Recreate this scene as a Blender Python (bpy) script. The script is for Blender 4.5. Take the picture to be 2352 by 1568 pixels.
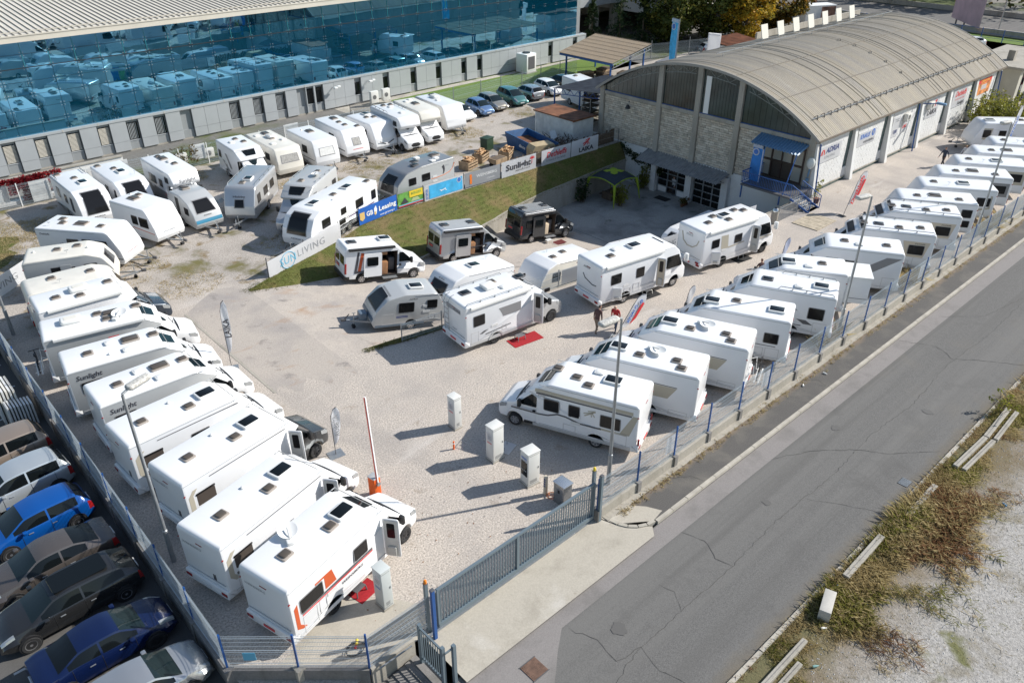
import bpy, bmesh, math, random
from math import sin, cos, pi, radians, atan2, hypot, sqrt, tan, atan
from mathutils import Vector, Matrix
random.seed(7)
scene = bpy.context.scene
for o in list(bpy.data.objects):
    bpy.data.objects.remove(o)
COL = scene.collection
R = radians
# ------------------------------------------------------------------ camera
# world axes: X runs along the road away to the right, Y away to the left, Z up; the yard gravel is z = 0
cam = bpy.data.cameras.new('camera')
cam.sensor_width = 36.0
cam.lens = 1813.0 / 2352.0 * 36.0
cam.clip_end = 2000
co = bpy.data.objects.new('camera', cam)
co.location = (0, 0, 22.8)
co.rotation_euler = (R(90 - 31.27), 0, R(47.4 - 90))
COL.objects.link(co)
scene.camera = co
# ------------------------------------------------------------------ light
SUN_EL, SHADOW_AZ = R(34.5), R(153)
world = bpy.data.worlds.new('World')
scene.world = world
world.use_nodes = True
wn = world.node_tree.nodes
wl = world.node_tree.links
for n in list(wn):
    wn.remove(n)
sky = wn.new('ShaderNodeTexSky')
sky.sky_type = 'NISHITA'
sky.sun_disc = False
sky.sun_elevation = SUN_EL
sky.sun_rotation = R(117)
sky.air_density = 1.2
sky.dust_density = 0.6
bg = wn.new('ShaderNodeBackground')
bg.inputs[1].default_value = 0.10
wo = wn.new('ShaderNodeOutputWorld')
wl.new(sky.outputs[0], bg.inputs[0])
wl.new(bg.outputs[0], wo.inputs[0])
sl = bpy.data.lights.new('sun', 'SUN')
sl.energy = 5.0
sl.angle = R(0.53)
sl.color = (1.0, 0.96, 0.895)
so = bpy.data.objects.new('sun', sl)
so.rotation_euler = Vector((cos(SHADOW_AZ) * cos(SUN_EL), sin(SHADOW_AZ) * cos(SUN_EL), -sin(SUN_EL))).to_track_quat('-Z', 'Y').to_euler()
COL.objects.link(so)
scene.render.engine = 'CYCLES'
scene.view_settings.view_transform = 'Standard'
scene.view_settings.look = 'None'
scene.view_settings.exposure = 0.42
scene.view_settings.gamma = 1.0
scene.view_settings.use_curve_mapping = False
scene.render.resolution_x = 1024
scene.render.resolution_y = 682
scene.cycles.max_bounces = 6
# ------------------------------------------------------------------ materials
MATS = {}
def nodes_of(m):
    m.use_nodes = True
    return m.node_tree.nodes, m.node_tree.links, m.node_tree.nodes['Principled BSDF']
def mat(name, col, rough=0.5, metal=0.0, var=0.0, scale=3.0, coat=0.0, bump=0.0, bscale=40.0, detail=4.0, spec=0.5, trans=0.0, alpha=1.0):
    if name in MATS:
        return MATS[name]
    m = bpy.data.materials.new(name)
    N, L, b = nodes_of(m)
    c = (col[0], col[1], col[2], 1)
    b.inputs['Base Color'].default_value = c
    b.inputs['Roughness'].default_value = rough
    b.inputs['Metallic'].default_value = metal
    b.inputs['Coat Weight'].default_value = coat
    b.inputs['Coat Roughness'].default_value = 0.05
    b.inputs['Specular IOR Level'].default_value = spec
    b.inputs['Alpha'].default_value = alpha
    if var > 0 or bump > 0:
        g = N.new('ShaderNodeNewGeometry')
    if var > 0:
        t = N.new('ShaderNodeTexNoise')
        t.inputs['Scale'].default_value = scale
        t.inputs['Detail'].default_value = detail
        L.new(g.outputs['Position'], t.inputs['Vector'])
        r = N.new('ShaderNodeValToRGB')
        r.color_ramp.elements[0].position = 0.3
        r.color_ramp.elements[1].position = 0.7
        r.color_ramp.elements[0].color = tuple(max(0, x * (1 - var)) for x in col) + (1,)
        r.color_ramp.elements[1].color = tuple(min(1, x * (1 + var)) for x in col) + (1,)
        L.new(t.outputs['Fac'], r.inputs['Fac'])
        L.new(r.outputs['Color'], b.inputs['Base Color'])
    if bump > 0:
        t2 = N.new('ShaderNodeTexNoise')
        t2.inputs['Scale'].default_value = bscale
        t2.inputs['Detail'].default_value = 3
        L.new(g.outputs['Position'], t2.inputs['Vector'])
        bu = N.new('ShaderNodeBump')
        bu.inputs['Strength'].default_value = bump
        bu.inputs['Distance'].default_value = 0.02
        L.new(t2.outputs['Fac'], bu.inputs['Height'])
        L.new(bu.outputs['Normal'], b.inputs['Normal'])
    MATS[name] = m
    return m
def multi(name, base, layers, rough=0.9, bump=0.3, bscale=25.0, fine=0.25, fscale=18.0, bands=()):
    """ground material: base colour, then layers (colour, noise scale, lo, hi, stretch) blended over it by noise"""
    m = bpy.data.materials.new(name)
    N, L, b = nodes_of(m)
    b.inputs['Roughness'].default_value = rough
    b.inputs['Specular IOR Level'].default_value = 0.25
    g = N.new('ShaderNodeNewGeometry')
    f = N.new('ShaderNodeTexNoise')
    f.inputs['Scale'].default_value = fscale
    f.inputs['Detail'].default_value = 4
    f.inputs['Roughness'].default_value = 0.8
    L.new(g.outputs['Position'], f.inputs['Vector'])
    r = N.new('ShaderNodeValToRGB')
    r.color_ramp.elements[0].position = 0.33
    r.color_ramp.elements[1].position = 0.67
    r.color_ramp.elements[0].color = tuple(x * (1 - fine) for x in base) + (1,)
    r.color_ramp.elements[1].color = tuple(min(1, x * (1 + fine)) for x in base) + (1,)
    L.new(f.outputs['Fac'], r.inputs['Fac'])
    cur = r.outputs['Color']
    for (col, sc, lo, hi, st) in layers:
        mp = N.new('ShaderNodeMapping')
        mp.inputs['Scale'].default_value = st
        L.new(g.outputs['Position'], mp.inputs['Vector'])
        t = N.new('ShaderNodeTexNoise')
        t.inputs['Scale'].default_value = sc
        t.inputs['Detail'].default_value = 7
        t.inputs['Roughness'].default_value = 0.62
        t.inputs['Distortion'].default_value = 0.3
        L.new(mp.outputs['Vector'], t.inputs['Vector'])
        rr = N.new('ShaderNodeMapRange')
        rr.inputs['From Min'].default_value = lo
        rr.inputs['From Max'].default_value = hi
        L.new(t.outputs['Fac'], rr.inputs['Value'])
        mx = N.new('ShaderNodeMix')
        mx.data_type = 'RGBA'
        L.new(rr.outputs['Result'], mx.inputs['Factor'])
        L.new(cur, mx.inputs['A'])
        # layer colour broken by the fine noise
        m2 = N.new('ShaderNodeMix')
        m2.data_type = 'RGBA'
        L.new(f.outputs['Fac'], m2.inputs['Factor'])
        m2.inputs['A'].default_value = tuple(x * 0.7 for x in col) + (1,)
        m2.inputs['B'].default_value = tuple(min(1, x * 1.3) for x in col) + (1,)
        L.new(m2.outputs['Result'], mx.inputs['B'])
        cur = mx.outputs['Result']
    for (col, y0, y1, amp, sc) in bands:   # soil that gathers along a kerb, its edge broken by noise
        sp = N.new('ShaderNodeSeparateXYZ'); L.new(g.outputs['Position'], sp.inputs[0])
        t = N.new('ShaderNodeTexNoise'); t.inputs['Scale'].default_value = sc; t.inputs['Detail'].default_value = 6; t.inputs['Roughness'].default_value = .65
        L.new(g.outputs['Position'], t.inputs['Vector'])
        ma = N.new('ShaderNodeMath'); ma.operation = 'MULTIPLY_ADD'; ma.inputs[1].default_value = amp
        L.new(t.outputs['Fac'], ma.inputs[0]); L.new(sp.outputs['Y'], ma.inputs[2])
        rr = N.new('ShaderNodeMapRange'); rr.inputs['From Min'].default_value = y0 + amp * .5; rr.inputs['From Max'].default_value = y1 + amp * .5
        L.new(ma.outputs[0], rr.inputs['Value'])
        m2 = N.new('ShaderNodeMix'); m2.data_type = 'RGBA'; L.new(f.outputs['Fac'], m2.inputs['Factor'])
        m2.inputs['A'].default_value = tuple(x * .55 for x in col) + (1,); m2.inputs['B'].default_value = tuple(min(1, x * 1.45) for x in col) + (1,)
        mx = N.new('ShaderNodeMix'); mx.data_type = 'RGBA'
        L.new(rr.outputs['Result'], mx.inputs['Factor']); L.new(cur, mx.inputs['A']); L.new(m2.outputs['Result'], mx.inputs['B'])
        cur = mx.outputs['Result']
    L.new(cur, b.inputs['Base Color'])
    if bump:
        t2 = N.new('ShaderNodeTexNoise')
        t2.inputs['Scale'].default_value = bscale
        t2.inputs['Detail'].default_value = 4
        L.new(g.outputs['Position'], t2.inputs['Vector'])
        bu = N.new('ShaderNodeBump')
        bu.inputs['Strength'].default_value = bump
        bu.inputs['Distance'].default_value = 0.03
        L.new(t2.outputs['Fac'], bu.inputs['Height'])
        L.new(bu.outputs['Normal'], b.inputs['Normal'])
    MATS[name] = m
    return m
ONE = (1, 1, 1)
GRAVEL = multi('gravel', (0.45, 0.40, 0.35), [((0.36, 0.325, 0.295), 0.35, 0.45, 0.75, ONE), ((0.30, 0.275, 0.255), 0.16, 0.56, 0.72, (1, .35, 1)), ((0.50, 0.46, 0.42), 0.5, 0.58, 0.72, (.3, 1.2, 1)), ((0.24, 0.21, 0.18), 0.45, 0.66, 0.74, ONE), ((0.30, 0.25, 0.2), 0.9, 0.62, 0.75, ONE)], fine=0.5, fscale=13, bump=0.6, bscale=14)
LOTGRAVEL = multi('lot_gravel', (0.40, 0.36, 0.32), [((0.27, 0.245, 0.215), 0.3, 0.45, 0.65, ONE), ((0.15, 0.135, 0.055), 0.3, 0.55, 0.66, ONE), ((0.20, 0.15, 0.08), 0.7, 0.57, 0.68, ONE)], fine=0.5, fscale=11, bump=0.6, bscale=14)
RAMP = multi('ramp_asphalt', (0.415, 0.37, 0.325), [((0.30, 0.275, 0.26), 0.25, 0.45, 0.7, ONE), ((0.33, 0.215, 0.135), 0.3, 0.58, 0.76, (1, 1.6, 1)), ((0.22, 0.20, 0.185), 0.8, 0.60, 0.72, ONE)], fine=0.2, fscale=12, bump=0.25, bscale=20)
ROADM = multi('road_asphalt', (0.136, 0.132, 0.126), [((0.155, 0.15, 0.142), 0.5, 0.45, 0.62, (0.03, 1.3, 1)), ((0.12, 0.116, 0.11), 0.7, 0.5, 0.66, (0.02, 1.6, 1)), ((0.112, 0.108, 0.103), 0.5, 0.56, 0.78, ONE), ((0.165, 0.152, 0.133), 0.09, 0.55, 0.7, ONE)], fine=0.3, fscale=22, bump=0.2, bscale=30, bands=[((.16, .14, .11), 7.75, 7.15, .9, 1.1)])
STRIPM = multi('patched_asphalt', (0.235, 0.218, 0.208), [((0.17, 0.16, 0.15), 0.6, 0.5, 0.75, ONE)], fine=0.14, fscale=22, bump=0.15)
WALKM = multi('walk_asphalt', (0.105, 0.099, 0.093), [((0.16, 0.148, 0.13), 0.5, 0.48, 0.7, ONE), ((0.09, 0.088, 0.084), 1.2, 0.58, 0.75, ONE)], fine=0.22, fscale=20, bump=0.3, bands=[((.22, .17, .12), 14.35, 14.8, .9, 1.3)])
LOTM = multi('lot_asphalt', (0.115, 0.11, 0.105), [((0.085, 0.083, 0.08), 0.3, 0.45, 0.7, ONE)], fine=0.15, fscale=22, bump=0.2)  # base colour lowered to carry some of the motorhomes' shade on the lot
APRON = multi('apron_concrete', (0.42, 0.385, 0.325), [((0.33, 0.30, 0.25), 0.6, 0.5, 0.72, ONE), ((0.50, 0.47, 0.42), 0.5, 0.58, 0.75, ONE), ((0.22, 0.19, 0.14), 2.0, 0.66, 0.8, ONE)], fine=0.1, fscale=14, bump=0.15)
COURTM = multi('court_concrete', (0.36, 0.34, 0.31), [((0.22, 0.21, 0.195), 0.35, 0.45, 0.65, ONE), ((0.10, 0.1, 0.07), 0.7, 0.62, 0.74, ONE)], fine=0.2, fscale=10, bump=0.3)
CONC = multi('weathered_concrete', (0.36, 0.335, 0.29), [((0.26, 0.24, 0.20), 0.8, 0.48, 0.7, (1, 1, 0.3)), ((0.17, 0.155, 0.13), 2.5, 0.6, 0.78, (1, 1, 0.3))], fine=0.12, fscale=9, bump=0.2)
DARKCONC = multi('dark_concrete', (0.21, 0.20, 0.19), [((0.12, 0.115, 0.10), 0.8, 0.48, 0.7, (1, 1, 0.3))], fine=0.15, fscale=9, bump=0.2)
VERGE = multi('verge_soil', (0.33, 0.315, 0.295), [((0.165, 0.14, 0.09), 0.30, 0.54, 0.68, ONE), ((0.14, 0.14, 0.06), 0.55, 0.60, 0.70, ONE), ((0.25, 0.22, 0.17), 1.6, 0.58, 0.72, ONE)], fine=0.42, fscale=12, bump=0.7, bscale=16, bands=[((.17, .13, .08), 3.6, 5.6, 3.2, .5), ((.13, .12, .06), 5.2, 6.6, 2.6, .9)])
BANK = multi('bank_grass', (0.095, 0.105, 0.026), [((0.165, 0.125, 0.055), 0.35, 0.45, 0.62, ONE), ((0.085, 0.105, 0.022), 0.8, 0.5, 0.7, ONE), ((0.30, 0.25, 0.16), 1.8, 0.66, 0.8, ONE)], fine=0.4, fscale=6, bump=0.8, bscale=10)
LAWN = multi('lawn', (0.115, 0.18, 0.036), [((0.145, 0.20, 0.045), 0.3, 0.45, 0.7, ONE), ((0.085, 0.15, 0.025), 1.5, 0.5, 0.75, ONE)], fine=0.3, fscale=6, bump=0.6)
FARG = multi('far_ground', (0.16, 0.155, 0.145), [((0.08, 0.10, 0.03), 0.05, 0.5, 0.58, ONE), ((0.24, 0.22, 0.2), 0.08, 0.55, 0.7, ONE)], fine=0.2, fscale=4, bump=0.1)
ROOFM = multi('corrugated_cement', (0.38, 0.335, 0.265), [((0.31, 0.285, 0.25), 0.35, 0.40, 0.66, (3.0, 0.25, 0.25)), ((0.24, 0.22, 0.19), 1.2, 0.55, 0.75, (5.0, 0.12, 0.12)), ((0.46, 0.43, 0.38), 0.5, 0.58, 0.78, (2.0, 0.4, 0.4))], fine=0.12, fscale=8, bump=0.1)
OLDROOF = multi('old_fibre_cement', (0.22, 0.175, 0.125), [((0.20, 0.165, 0.125), 0.5, 0.45, 0.68, (1, 3, 1)), ((0.12, 0.10, 0.08), 1.5, 0.6, 0.75, ONE)], fine=0.2, fscale=6, bump=0.3)
STONE = multi('lime_stone_block', (0.53, 0.475, 0.395), [((0.42, 0.37, 0.30), 1.3, 0.45, 0.65, ONE), ((0.25, 0.20, 0.15), 2.5, 0.62, 0.75, ONE)], fine=0.15, fscale=8, bump=0.4)
WBLOCK = multi('white_painted_block', (0.67, 0.67, 0.655), [((0.58, 0.57, 0.545), 0.7, 0.5, 0.72, (1, 1, 0.4)), ((0.5, 0.47, 0.42), 2.0, 0.68, 0.82, (1, 1, 0.3))], fine=0.04, fscale=8, bump=0.2)
W = mat('white_gelcoat', (0.76, 0.765, 0.77), 0.28, coat=0.3, var=0.02, scale=1.2)
WOFF = mat('cream_gelcoat', (0.70, 0.67, 0.60), 0.38, coat=0.2, var=0.05, scale=1.5)
WPL = mat('white_plastic', (0.74, 0.74, 0.72), 0.45)
SIDEW = mat('white_side_panel', (0.73, 0.735, 0.745), 0.3, coat=0.25, var=0.015, scale=1.0)
SILV = mat('silver_paint', (0.50, 0.51, 0.52), 0.30, 0.55, coat=0.5)
LGREY = mat('light_grey_paint', (0.47, 0.48, 0.48), 0.34, 0.2, coat=0.3)
GREYP = mat('grey_metallic_paint', (0.30, 0.305, 0.31), 0.32, 0.5, coat=0.6)
ANTH = mat('anthracite_paint', (0.035, 0.038, 0.042), 0.25, 0.3, coat=0.8)
NIGHT = mat('blue_black_paint', (0.03, 0.042, 0.06), 0.25, 0.3, coat=0.8)
DGREY = mat('dark_grey_trim', (0.10, 0.10, 0.105), 0.5)
MGREY = mat('mid_grey_graphic', (0.23, 0.23, 0.235), 0.45)
TAUPE = mat('taupe_graphic', (0.42, 0.385, 0.31), 0.45)
BEIGE = mat('beige_graphic', (0.55, 0.48, 0.38), 0.45)
BLK = mat('black_plastic', (0.018, 0.018, 0.019), 0.55)
TYRE = mat('tyre_rubber', (0.022, 0.022, 0.023), 0.85)
RIM = mat('alloy_rim', (0.55, 0.55, 0.56), 0.3, 0.85)
RIMD = mat('dark_rim', (0.07, 0.07, 0.075), 0.35, 0.6)
GLASS = mat('dark_glass', (0.006, 0.008, 0.009), 0.05, spec=0.35)
WSCR = mat('windscreen_glass', (0.010, 0.018, 0.019), 0.05, spec=0.45)
ACRY = mat('tinted_acrylic', (0.012, 0.012, 0.013), 0.08, spec=0.3)
DOME = mat('smoked_dome', (0.085, 0.072, 0.06), 0.15, spec=0.4)
DOMEF = mat('dome_rim', (0.34, 0.30, 0.265), 0.3)
REDL = mat('red_lens', (0.27, 0.010, 0.012), 0.15, coat=0.6)
ORNG = mat('orange_lens', (0.75, 0.22, 0.02), 0.2)
LAMP = mat('headlamp_glass', (0.42, 0.44, 0.45), 0.08, 0.4, coat=0.8)
PLATE = mat('number_plate', (0.62, 0.08, 0.08), 0.5)
PLATEW = mat('white_plate', (0.7, 0.7, 0.7), 0.5)
INTER = mat('dark_interior', (0.055, 0.042, 0.034), 0.8)
WOOD = mat('cabinet_wood', (0.32, 0.16, 0.075), 0.5, var=0.15, scale=6)
CURT = mat('window_curtain', (0.34, 0.33, 0.31), 0.8, var=0.3, scale=9)
SCRIM = mat('windscreen_cover', (0.66, 0.66, 0.64), 0.5, var=0.1, scale=5)
STEEL = mat('galvanised_steel', (0.34, 0.36, 0.375), 0.42, 0.6, var=0.12, scale=4)
GATEM = mat('gate_grey_blue', (0.16, 0.205, 0.235), 0.5, 0.3)
WIRE = mat('fence_wire', (0.44, 0.50, 0.54), 0.45, 0.4)
BLUEP = mat('blue_post_paint', (0.012, 0.075, 0.26), 0.45)
BLUEL = mat('light_blue_paint', (0.12, 0.23, 0.36), 0.5, var=0.15, scale=5)
RED = mat('red_print', (0.62, 0.03, 0.035), 0.6)
REDC = mat('red_carpet', (0.33, 0.012, 0.018), 0.95, var=0.15, scale=12)
DMAT = mat('dark_mat', (0.022, 0.022, 0.022), 0.95)
NAVYT = mat('navy_print', (0.02, 0.04, 0.16), 0.6)
BLUET = mat('blue_print', (0.05, 0.16, 0.50), 0.6)
def fabric(name, col, tr=.55):
    m = bpy.data.materials.new(name)
    N, L, b = nodes_of(m)
    b.inputs['Base Color'].default_value = col + (1,); b.inputs['Roughness'].default_value = .75; b.inputs['Specular IOR Level'].default_value = .2
    t = N.new('ShaderNodeBsdfTranslucent'); t.inputs[0].default_value = col + (1,)
    mx = N.new('ShaderNodeMixShader'); mx.inputs[0].default_value = tr
    L.new(b.outputs[0], mx.inputs[1]); L.new(t.outputs[0], mx.inputs[2])
    L.new(mx.outputs[0], [n for n in N if n.type == 'OUTPUT_MATERIAL'][0].inputs[0])
    return m
GBBLUE = mat('banner_blue', (0.012, 0.105, 0.42), 0.6)
SKYB = mat('banner_sky_blue', (0.06, 0.42, 0.74), 0.6, var=0.2, scale=2)
DEEPB = mat('flag_blue', (0.02, 0.17, 0.50), 0.6, var=0.25, scale=1.2)
CYAN = mat('cyan_print', (0.13, 0.42, 0.60), 0.6)
YEL = mat('yellow_print', (0.75, 0.55, 0.04), 0.6)
GREENP = mat('green_print', (0.12, 0.30, 0.06), 0.6, var=0.5, scale=2.5)
ORNP = mat('orange_print', (0.80, 0.20, 0.03), 0.5)
RUSTP = mat('rust_orange_graphic', (0.52, 0.095, 0.03), 0.45)
BANW = fabric('banner_white', (0.82, 0.82, 0.83))
BANG = fabric('banner_grey', (0.52, 0.53, 0.55))
TEXTD = mat('charcoal_print', (0.05, 0.05, 0.06), 0.6)
TEXTG = mat('grey_print', (0.30, 0.31, 0.33), 0.6)
TEXTW = mat('white_print', (0.80, 0.80, 0.80), 0.6)
PURP = mat('purple_stripe', (0.075, 0.03, 0.11), 0.5)
ADBLUE = mat('petrol_blue_paint', (0.035, 0.20, 0.32), 0.35, coat=0.3)
STEELB = mat('slate_blue_plastic', (0.115, 0.155, 0.20), 0.4, coat=0.2)
ORB = mat('barrier_orange', (0.80, 0.13, 0.015), 0.45)
PANELG = mat('facade_panel_grey', (0.44, 0.46, 0.47), 0.45, 0.25, var=0.04, scale=0.8)
PANELD = mat('facade_panel_dark', (0.30, 0.315, 0.32), 0.5, 0.2)
CREAMR = mat('roof_sheet_cream', (0.62, 0.58, 0.50), 0.5, var=0.06, scale=0.5)
RIBM = mat('roof_rib', (0.50, 0.465, 0.40), 0.5)
RUST = mat('rust', (0.16, 0.065, 0.03), 0.85, var=0.5, scale=1.5)
SHEDW = mat('corrugated_white', (0.62, 0.63, 0.62), 0.5, var=0.12, scale=2)
TIMB = mat('old_timber', (0.33, 0.235, 0.145), 0.85, var=0.3, scale=3)
DTIMB = mat('dark_timber', (0.115, 0.085, 0.06), 0.9, var=0.3, scale=3)
LOG = mat('fresh_firewood', (0.50, 0.31, 0.16), 0.85, var=0.35, scale=5)
LIME = mat('lime_fabric', (0.27, 0.36, 0.02), 0.7)
SLATE = mat('slate_fabric', (0.022, 0.032, 0.045), 0.8)
GGREEN = mat('bin_green', (0.02, 0.045, 0.022), 0.5)
MANH = mat('cast_iron_rust', (0.13, 0.075, 0.052), 0.8, var=0.3, scale=7)
CRACK = mat('crack_fill', (0.07, 0.067, 0.063), 0.95)
KERBM = mat('kerb_stone', (0.40, 0.37, 0.315), 0.85, var=0.15, scale=2)
SKIN = mat('skin', (0.52, 0.30, 0.21), 0.55)
SPOT = mat('steel_fitting', (0.7, 0.72, 0.72), 0.2, 0.8)
def facade_glass():
    m = bpy.data.materials.new('blue_curtain_glass')
    N, L, b = nodes_of(m)
    N.remove(b)
    out = [n for n in N if n.type == 'OUTPUT_MATERIAL'][0]
    gl = N.new('ShaderNodeBsdfGlossy')
    gl.inputs['Color'].default_value = (0.30, 0.66, 0.88, 1)
    gl.inputs['Roughness'].default_value = 0.015
    df = N.new('ShaderNodeBsdfDiffuse')
    df.inputs['Color'].default_value = (0.002, 0.062, 0.115, 1)
    mx = N.new('ShaderNodeMixShader')
    mx.inputs[0].default_value = 0.58
    L.new(gl.outputs[0], mx.inputs[2])
    L.new(df.outputs[0], mx.inputs[1])
    L.new(mx.outputs[0], out.inputs[0])
    g = N.new('ShaderNodeNewGeometry')
    t = N.new('ShaderNodeTexNoise')
    t.inputs['Scale'].default_value = 0.9
    t.inputs['Detail'].default_value = 1
    L.new(g.outputs['Position'], t.inputs['Vector'])
    bu = N.new('ShaderNodeBump')
    bu.inputs['Strength'].default_value = 0.03
    bu.inputs['Distance'].default_value = 0.06
    L.new(t.outputs['Fac'], bu.inputs['Height'])
    L.new(bu.outputs['Normal'], gl.inputs['Normal'])
    return m
FGLASS = facade_glass()
# ------------------------------------------------------------------ object helpers
def tag(o, label=None, cat=None, group=None, kind=None):
    if label: o['label'] = label
    if cat: o['category'] = cat
    if group: o['group'] = group
    if kind: o['kind'] = kind
    return o
def empty(name, loc=(0, 0, 0), rz=0, label=None, cat=None, group=None, pitch=0):
    o = bpy.data.objects.new(name, None)
    o.empty_display_size = 0.2
    o.location = loc
    o.rotation_euler = (0, pitch, rz)
    COL.objects.link(o)
    return tag(o, label, cat, group)
def link(name, me, parent=None, loc=None, rz=0, scale=None, m=None):
    o = bpy.data.objects.new(name, me)
    COL.objects.link(o)
    if parent: o.parent = parent
    if loc: o.location = loc
    if rz: o.rotation_euler = (0, 0, rz)
    if scale: o.scale = scale
    if m is not None:
        o.material_slots[0].link = 'OBJECT'
        o.material_slots[0].material = m
    return o
def mesh(name, V, F, m, smooth=None):
    me = bpy.data.meshes.new(name)
    me.from_pydata([tuple(v) for v in V], [], F)
    ms = m if isinstance(m, (list, tuple)) else [m]
    for x in ms:
        me.materials.append(x)
    me.update()
    if smooth:
        me.shade_smooth()
        me.set_sharp_from_angle(angle=R(smooth))
    return me
def mk(name, V, F, m, parent=None, smooth=None, loc=None, rz=0):
    return link(name, mesh(name, V, F, m, smooth), parent, loc, rz)
def struct(o):
    o['kind'] = 'structure'
    return o
def stuff(o):
    o['kind'] = 'stuff'
    return o
BOXF = [(0, 3, 2, 1), (4, 5, 6, 7), (0, 1, 5, 4), (1, 2, 6, 5), (2, 3, 7, 6), (3, 0, 4, 7)]
def boxv(x0, x1, y0, y1, z0, z1):
    return [(x0, y0, z0), (x1, y0, z0), (x1, y1, z0), (x0, y1, z0), (x0, y0, z1), (x1, y0, z1), (x1, y1, z1), (x0, y1, z1)]
class MB:
    def __init__(s):
        s.V = []; s.F = []
    def add(s, V, F):
        n = len(s.V)
        s.V += list(V)
        s.F += [tuple(i + n for i in f) for f in F]
        return s
    def box(s, x0, x1, y0, y1, z0, z1):
        return s.add(boxv(x0, x1, y0, y1, z0, z1), BOXF)
    def bar(s, p, q, w, h=None, up=(0, 0, 1)):
        p = Vector(p); q = Vector(q); d = (q - p).normalized()
        u = Vector(up)
        if abs(d.dot(u)) > 0.98: u = Vector((1, 0, 0))
        a = d.cross(u).normalized() * w / 2
        b = a.cross(d).normalized() * (h or w) / 2
        return s.add([p - a - b, p + a - b, p + a + b, p - a + b, q - a - b, q + a - b, q + a + b, q - a + b], BOXF)
    def tube(s, pts, rad, n=8, cap=True):
        pts = [Vector(p) for p in pts]
        rs = rad if isinstance(rad, (list, tuple)) else [rad] * len(pts)
        V = []; F = []
        for i, p in enumerate(pts):
            d = (pts[min(i + 1, len(pts) - 1)] - pts[max(i - 1, 0)]).normalized()
            u = Vector((0, 0, 1)) if abs(d.z) < 0.95 else Vector((1, 0, 0))
            a = d.cross(u).normalized(); b = a.cross(d)
            for k in range(n):
                t = 2 * pi * k / n
                V.append(p + (a * cos(t) + b * sin(t)) * rs[i])
        for i in range(len(pts) - 1):
            for k in range(n):
                F.append((i * n + k, i * n + (k + 1) % n, (i + 1) * n + (k + 1) % n, (i + 1) * n + k))
        if cap:
            F.append(tuple(range(n - 1, -1, -1)))
            F.append(tuple(range((len(pts) - 1) * n, len(pts) * n)))
        return s.add(V, F)
    def mk(s, name, m, parent=None, smooth=None, loc=None, rz=0):
        return mk(name, s.V, s.F, m, parent, smooth, loc, rz)
def box(name, x0, x1, y0, y1, z0, z1, m, parent=None):
    return mk(name, boxv(x0, x1, y0, y1, z0, z1), BOXF, m, parent)
UNIT = {}
def ubox(name, x0, x1, y0, y1, z0, z1, m, parent=None):
    """box that shares one unit mesh per material"""
    if m.name not in UNIT:
        UNIT[m.name] = mesh('unit_block', boxv(-.5, .5, -.5, .5, -.5, .5), BOXF, m)
    return link(name, UNIT[m.name], parent, ((x0 + x1) / 2, (y0 + y1) / 2, (z0 + z1) / 2), 0, (x1 - x0, y1 - y0, z1 - z0))
def fillet(pts, n=4):
    """closed polygon [(a, b, r)] -> points with rounded corners"""
    out = []
    N = len(pts)
    for i in range(N):
        p = pts[i]
        r = p[2] if len(p) > 2 else 0
        P = Vector((p[0], p[1]))
        if r <= 0.001:
            out.append((P.x, P.y)); continue
        A = Vector(pts[i - 1][:2]) - P; B = Vector(pts[(i + 1) % N][:2]) - P
        la, lb = A.length, B.length
        if la < 1e-6 or lb < 1e-6: continue
        A /= la; B /= lb
        ang = math.acos(max(-1, min(1, A.dot(B))))
        t = min(r / max(tan(ang / 2), 1e-4), la * 0.48, lb * 0.48)
        p0 = P + A * t; p1 = P + B * t
        for k in range(n + 1):
            s = k / n
            q = p0 * (1 - s) ** 2 + P * 2 * s * (1 - s) + p1 * s * s
            out.append((q.x, q.y))
    return out
def inset(poly, d):
    out = []
    N = len(poly)
    for i in range(N):
        a = Vector(poly[i - 1]); b = Vector(poly[i]); c = Vector(poly[(i + 1) % N])
        e1 = (b - a); e2 = (c - b)
        if e1.length < 1e-7: e1 = e2
        if e2.length < 1e-7: e2 = e1
        e1.normalize(); e2.normalize()
        n1 = Vector((-e1.y, e1.x)); n2 = Vector((-e2.y, e2.x))
        n = n1 + n2
        if n.length < 1e-5: n = n1
        n.normalize()
        k = max(0.5, n.dot(n1))
        q = b + n * (d / k)
        out.append((q.x, q.y))
    return out
def rprism(poly, c0, c1, r=0.0, n=3, axis='y', deform=None):
    """extrude a CCW polygon from c0 to c1 with rounded rims; axis y: (a,b) = (x,z); axis z: (a,b) = (x,y)"""
    secs = []
    if r > 0:
        for k in range(n + 1):
            t = pi / 2 * k / n
            secs.append((c0 + r - r * cos(pi / 2 - t), r * (1 - sin(t))))
        # c0 side: starts fully inset at c0
        secs = [(c0 + r * (1 - sin(pi / 2 * k / n)), r * (1 - cos(pi / 2 * k / n))) for k in range(n, -1, -1)]
        secs += [(c1 - r * (1 - sin(pi / 2 * k / n)), r * (1 - cos(pi / 2 * k / n))) for k in range(0, n + 1)]
    else:
        secs = [(c0, 0), (c1, 0)]
    V = []; F = []
    N = len(poly)
    for c, ins in secs:
        pp = inset(poly, ins) if ins > 1e-6 else poly
        for a, b in pp:
            V.append((a, c, b) if axis == 'y' else (a, b, c))
    flip = axis == 'y'
    for i in range(len(secs) - 1):
        for k in range(N):
            q = (i * N + k, i * N + (k + 1) % N, (i + 1) * N + (k + 1) % N, (i + 1) * N + k)
            F.append(q[::-1] if flip else q)
    a = tuple(range(N)); b = tuple(range((len(secs) - 1) * N, len(secs) * N))
    F.append(a if flip else a[::-1])
    F.append(b[::-1] if flip else b)
    if deform: V = [deform(*v) for v in V]
    return V, F
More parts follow.
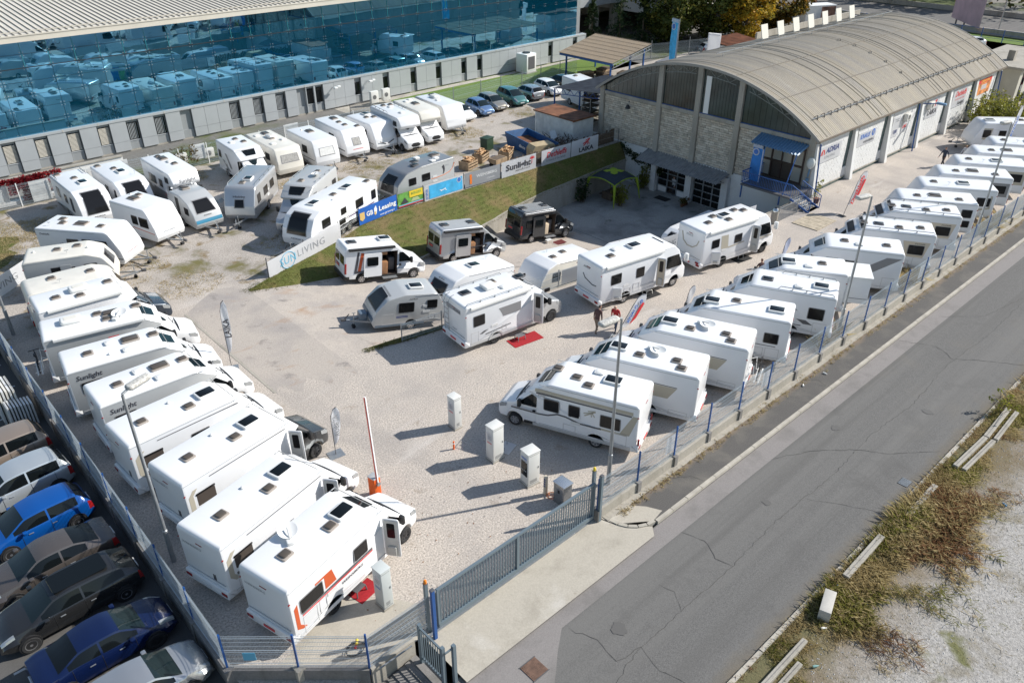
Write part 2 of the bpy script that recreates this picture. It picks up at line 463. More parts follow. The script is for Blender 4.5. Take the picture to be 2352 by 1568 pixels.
def rrect(x0, x1, y0, y1, r, n=3):
    return fillet([(x0, y0, r), (x1, y0, r), (x1, y1, r), (x0, y1, r)], n)
def rbox(name, x0, x1, y0, y1, z0, z1, r, m, parent=None, smooth=40):
    V, F = rprism(rrect(x0, x1, y0, y1, r), z0, z1, min(r * .6, (z1 - z0) * .45), 2, 'z')
    return mk(name, V, F, m, parent, smooth)
# ------------------------------------------------------------------ lettering
def lettering(parent, s, size, m, loc, ax, up, bold=0.0, shear=0.0, width=None, name='lettering', align='CENTER', spacing=1.0):
    cu = bpy.data.curves.new('lettering', 'FONT')
    cu.body = s
    cu.size = 1.0
    cu.align_x = align
    cu.align_y = 'CENTER'
    cu.resolution_u = 2
    cu.offset = bold
    cu.shear = shear
    cu.space_character = spacing
    t = bpy.data.objects.new('lettering', cu)
    COL.objects.link(t)
    dg = bpy.context.evaluated_depsgraph_get()
    me = bpy.data.meshes.new_from_object(t.evaluated_get(dg))
    bpy.data.objects.remove(t)
    bpy.data.curves.remove(cu)
    xs = [v.co.x for v in me.vertices]
    if not xs: return None
    sx = size
    if width: sx = width / (max(xs) - min(xs))
    loc = Vector(loc); ax = Vector(ax); up = Vector(up)
    for v in me.vertices:
        v.co = loc + ax * (v.co.x * sx) + up * (v.co.y * size)
    me.materials.clear()
    me.materials.append(m)
    return link(name, me, parent)
def flat(name, pts, m, parent, th=0.008, deform=None):
    """thin sheet from 3d points of a planar polygon, thickened along its normal (towards +n)"""
    P = [Vector(p) for p in pts]
    n = (P[1] - P[0]).cross(P[2] - P[0]).normalized() * th
    N = len(P)
    V = P + [p + n for p in P]
    F = [tuple(range(N - 1, -1, -1)), tuple(range(N, 2 * N))] + [(i, (i + 1) % N, N + (i + 1) % N, N + i) for i in range(N)]
    return mk(name, V, F, m, parent)
# ------------------------------------------------------------------ ground
def lerp(tab, u):
    if u <= tab[0][0]: return tab[0][1]
    for (a, x), (b, y) in zip(tab, tab[1:]):
        if u <= b: return x + (y - x) * (u - a) / (b - a)
    return tab[-1][1]
VR = [(17.5, 32.9), (18.6, 32.4), (23.4, 31.5), (32, 30.6), (41.6, 29.2), (50.6, 28.4), (57.85, 28.2)]
VB = [(17.5, 43.3), (19.3, 44.0), (25.8, 46.0), (28.3, 47.2), (32, 47.8), (57.85, 47.6)]
VS = [(17.5, 43.1), (20.4, 42.6), (22.8, 42.4), (29.8, 42.2), (33, 42.8), (36, 43.5), (38.2, 44.0), (42.2, 45.1), (45.6, 45.7), (50.8, 46.2), (57.85, 46.8)]
def rampz(u): return -0.128 * min(max(u - 17.5, 0), 28.0)
WTOP = -1.5
US = [17.5 + i * (57.85 - 17.5) / 60 for i in range(61)]
def sheet(name, rows, m, smooth=None):
    """rows: list of point rows, same length"""
    V = [p for r in rows for p in r]
    n = len(rows[0])
    F = [(i * n + k, i * n + k + 1, (i + 1) * n + k + 1, (i + 1) * n + k) for i in range(len(rows) - 1) for k in range(n - 1)]
    return struct(mk(name, V, F, m, None, smooth))
def poly(name, pts, z, m):
    return struct(mk(name, [(x, y, z) for x, y in pts], [tuple(range(len(pts)))], m))
poly('ground', [(-400, -400), (700, -400), (700, 700), (-400, 700)], -4.6, FARG)
# yard on this side of the ramp
sheet('yard', [[(u, 15.32, 0), (u, lerp(VR, u), 0)] for u in US] + [[(u, 15.32, 0), (u, 28.2, 0)] for u in (70, 140)], GRAVEL)
sheet('yard_entrance', [[(4.42, 15.32, 0), (4.42, 46, 0)], [(17.5, 15.32, 0), (17.5, 46, 0)]], GRAVEL)
sheet('upper_lot', [[(-6, 46, 0), (-6, 68.2, 0)], [(17.5, 46, 0), (17.5, 68.2, 0)]], LOTGRAVEL)
sheet('upper_lot', [[(u, lerp(VB, u) if u > 17.5 else 46, 0), (u, 68.2, 0)] for u in US] + [[(u, 47.6, 0), (u, 68.2, 0)] for u in (70, 140)], LOTGRAVEL)
mk_tri = struct(mk('upper_lot', [(17.5, 43.3, 0), (25.8, 46.0, 0), (17.5, 46, 0)], [(0, 1, 2)], LOTGRAVEL))
mk_tri.location.z = -0.004
# ramp and court
sheet('ramp', [[(u, lerp(VR, u), rampz(u)), (u, lerp(VS, u), rampz(u))] for u in US if u <= 45.6], RAMP)
sheet('court', [[(u, lerp(VR, u), rampz(u)), (u, lerp(VS, u) + .1, rampz(u))] for u in US if u >= 44.8] + [[(58.4, 28.2, -3.584), (58.4, 46.9, -3.584)]], COURTM)
random.seed(14)
ed = [(13.3 + i * .21, 31.9 + .5 * sin(i * .9) + random.uniform(-.25, .25) - .03 * i) for i in range(21)]
poly('ramp_entry', ed + [(17.5, 32.9), (17.5, 43.1), (17.2, 44.3), (16, 44.6 + .2), (14.6, 43.9), (13.5, 43.0)], 0.004, RAMP)
ubox('concrete_edging', 13.22, 13.36, 32.0, 42.9, -.1, .012, CONC)['kind'] = 'structure'
box('drain_channel', 45.25, 45.55, 29.3, 45.6, -3.60, -3.562, DGREY)['kind'] = 'structure'
# bank of grass, with small unevenness
rows = []
random.seed(3)
for u in US:
    a = (lerp(VB, u), 0.0); b = (lerp(VS, u), max(rampz(u), WTOP))
    row = []
    for k in range(9):
        t = k / 8
        bulge = 0.16 * sin(pi * t) * min(1, (a[0] - b[0]) / 3)
        row.append((u, a[0] + (b[0] - a[0]) * t, a[1] + (b[1] - a[1]) * t + bulge + (random.uniform(-.05, .05) if 0 < k < 8 else 0.004)))
    rows.append(row)
sheet('grass_bank', [r[::-1] for r in rows], BANK, 60)
bankpts = rows
random.seed(78)
poly('rough_grass', [(3.2 + 5.4 * cos(t * pi / 20) * random.uniform(.85, 1.15), 61 + 6.6 * sin(t * pi / 20) * random.uniform(.85, 1.1)) for t in range(40)], .004, BANK)
# retaining walls
mb = MB()
us = [u for u in US if u >= 29.4]
for a, b in zip(us, us[1:]):
    va, vb = lerp(VS, a), lerp(VS, b)
    mb.add([(a, va, rampz(a) - .3), (b, vb, rampz(b) - .3), (b, vb, WTOP + .06), (a, va, WTOP + .06), (a, va + .25, rampz(a) - .3), (b, vb + .25, rampz(b) - .3), (b, vb + .25, WTOP + .06), (a, va + .25, WTOP + .06)], BOXF)
w = mb.mk('retaining_wall', CONC)
tag(w, 'low concrete retaining wall at the foot of the grass bank', 'wall')
mb = MB()
for a, b in zip(US[3:], US[4:]):
    va, vb = lerp(VR, a), lerp(VR, b)
    mb.add([(a, va - .2, rampz(a) - .3), (b, vb - .2, rampz(b) - .3), (b, vb - .2, .03), (a, va - .2, .03), (a, va + .02, rampz(a) - .3), (b, vb + .02, rampz(b) - .3), (b, vb + .02, .03), (a, va + .02, .03)], BOXF)
w = mb.mk('retaining_wall', CONC)
tag(w, 'concrete retaining wall between the gravel yard and the sunken ramp', 'wall')
poly('grass_strip', [(18.65, 32.5), (20.5, 31.75), (23.4, 31.3), (26.0, 30.9), (26.0, 31.25), (23.4, 31.7), (20.6, 32.25)], 0.036, BANK)
# road, gutter strip, pavement, kerbs, verge
ROADZ = -0.12
poly('road', [(-60, 7.2), (200, 7.2), (200, 13.3), (-60, 13.3)], ROADZ, ROADM)
poly('road_patch', [(-20, 10.2), (11.3, 10.4), (12.9, 11.75), (13.75, 12.38), (19.7, 12.38), (90, 12.42), (90, 13.26), (19.9, 13.26), (19.5, 12.95), (-20, 12.95)], ROADZ + .005, STRIPM)
poly('driveway_apron', [(9.9, 12.93), (19.55, 12.93), (19.9, 13.3), (18.9, 14.4), (18.5, 15.4), (9.9, 15.4)], -0.02, APRON)
poly('entrance_slab', [(5.0, 17.4), (7.7, 15.35), (10.4, 15.3), (10.6, 16.6), (9.9, 17.6), (8.6, 18.6)], 0.005, APRON)
poly('pavement', [(18.9, 14.35), (20.2, 13.45), (200, 13.45), (200, 15.3), (18.6, 15.3)], 0.0, WALKM)
poly('pavement_corner', [(18.62, 15.25), (18.9, 14.4), (20.15, 13.47), (20.9, 13.6), (20.6, 14.2), (19.7, 15.2)], 0.004, APRON)
k = empty('kerb', (0, 0, 0), 0); struct(k)
for i in range(72):
    a = 20.25 + i * 1.0
    ubox('kerb_stone', a + .012, a + .988, 13.30, 13.46, -0.25, 0.02 + random.uniform(-.006, .006), KERBM, k)
box('kerb_stone', 92.3, 200, 13.3, 13.46, -.25, .02, KERBM, k)
for i in range(5):
    t0, t1 = i / 5 * pi / 2, (i + 1) / 5 * pi / 2 - .03
    p = [(20.2 - 1.35 * sin(t), 14.75 - 1.37 * cos(t)) for t in (t0, t1)]
    q = [(20.2 - 1.2 * sin(t), 14.75 - 1.22 * cos(t)) for t in (t0, t1)]
    mk('kerb_stone', [(x, y, z) for z in (-.2, .02) for x, y in (p[0], p[1], q[1], q[0])], BOXF, KERBM, k)
k = empty('kerb', (0, 0, 0), 0); struct(k)
for i in range(60):
    a = 8 + i * 1.0
    ubox('kerb_stone', a + .012, a + .988, 7.02, 7.19, -0.3, -0.02 + random.uniform(-.015, .015), KERBM, k)
poly('verge', [(-60, -120), (260, -120), (260, 7.04), (-60, 7.04)], -0.05, VERGE)
# left parking lot
LOTZ = -0.4
poly('parking_lot', [(-90, 12.93), (4.3, 12.93), (4.3, 60), (-90, 60)], LOTZ, LOTM)
poly('parking_lot', [(-90, 10.0), (9.5, 10.0), (9.5, 12.95), (-90, 12.95)], ROADZ + .009, STRIPM)
poly('parking_step', [(4.3, 12.93), (9.55, 12.93), (9.55, 15.0), (7.6, 15.1), (4.3, 18.2)], -0.38, DARKCONC)
for v in (23.62, 26.2, 28.75, 31.35, 33.95, 36.75, 39.55, 42.3, 45):
    box('parking_line', -0.9, 3.9, v - .05, v + .05, LOTZ, LOTZ + .006, mat('lot_line_paint', (0.5, 0.5, 0.49), .8, var=.3, scale=4))['kind'] = 'structure'
# slopes and lawn beyond the upper lot
poly('terrace', [(-6, 60), (4.42, 60), (4.42, 46), (4.3, 15.3), (4.42, 15.3), (4.42, 46), (-6, 46)][:0] or [(-60, 60), (-6, 60), (-6, 77), (-60, 77)], -0.02, BANK)
poly('lawn', [(-60, 68.2), (53.5, 68.2), (53.5, 78), (-60, 78)], -0.02, FARG)
poly('lawn', [(53.5, 68.2), (86, 70.0), (86, 78), (53.5, 78)], -0.015, LAWN)
poly('back_lot', [(86, 68.2), (320, 68.2), (320, 330), (-60, 330), (-60, 78), (86, 78)], -0.03, FARG)
poly('back_lot', [(139.9, 15.3), (320, 15.3), (320, 68.3), (139.9, 68.3)], -0.03, FARG)
poly('back_lot', [(57.85, 46), (140, 46), (140, 48), (57.85, 48)], -0.03, LOTGRAVEL)
# cracks in the road surface, each a thin ragged strip of dark filler
def crack(pts, w, jit, seed):
    random.seed(seed)
    P = []
    for a, b in zip(pts, pts[1:]):
        n = max(2, int(hypot(b[0] - a[0], b[1] - a[1]) / 0.22))
        for i in range(n):
            t = i / n
            P.append((a[0] + (b[0] - a[0]) * t + random.uniform(-jit, jit), a[1] + (b[1] - a[1]) * t + random.uniform(-jit, jit)))
    P.append(pts[-1])
    V = []
    for i, (x, y) in enumerate(P):
        q = P[min(i + 1, len(P) - 1)]; p = P[max(i - 1, 0)]
        dx, dy = q[0] - p[0], q[1] - p[1]
        l = hypot(dx, dy) or 1
        ww = w * random.uniform(.3, 1.0) * (0.3 if i in (0, len(P) - 1) else 1)
        V += [(x - dy / l * ww, y + dx / l * ww, ROADZ + .011), (x + dy / l * ww, y - dx / l * ww, ROADZ + .011)]
    F = [(2 * i, 2 * i + 1, 2 * i + 3, 2 * i + 2) for i in range(len(P) - 1)]
    return struct(mk('road_crack', V, F, CRACK))
crack([(12.6, 9.5), (15.0, 10.0), (17.4, 10.0), (20, 9.95), (24, 10.15), (28.5, 10.0), (32.5, 10.2), (36, 9.95), (41, 10.3), (46, 10.0), (56, 10.2)], .009, .05, 1)
crack([(13.9, 12.2), (14.3, 11.2), (14.1, 10.2), (15.2, 10.0), (14.9, 9.0), (15.4, 7.4)], .010, .05, 2)
crack([(20.6, 12.4), (20.9, 11.5), (20.4, 10.6), (20.6, 9.95)], .012, .05, 3)
crack([(27.3, 12.4), (29.2, 11.4), (30.6, 10.2), (31.5, 9.0), (33.4, 7.5)], .013, .04, 4)
crack([(41.5, 13.2), (42.5, 11.5), (41.8, 10.3), (43, 9.0), (44, 7.4)], .014, .05, 5)
crack([(26.0, 10.0), (26.7, 9.0), (27.6, 7.4)], .009, .05, 6)
crack([(46, 12.8), (48, 11.0), (52, 10.3), (55, 8.2)], .011, .06, 8)
crack([(17.4, 10.0), (18.0, 10.7), (17.8, 11.3)], .008, .04, 7)
crack([(22.3, 14.9), (23.5, 14.1), (23.7, 13.5)], .010, .04, 9).location.z = .118
crack([(33.3, 15.0), (34.4, 14.2), (34.2, 13.5)], .010, .04, 10).location.z = .118
random.seed(15)
for x, y, rx, ry in ((15.2, 11.0, .28, .3), (31.5, 11.6, .25, .2), (36, 9.2, .2, .3), (24.6, 11.0, .18, .2)):
    mk('road_stain', [(x + rx * cos(t * pi / 10) * random.uniform(.75, 1.1), y + ry * sin(t * pi / 10) * random.uniform(.75, 1.1), ROADZ + .013) for t in range(20)], [tuple(range(20))], mat('oil_stain', (.104, .10, .095), .8))['kind'] = 'structure'
# manhole cover and gully
o = empty('manhole_cover', (11.9, 11.85, ROADZ + .006), 0, 'rusty square manhole cover in the pale asphalt', 'manhole')
ubox('cover_plate', -.33, .33, -.33, .33, 0, .02, MANH, o)
for i in range(9):
    ubox('rib', -.28, .28, -.30 + i * .07, -.275 + i * .07, .02, .027, MANH, o)
ubox('frame_edge', -.36, .36, -.36, -.335, 0, .024, DGREY, o); ubox('frame_edge', -.36, .36, .335, .36, 0, .024, DGREY, o)
o = empty('road_gully', (30.1, 7.65, ROADZ + .004), 0, 'slotted gully grate beside the verge kerb', 'drain grate')
for i in range(8):
    ubox('bar', -.25 + i * .065, -.215 + i * .065, -.2, .2, 0, .02, STEEL, o)
ubox('pit', -.27, .27, -.22, .22, -.01, .004, BLK, o)
mk('worn_patch', [(57.5 + 1.0 * cos(t * pi / 8), 10.6 + .8 * sin(t * pi / 8), ROADZ + .009) for t in range(16)], [tuple(range(16))], STRIPM)['kind'] = 'structure'
# ------------------------------------------------------------------ glass office building
GV = 76.5
g = empty('office_building', (46, GV, 0), 0, 'long office block with blue point-fixed glass front over grey panelled base', 'building')
g.location = (0, 0, 0)
U0, U1 = 2.0, 83.6
ubox('core_wall', U0, U1, GV + .9, GV + 26, -.3, 10.3, PANELD, g)
# glass panels, each its own pane, slightly out of plane so that reflections break up
random.seed(11)
gme = mesh('glass_pane', boxv(-.985, .985, -.012, .012, -.523, .523), BOXF, FGLASS)
rowsz = [2.98 + .535 + i * 1.07 for i in range(7)]
ncol = int((U1 - U0) / 2)
for i in range(ncol):
    for z in rowsz:
        p = link('glass_pane', gme, g, (U0 + 1 + 2 * i, GV, z))
        p.rotation_euler = (R(random.gauss(0, .14)), 0, R(random.gauss(0, .15)))
mb = MB()
for i in range(ncol + 1):
    for j in range(8):
        x = U0 + 2 * i; z = 2.98 + 1.07 * j
        for dx in (-.13, .13):
            for dz in (-.13, .13):
                if 3.0 < z + dz < 10.4:
                    mb.box(x + dx - .03, x + dx + .03, GV - .04, GV - .012, z + dz - .03, z + dz + .03)
stuff(mb.mk('spider_fitting', SPOT, g))
ubox('transom', U0, U1, GV - .03, GV - .014, 8.30, 8.36, BLK, g)
FIN = mat('teal_glass_fin', (0.03, 0.22, 0.26), .15, spec=.8)
for i in range(41):
    x = U0 + i * 2
    ubox('fin', x - .02, x + .02, GV - .06, GV - .013, 8.4, 10.42, FIN, g)
# eave, roof sheet and ribs
ubox('eave_fascia', U0 - 2, 60.0, GV - .75, GV - .6, 10.42, 10.95, CREAMR, g)
ubox('soffit', U0 - 2, 60.0, GV - .62, GV + 1, 10.42, 10.46, PANELD, g)
mk('roof_sheet', [(U0 - 2, GV - .8, 10.96), (60, GV - .8, 10.96), (60, GV + 26, 12.7), (U0 - 2, GV + 26, 12.7), (U0 - 2, GV - .8, 10.86), (60, GV - .8, 10.86), (60, GV + 26, 12.6), (U0 - 2, GV + 26, 12.6)], [(0, 1, 2, 3), (7, 6, 5, 4), (0, 4, 5, 1), (1, 5, 6, 2), (2, 6, 7, 3), (3, 7, 4, 0)], CREAMR, g)
rib = MB().add([(-.03, -.8, 10.95), (.03, -.8, 10.95), (.03, 26, 12.69), (-.03, 26, 12.69), (-.03, -.8, 11.03), (.03, -.8, 11.03), (.03, 26, 12.77), (-.03, 26, 12.77)], BOXF)
ribm = mesh('roof_rib', rib.V, rib.F, mat('roof_rib_dark', (0.30, 0.27, 0.225), .6))  # ribs in a darker tone than the roof sheet
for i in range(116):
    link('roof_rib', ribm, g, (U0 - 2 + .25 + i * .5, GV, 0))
ubox('snow_rail', U0 - 2, 60, GV - .25, GV - .19, 11.08, 11.14, RIBM, g)
# grey base of cassettes with window recesses
ubox('coping', U0, U1, GV - .30, GV + .3, 2.78, 2.98, PANELG, g)
for i in range(28):
    ubox('coping_joint', U0 + .5 + i * 2.95, U0 + .56 + i * 2.95, GV - .315, GV - .05, 2.775, 2.99, RIBM, g)
wins = [9.9, 12.4, 14.9, 17.5, 20.05, 22.6, 25.1, 27.6, 32.5, 35.0, 37.5, 39.9, 40.95, 41.9, 46.9, 50.6, 54.4, 58.05, 61.9, 64.4, 76.6, 81.2]
blind = {9.9, 12.4, 14.9, 17.5, 20.05}
solid = {27.6, 39.9}
def cassette(a, b):
    n = max(1, round((b - a) / 1.35))
    w = (b - a) / n
    for i in range(n):
        x0, x1 = a + i * w + .012, a + (i + 1) * w - .012
        zs = 0.95
        ubox('facade_panel', x0, x1, GV - .25, GV - .02, zs + .01, 2.76, PANELG, g)
        ubox('facade_panel', x0, x1, GV - .25, GV - .02, 0.12, zs - .01, PANELG, g)
prev = U0
for x in wins:
    cassette(prev, x - .03)
    zt = 2.5 if x < 44 else 2.25
    wd = 1.05 if x < 44 else .78
    ubox('recess_back', x, x + wd, GV + .02, GV + .1, 0.1, 2.78, PANELD, g)
    if x not in solid:
        w = ubox('window', x + .08, x + wd - .06, GV - .03, GV + .015, 0.95, zt, GLASS, g)
        ubox('sill', x + .02, x + wd - .02, GV - .12, GV + .018, 0.86, 0.93, PANELG, g)
        if x in blind:
            for k in range(14):
                ubox('slat', x + .1, x + wd - .08, GV - .07, GV - .035, 1.0 + k * .105, 1.06 + k * .105, CREAMR, g)
        elif x in (22.6, 25.1, 32.5, 35.0, 37.5):
            for k in range(6):
                ubox('blind_strip', x + .14 + k * .13, x + .19 + k * .13, GV - .045, GV - .032, 1.0, zt - .05, PANELG, g)
    ubox('apron_panel', x + .01, x + wd - .01, GV - .08, GV + .016, .12, .84, PANELD, g)
    prev = x + wd + .03
cassette(prev, U1)
ubox('plinth', U0, U1, GV - .12, GV + .5, -.4, .11, CONC, g)
ubox('end_wall', U1, U1 + .1, GV - .28, GV + 26, -.3, 2.98, PANELG, g)
for x in (48.6, 44.2):
    o = empty('floodlight', (x, GV - .3, 2.3), 0, 'small floodlight bracket on the grey panels ' + ('by the air conditioners' if x > 46 else 'above the ramp railing'), 'lamp')
    ubox('bracket', -.03, .03, -.5, 0, -.03, .03, STEEL, o); rbox('head', -.3, .1, -.75, -.45, -.08, .1, .05, WPL, o); rbox('head', .12, .5, -.7, -.45, .0, .16, .05, WPL, o)
# second office wing and tower behind
g2 = empty('office_wing', (0, 0, 0), 0, 'glass and white banded office wing behind the carport', 'building')
ubox('wall_band', 90, 101, 84, 100, 4.6, 7.6, PANELG, g2)
ubox('wall_band', 101.02, 150, 79, 100, 3.2, 6.2, mat('pale_render', (0.62, 0.60, 0.57), .8, var=.06, scale=1), g2)
ubox('column', 95, 96, 85, 86, -.1, 4.6, CONC, g2); ubox('column', 99.5, 100.4, 85, 86, -.1, 4.6, CONC, g2)
ubox('back_wall', 86, 150, 100, 101, -.1, 20, PANELD, g2)
for i in range(5):
    for k in range(4):
        ubox('glass_pane', 90.05 + i * 2.2, 92.15 + i * 2.2, 83.9, 84.0, 7.65 + k * 2.2, 9.75 + k * 2.2, FGLASS, g2)
ubox('inner_floor', 90, 101, 84.1, 100, 7.6, 18, PANELD, g2)
for i in range(16):
    ubox('window', 101.3 + i * 3, 103.9 + i * 3, 79.3, 79.4, 6.25, 9.4, FGLASS, g2)
    ubox('mullion', 103.95 + i * 3, 104.2 + i * 3, 79.1, 79.35, 6.2, 9.5, WPL, g2)
ubox('wall_band', 101.02, 150, 79, 100, 9.5, 12.0, mat('pale_render', (0.62, 0.60, 0.57), .8), g2)
ubox('inner_floor', 101.02, 150, 79.5, 100, 6.2, 9.5, PANELD, g2)
# ------------------------------------------------------------------ vaulted hall
H0, H1, HA, HB = 57.85, 95.6, 28.2, 50.4
HC = (HA + HB) / 2
hall = empty('vaulted_hall', (0, 0, 0), 0, 'long hall with corrugated barrel roof, stone block gable and white side wall', 'building')
HWD = (HB - HA) / 2
EZ, AZ = 4.55, 8.35
RR = ((HWD + .35) ** 2 + (AZ - EZ) ** 2) / (2 * (AZ - EZ))
def vault(v): return AZ - RR + sqrt(max(0, RR * RR - (v - HC) ** 2))
n = 40
NU = 600
V = []; F = []
for i in range(NU + 1):
    u = H0 - .35 + (H1 - H0 + .7) * i / NU
    c = 0.022 * sin(u * 2 * pi / .252)
    for k in range(n + 1):
        v = HA - .35 + (HB - HA + .7) * k / n
        V.append((u, v, vault(v) + c))
for i in range(NU):
    for k in range(n):
        F.append((i * (n + 1) + k, (i + 1) * (n + 1) + k, (i + 1) * (n + 1) + k + 1, i * (n + 1) + k + 1))
roof = mk('roof', V, F, ROOFM, hall)
# sheet laps across the vault, raised ribs every few corrugations, snow guards along the eave
LAP = mat('roof_lap_dark', (0.22, 0.20, 0.17), .9)  # dark tone of the sheet laps
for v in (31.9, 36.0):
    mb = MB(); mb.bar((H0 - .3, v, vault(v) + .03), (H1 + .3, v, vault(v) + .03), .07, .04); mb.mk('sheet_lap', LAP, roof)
random.seed(5)
ribv = []
for i in range(62):
    u = H0 + .3 + i * .61 + random.uniform(-.05, .05)
    if u > H1: break
    mb = MB()
    ks = range(0, n)
    for k in ks:
        v = HA - .3 + (HB - HA + .6) * k / n; v2 = HA - .3 + (HB - HA + .6) * (k + 1) / n
        mb.bar((u, v, vault(v) + .03), (u, v2, vault(v2) + .03), .022, .025)
    if random.random() < .7: continue
    mb.mk('roof_joint', mat('roof_joint_grey', (0.31, 0.27, 0.215), .9), roof)
mb = MB(); mb.bar((H0 + .8, 29.35, vault(29.35) + .16), (H1 - .3, 29.35, vault(29.35) + .16), .05); mb.mk('snow_rail', STEEL, roof)
gme = MB().bar((0, 0, 0), (0, .05, .34), .07, .05).bar((0, .05, .34), (0, .4, .1), .05)
gme = mesh('snow_guard', gme.V, gme.F, mat('snow_guard_steel', (0.2, 0.19, 0.18), .6, .4))
for i in range(34):
    u = H0 + 1.6 + i * 1.06
    link('snow_guard', gme, roof, (u, 29.3, vault(29.3)))
for i in range(6):
    a = H0 + 17 + i * .0
for i in range(5):
    v = 30.6 + i * 1.6
    link('snow_guard', gme, roof, (76.5, v, vault(v) - .02), scale=(1, 1, .7))
# gable rim, ridge walk rail and vents
for u, nm in ((H0 - .37, 'barge_board'), (H1 + .37, 'barge_board')):
    mb = MB()
    for k in range(n):
        v = HA - .35 + (HB - HA + .7) * k / n; v2 = HA - .35 + (HB - HA + .7) * (k + 1) / n
        mb.bar((u, v, vault(v) - .06), (u, v2, vault(v2) - .06), .1, .22)
    mb.mk(nm, mat('barge_grey', (0.30, 0.285, 0.26), .8), roof)
mb = MB()
for u in range(62, 94, 3): mb.bar((u, 40.3, vault(40.3)), (u, 40.3, vault(40.3) + .35), .04)
mb.bar((61, 40.3, vault(40.3) + .36), (94, 40.3, vault(40.3) + .36), .06); mb.mk('ridge_rail', STEEL, roof)
for i in range(7):
    u = 71.8 + i * 2.85
    p = empty('roof_vent', (u, 42.2, vault(42.2)), 0); p.parent = roof
    V, F = MB().bar((0, 0, .25), (0, .35, 1.35), 1.05, .06).V, BOXF
    mk('vent_panel', [(-.55, 0, .2), (.55, 0, .2), (.55, .35, 1.45), (-.55, .35, 1.45), (-.55, .07, .18), (.55, .07, .18), (.55, .42, 1.43), (-.55, .42, 1.43)], [(0, 1, 2, 3), (7, 6, 5, 4), (0, 4, 5, 1), (1, 5, 6, 2), (2, 6, 7, 3), (3, 7, 4, 0)], mat('vent_sheet', (.6, .58, .52), .6), p)
    ubox('vent_leg', -.52, -.48, 0, .05, 0, .3, STEEL, p); ubox('vent_leg', .48, .52, 0, .05, 0, .3, STEEL, p)
# gable: pilasters, beams, glazing, stone blocks, white basement wall
cols = [28.45, 35.3, 39.4, 43.45, 50.15]
for c in cols:
    zt = vault(c) - .12
    ubox('pilaster', H0 - .18, H0 + .2, c - .24, c + .24, 0.02, zt, CONC, hall)
ubox('gable_backing', H0 + .14, H0 + .3, HA, HB, -.1, 4.4, mat('mortar', (.31, .265, .21), .95), hall)
GGL = mat('dusty_gable_glass', (0.035, 0.05, 0.048), .18, spec=.6, var=.5, scale=.5)
for a, b in zip(cols, cols[1:]):
    a0, b0 = a + .25, b - .25
    ubox('beam', H0 - .1, H0 + .2, a0, b0, 4.1, 4.42, CONC, hall)
    nn = 12
    w = (b0 - a0) / nn
    for i in range(nn):
        x0, x1 = a0 + i * w + .012, a0 + (i + 1) * w - .012
        z0, z1 = vault(x0) - .2, vault(x1) - .2
        if min(z0, z1) < 4.6: continue
        mk('glass_channel', [(H0 + .05, x0, 4.43), (H0 + .05, x1, 4.43), (H0 + .05, x1, z1), (H0 + .05, x0, z0), (H0 + .09, x0, 4.43), (H0 + .09, x1, 4.43), (H0 + .09, x1, z1), (H0 + .09, x0, z0)], [(0, 3, 2, 1), (4, 5, 6, 7), (0, 1, 5, 4), (1, 2, 6, 5), (2, 3, 7, 6), (3, 0, 4, 7)], GGL, hall)
    ubox('sill_strip', H0 - .03, H0 + .12, a0, b0, 4.421, 4.47, BLUEP, hall)
V = [(H0 + .35, HA + .4 + (HB - HA - .8) * k / 20, 4.3) for k in range(21)] + [(H0 + .35, HA + .4 + (HB - HA - .8) * k / 20, vault(HA + .4 + (HB - HA - .8) * k / 20) - .25) for k in range(21)]
mk('gable_inner', V, [(k, k + 1, 22 + k, 21 + k) for k in range(20)], BLK, hall)
ubox('white_strip', H0, H0 + .04, 38.35, 38.85, 4.48, 7.55, WPL, hall)
mb = MB()
for k in range(30):   # roof truss seen behind the glazing rim
    v = HA + 1.2 + (HB - HA - 2.4) * k / 30; v2 = HA + 1.2 + (HB - HA - 2.4) * (k + 1) / 30
    if any(abs((v + v2) / 2 - c) < .5 for c in cols): continue
    z, z2 = vault(v), vault(v2)
    if z < 5.6: continue
    mb.bar((H0 + .035, v, z - .8), (H0 + .035, v2, z2 - .8), .03, .05); mb.bar((H0 + .035, v, z - .8 if k % 2 else z - .3), (H0 + .035, v2, z2 - .3 if k % 2 else z2 - .8), .03, .04)
mb.mk('truss', mat('truss_grey', (.2, .22, .21), .6), hall)
random.seed(21)
blocks = []
for a, b in zip(cols, cols[1:]):
    a0, b0 = a + .25, b - .25
    z = 0.16
    r = 0
    while z < 4.0:
        hgt = .195
        x = a0 + .01 - (.22 if r % 2 else 0)
        while x < b0 - .06:
            wd = random.uniform(.36, .48)
            x0, x1 = max(x, a0 + .01), min(x + wd, b0 - .01)
            if x1 - x0 > .08 and not (a < 29 and x1 < 32.9 and z < 3.6):
                blocks.append((x0, x1, z, min(z + hgt - .022, 4.08), random.uniform(0, .035)))
            x += wd + .022
        z += hgt
        r += 1
blocks.sort(key=lambda q: -(q[1] - q[0]) * (q[3] - q[2]))
smats = [STONE, mat('stone_warm', (.50, .43, .345), .95, var=.2, scale=4, bump=.3, bscale=20), mat('stone_pale', (.57, .52, .44), .95, var=.15, scale=4, bump=.3, bscale=20), mat('stone_grey', (.40, .36, .30), .95, var=.2, scale=4, bump=.3, bscale=20)]
rest = [MB() for _ in smats]
for i, (x0, x1, z0, z1, d) in enumerate(blocks):
    j = random.choice((0, 0, 1, 2, 2, 3))
    if i < 300: ubox('stone_block', H0 + .01 + d, H0 + .15, x0, x1, z0, z1, smats[j], hall)
    else: rest[j].box(H0 + .01 + d, H0 + .15, x0, x1, z0, z1)
for j, q in enumerate(rest): stuff(q.mk('stone_blocks', smats[j], hall))
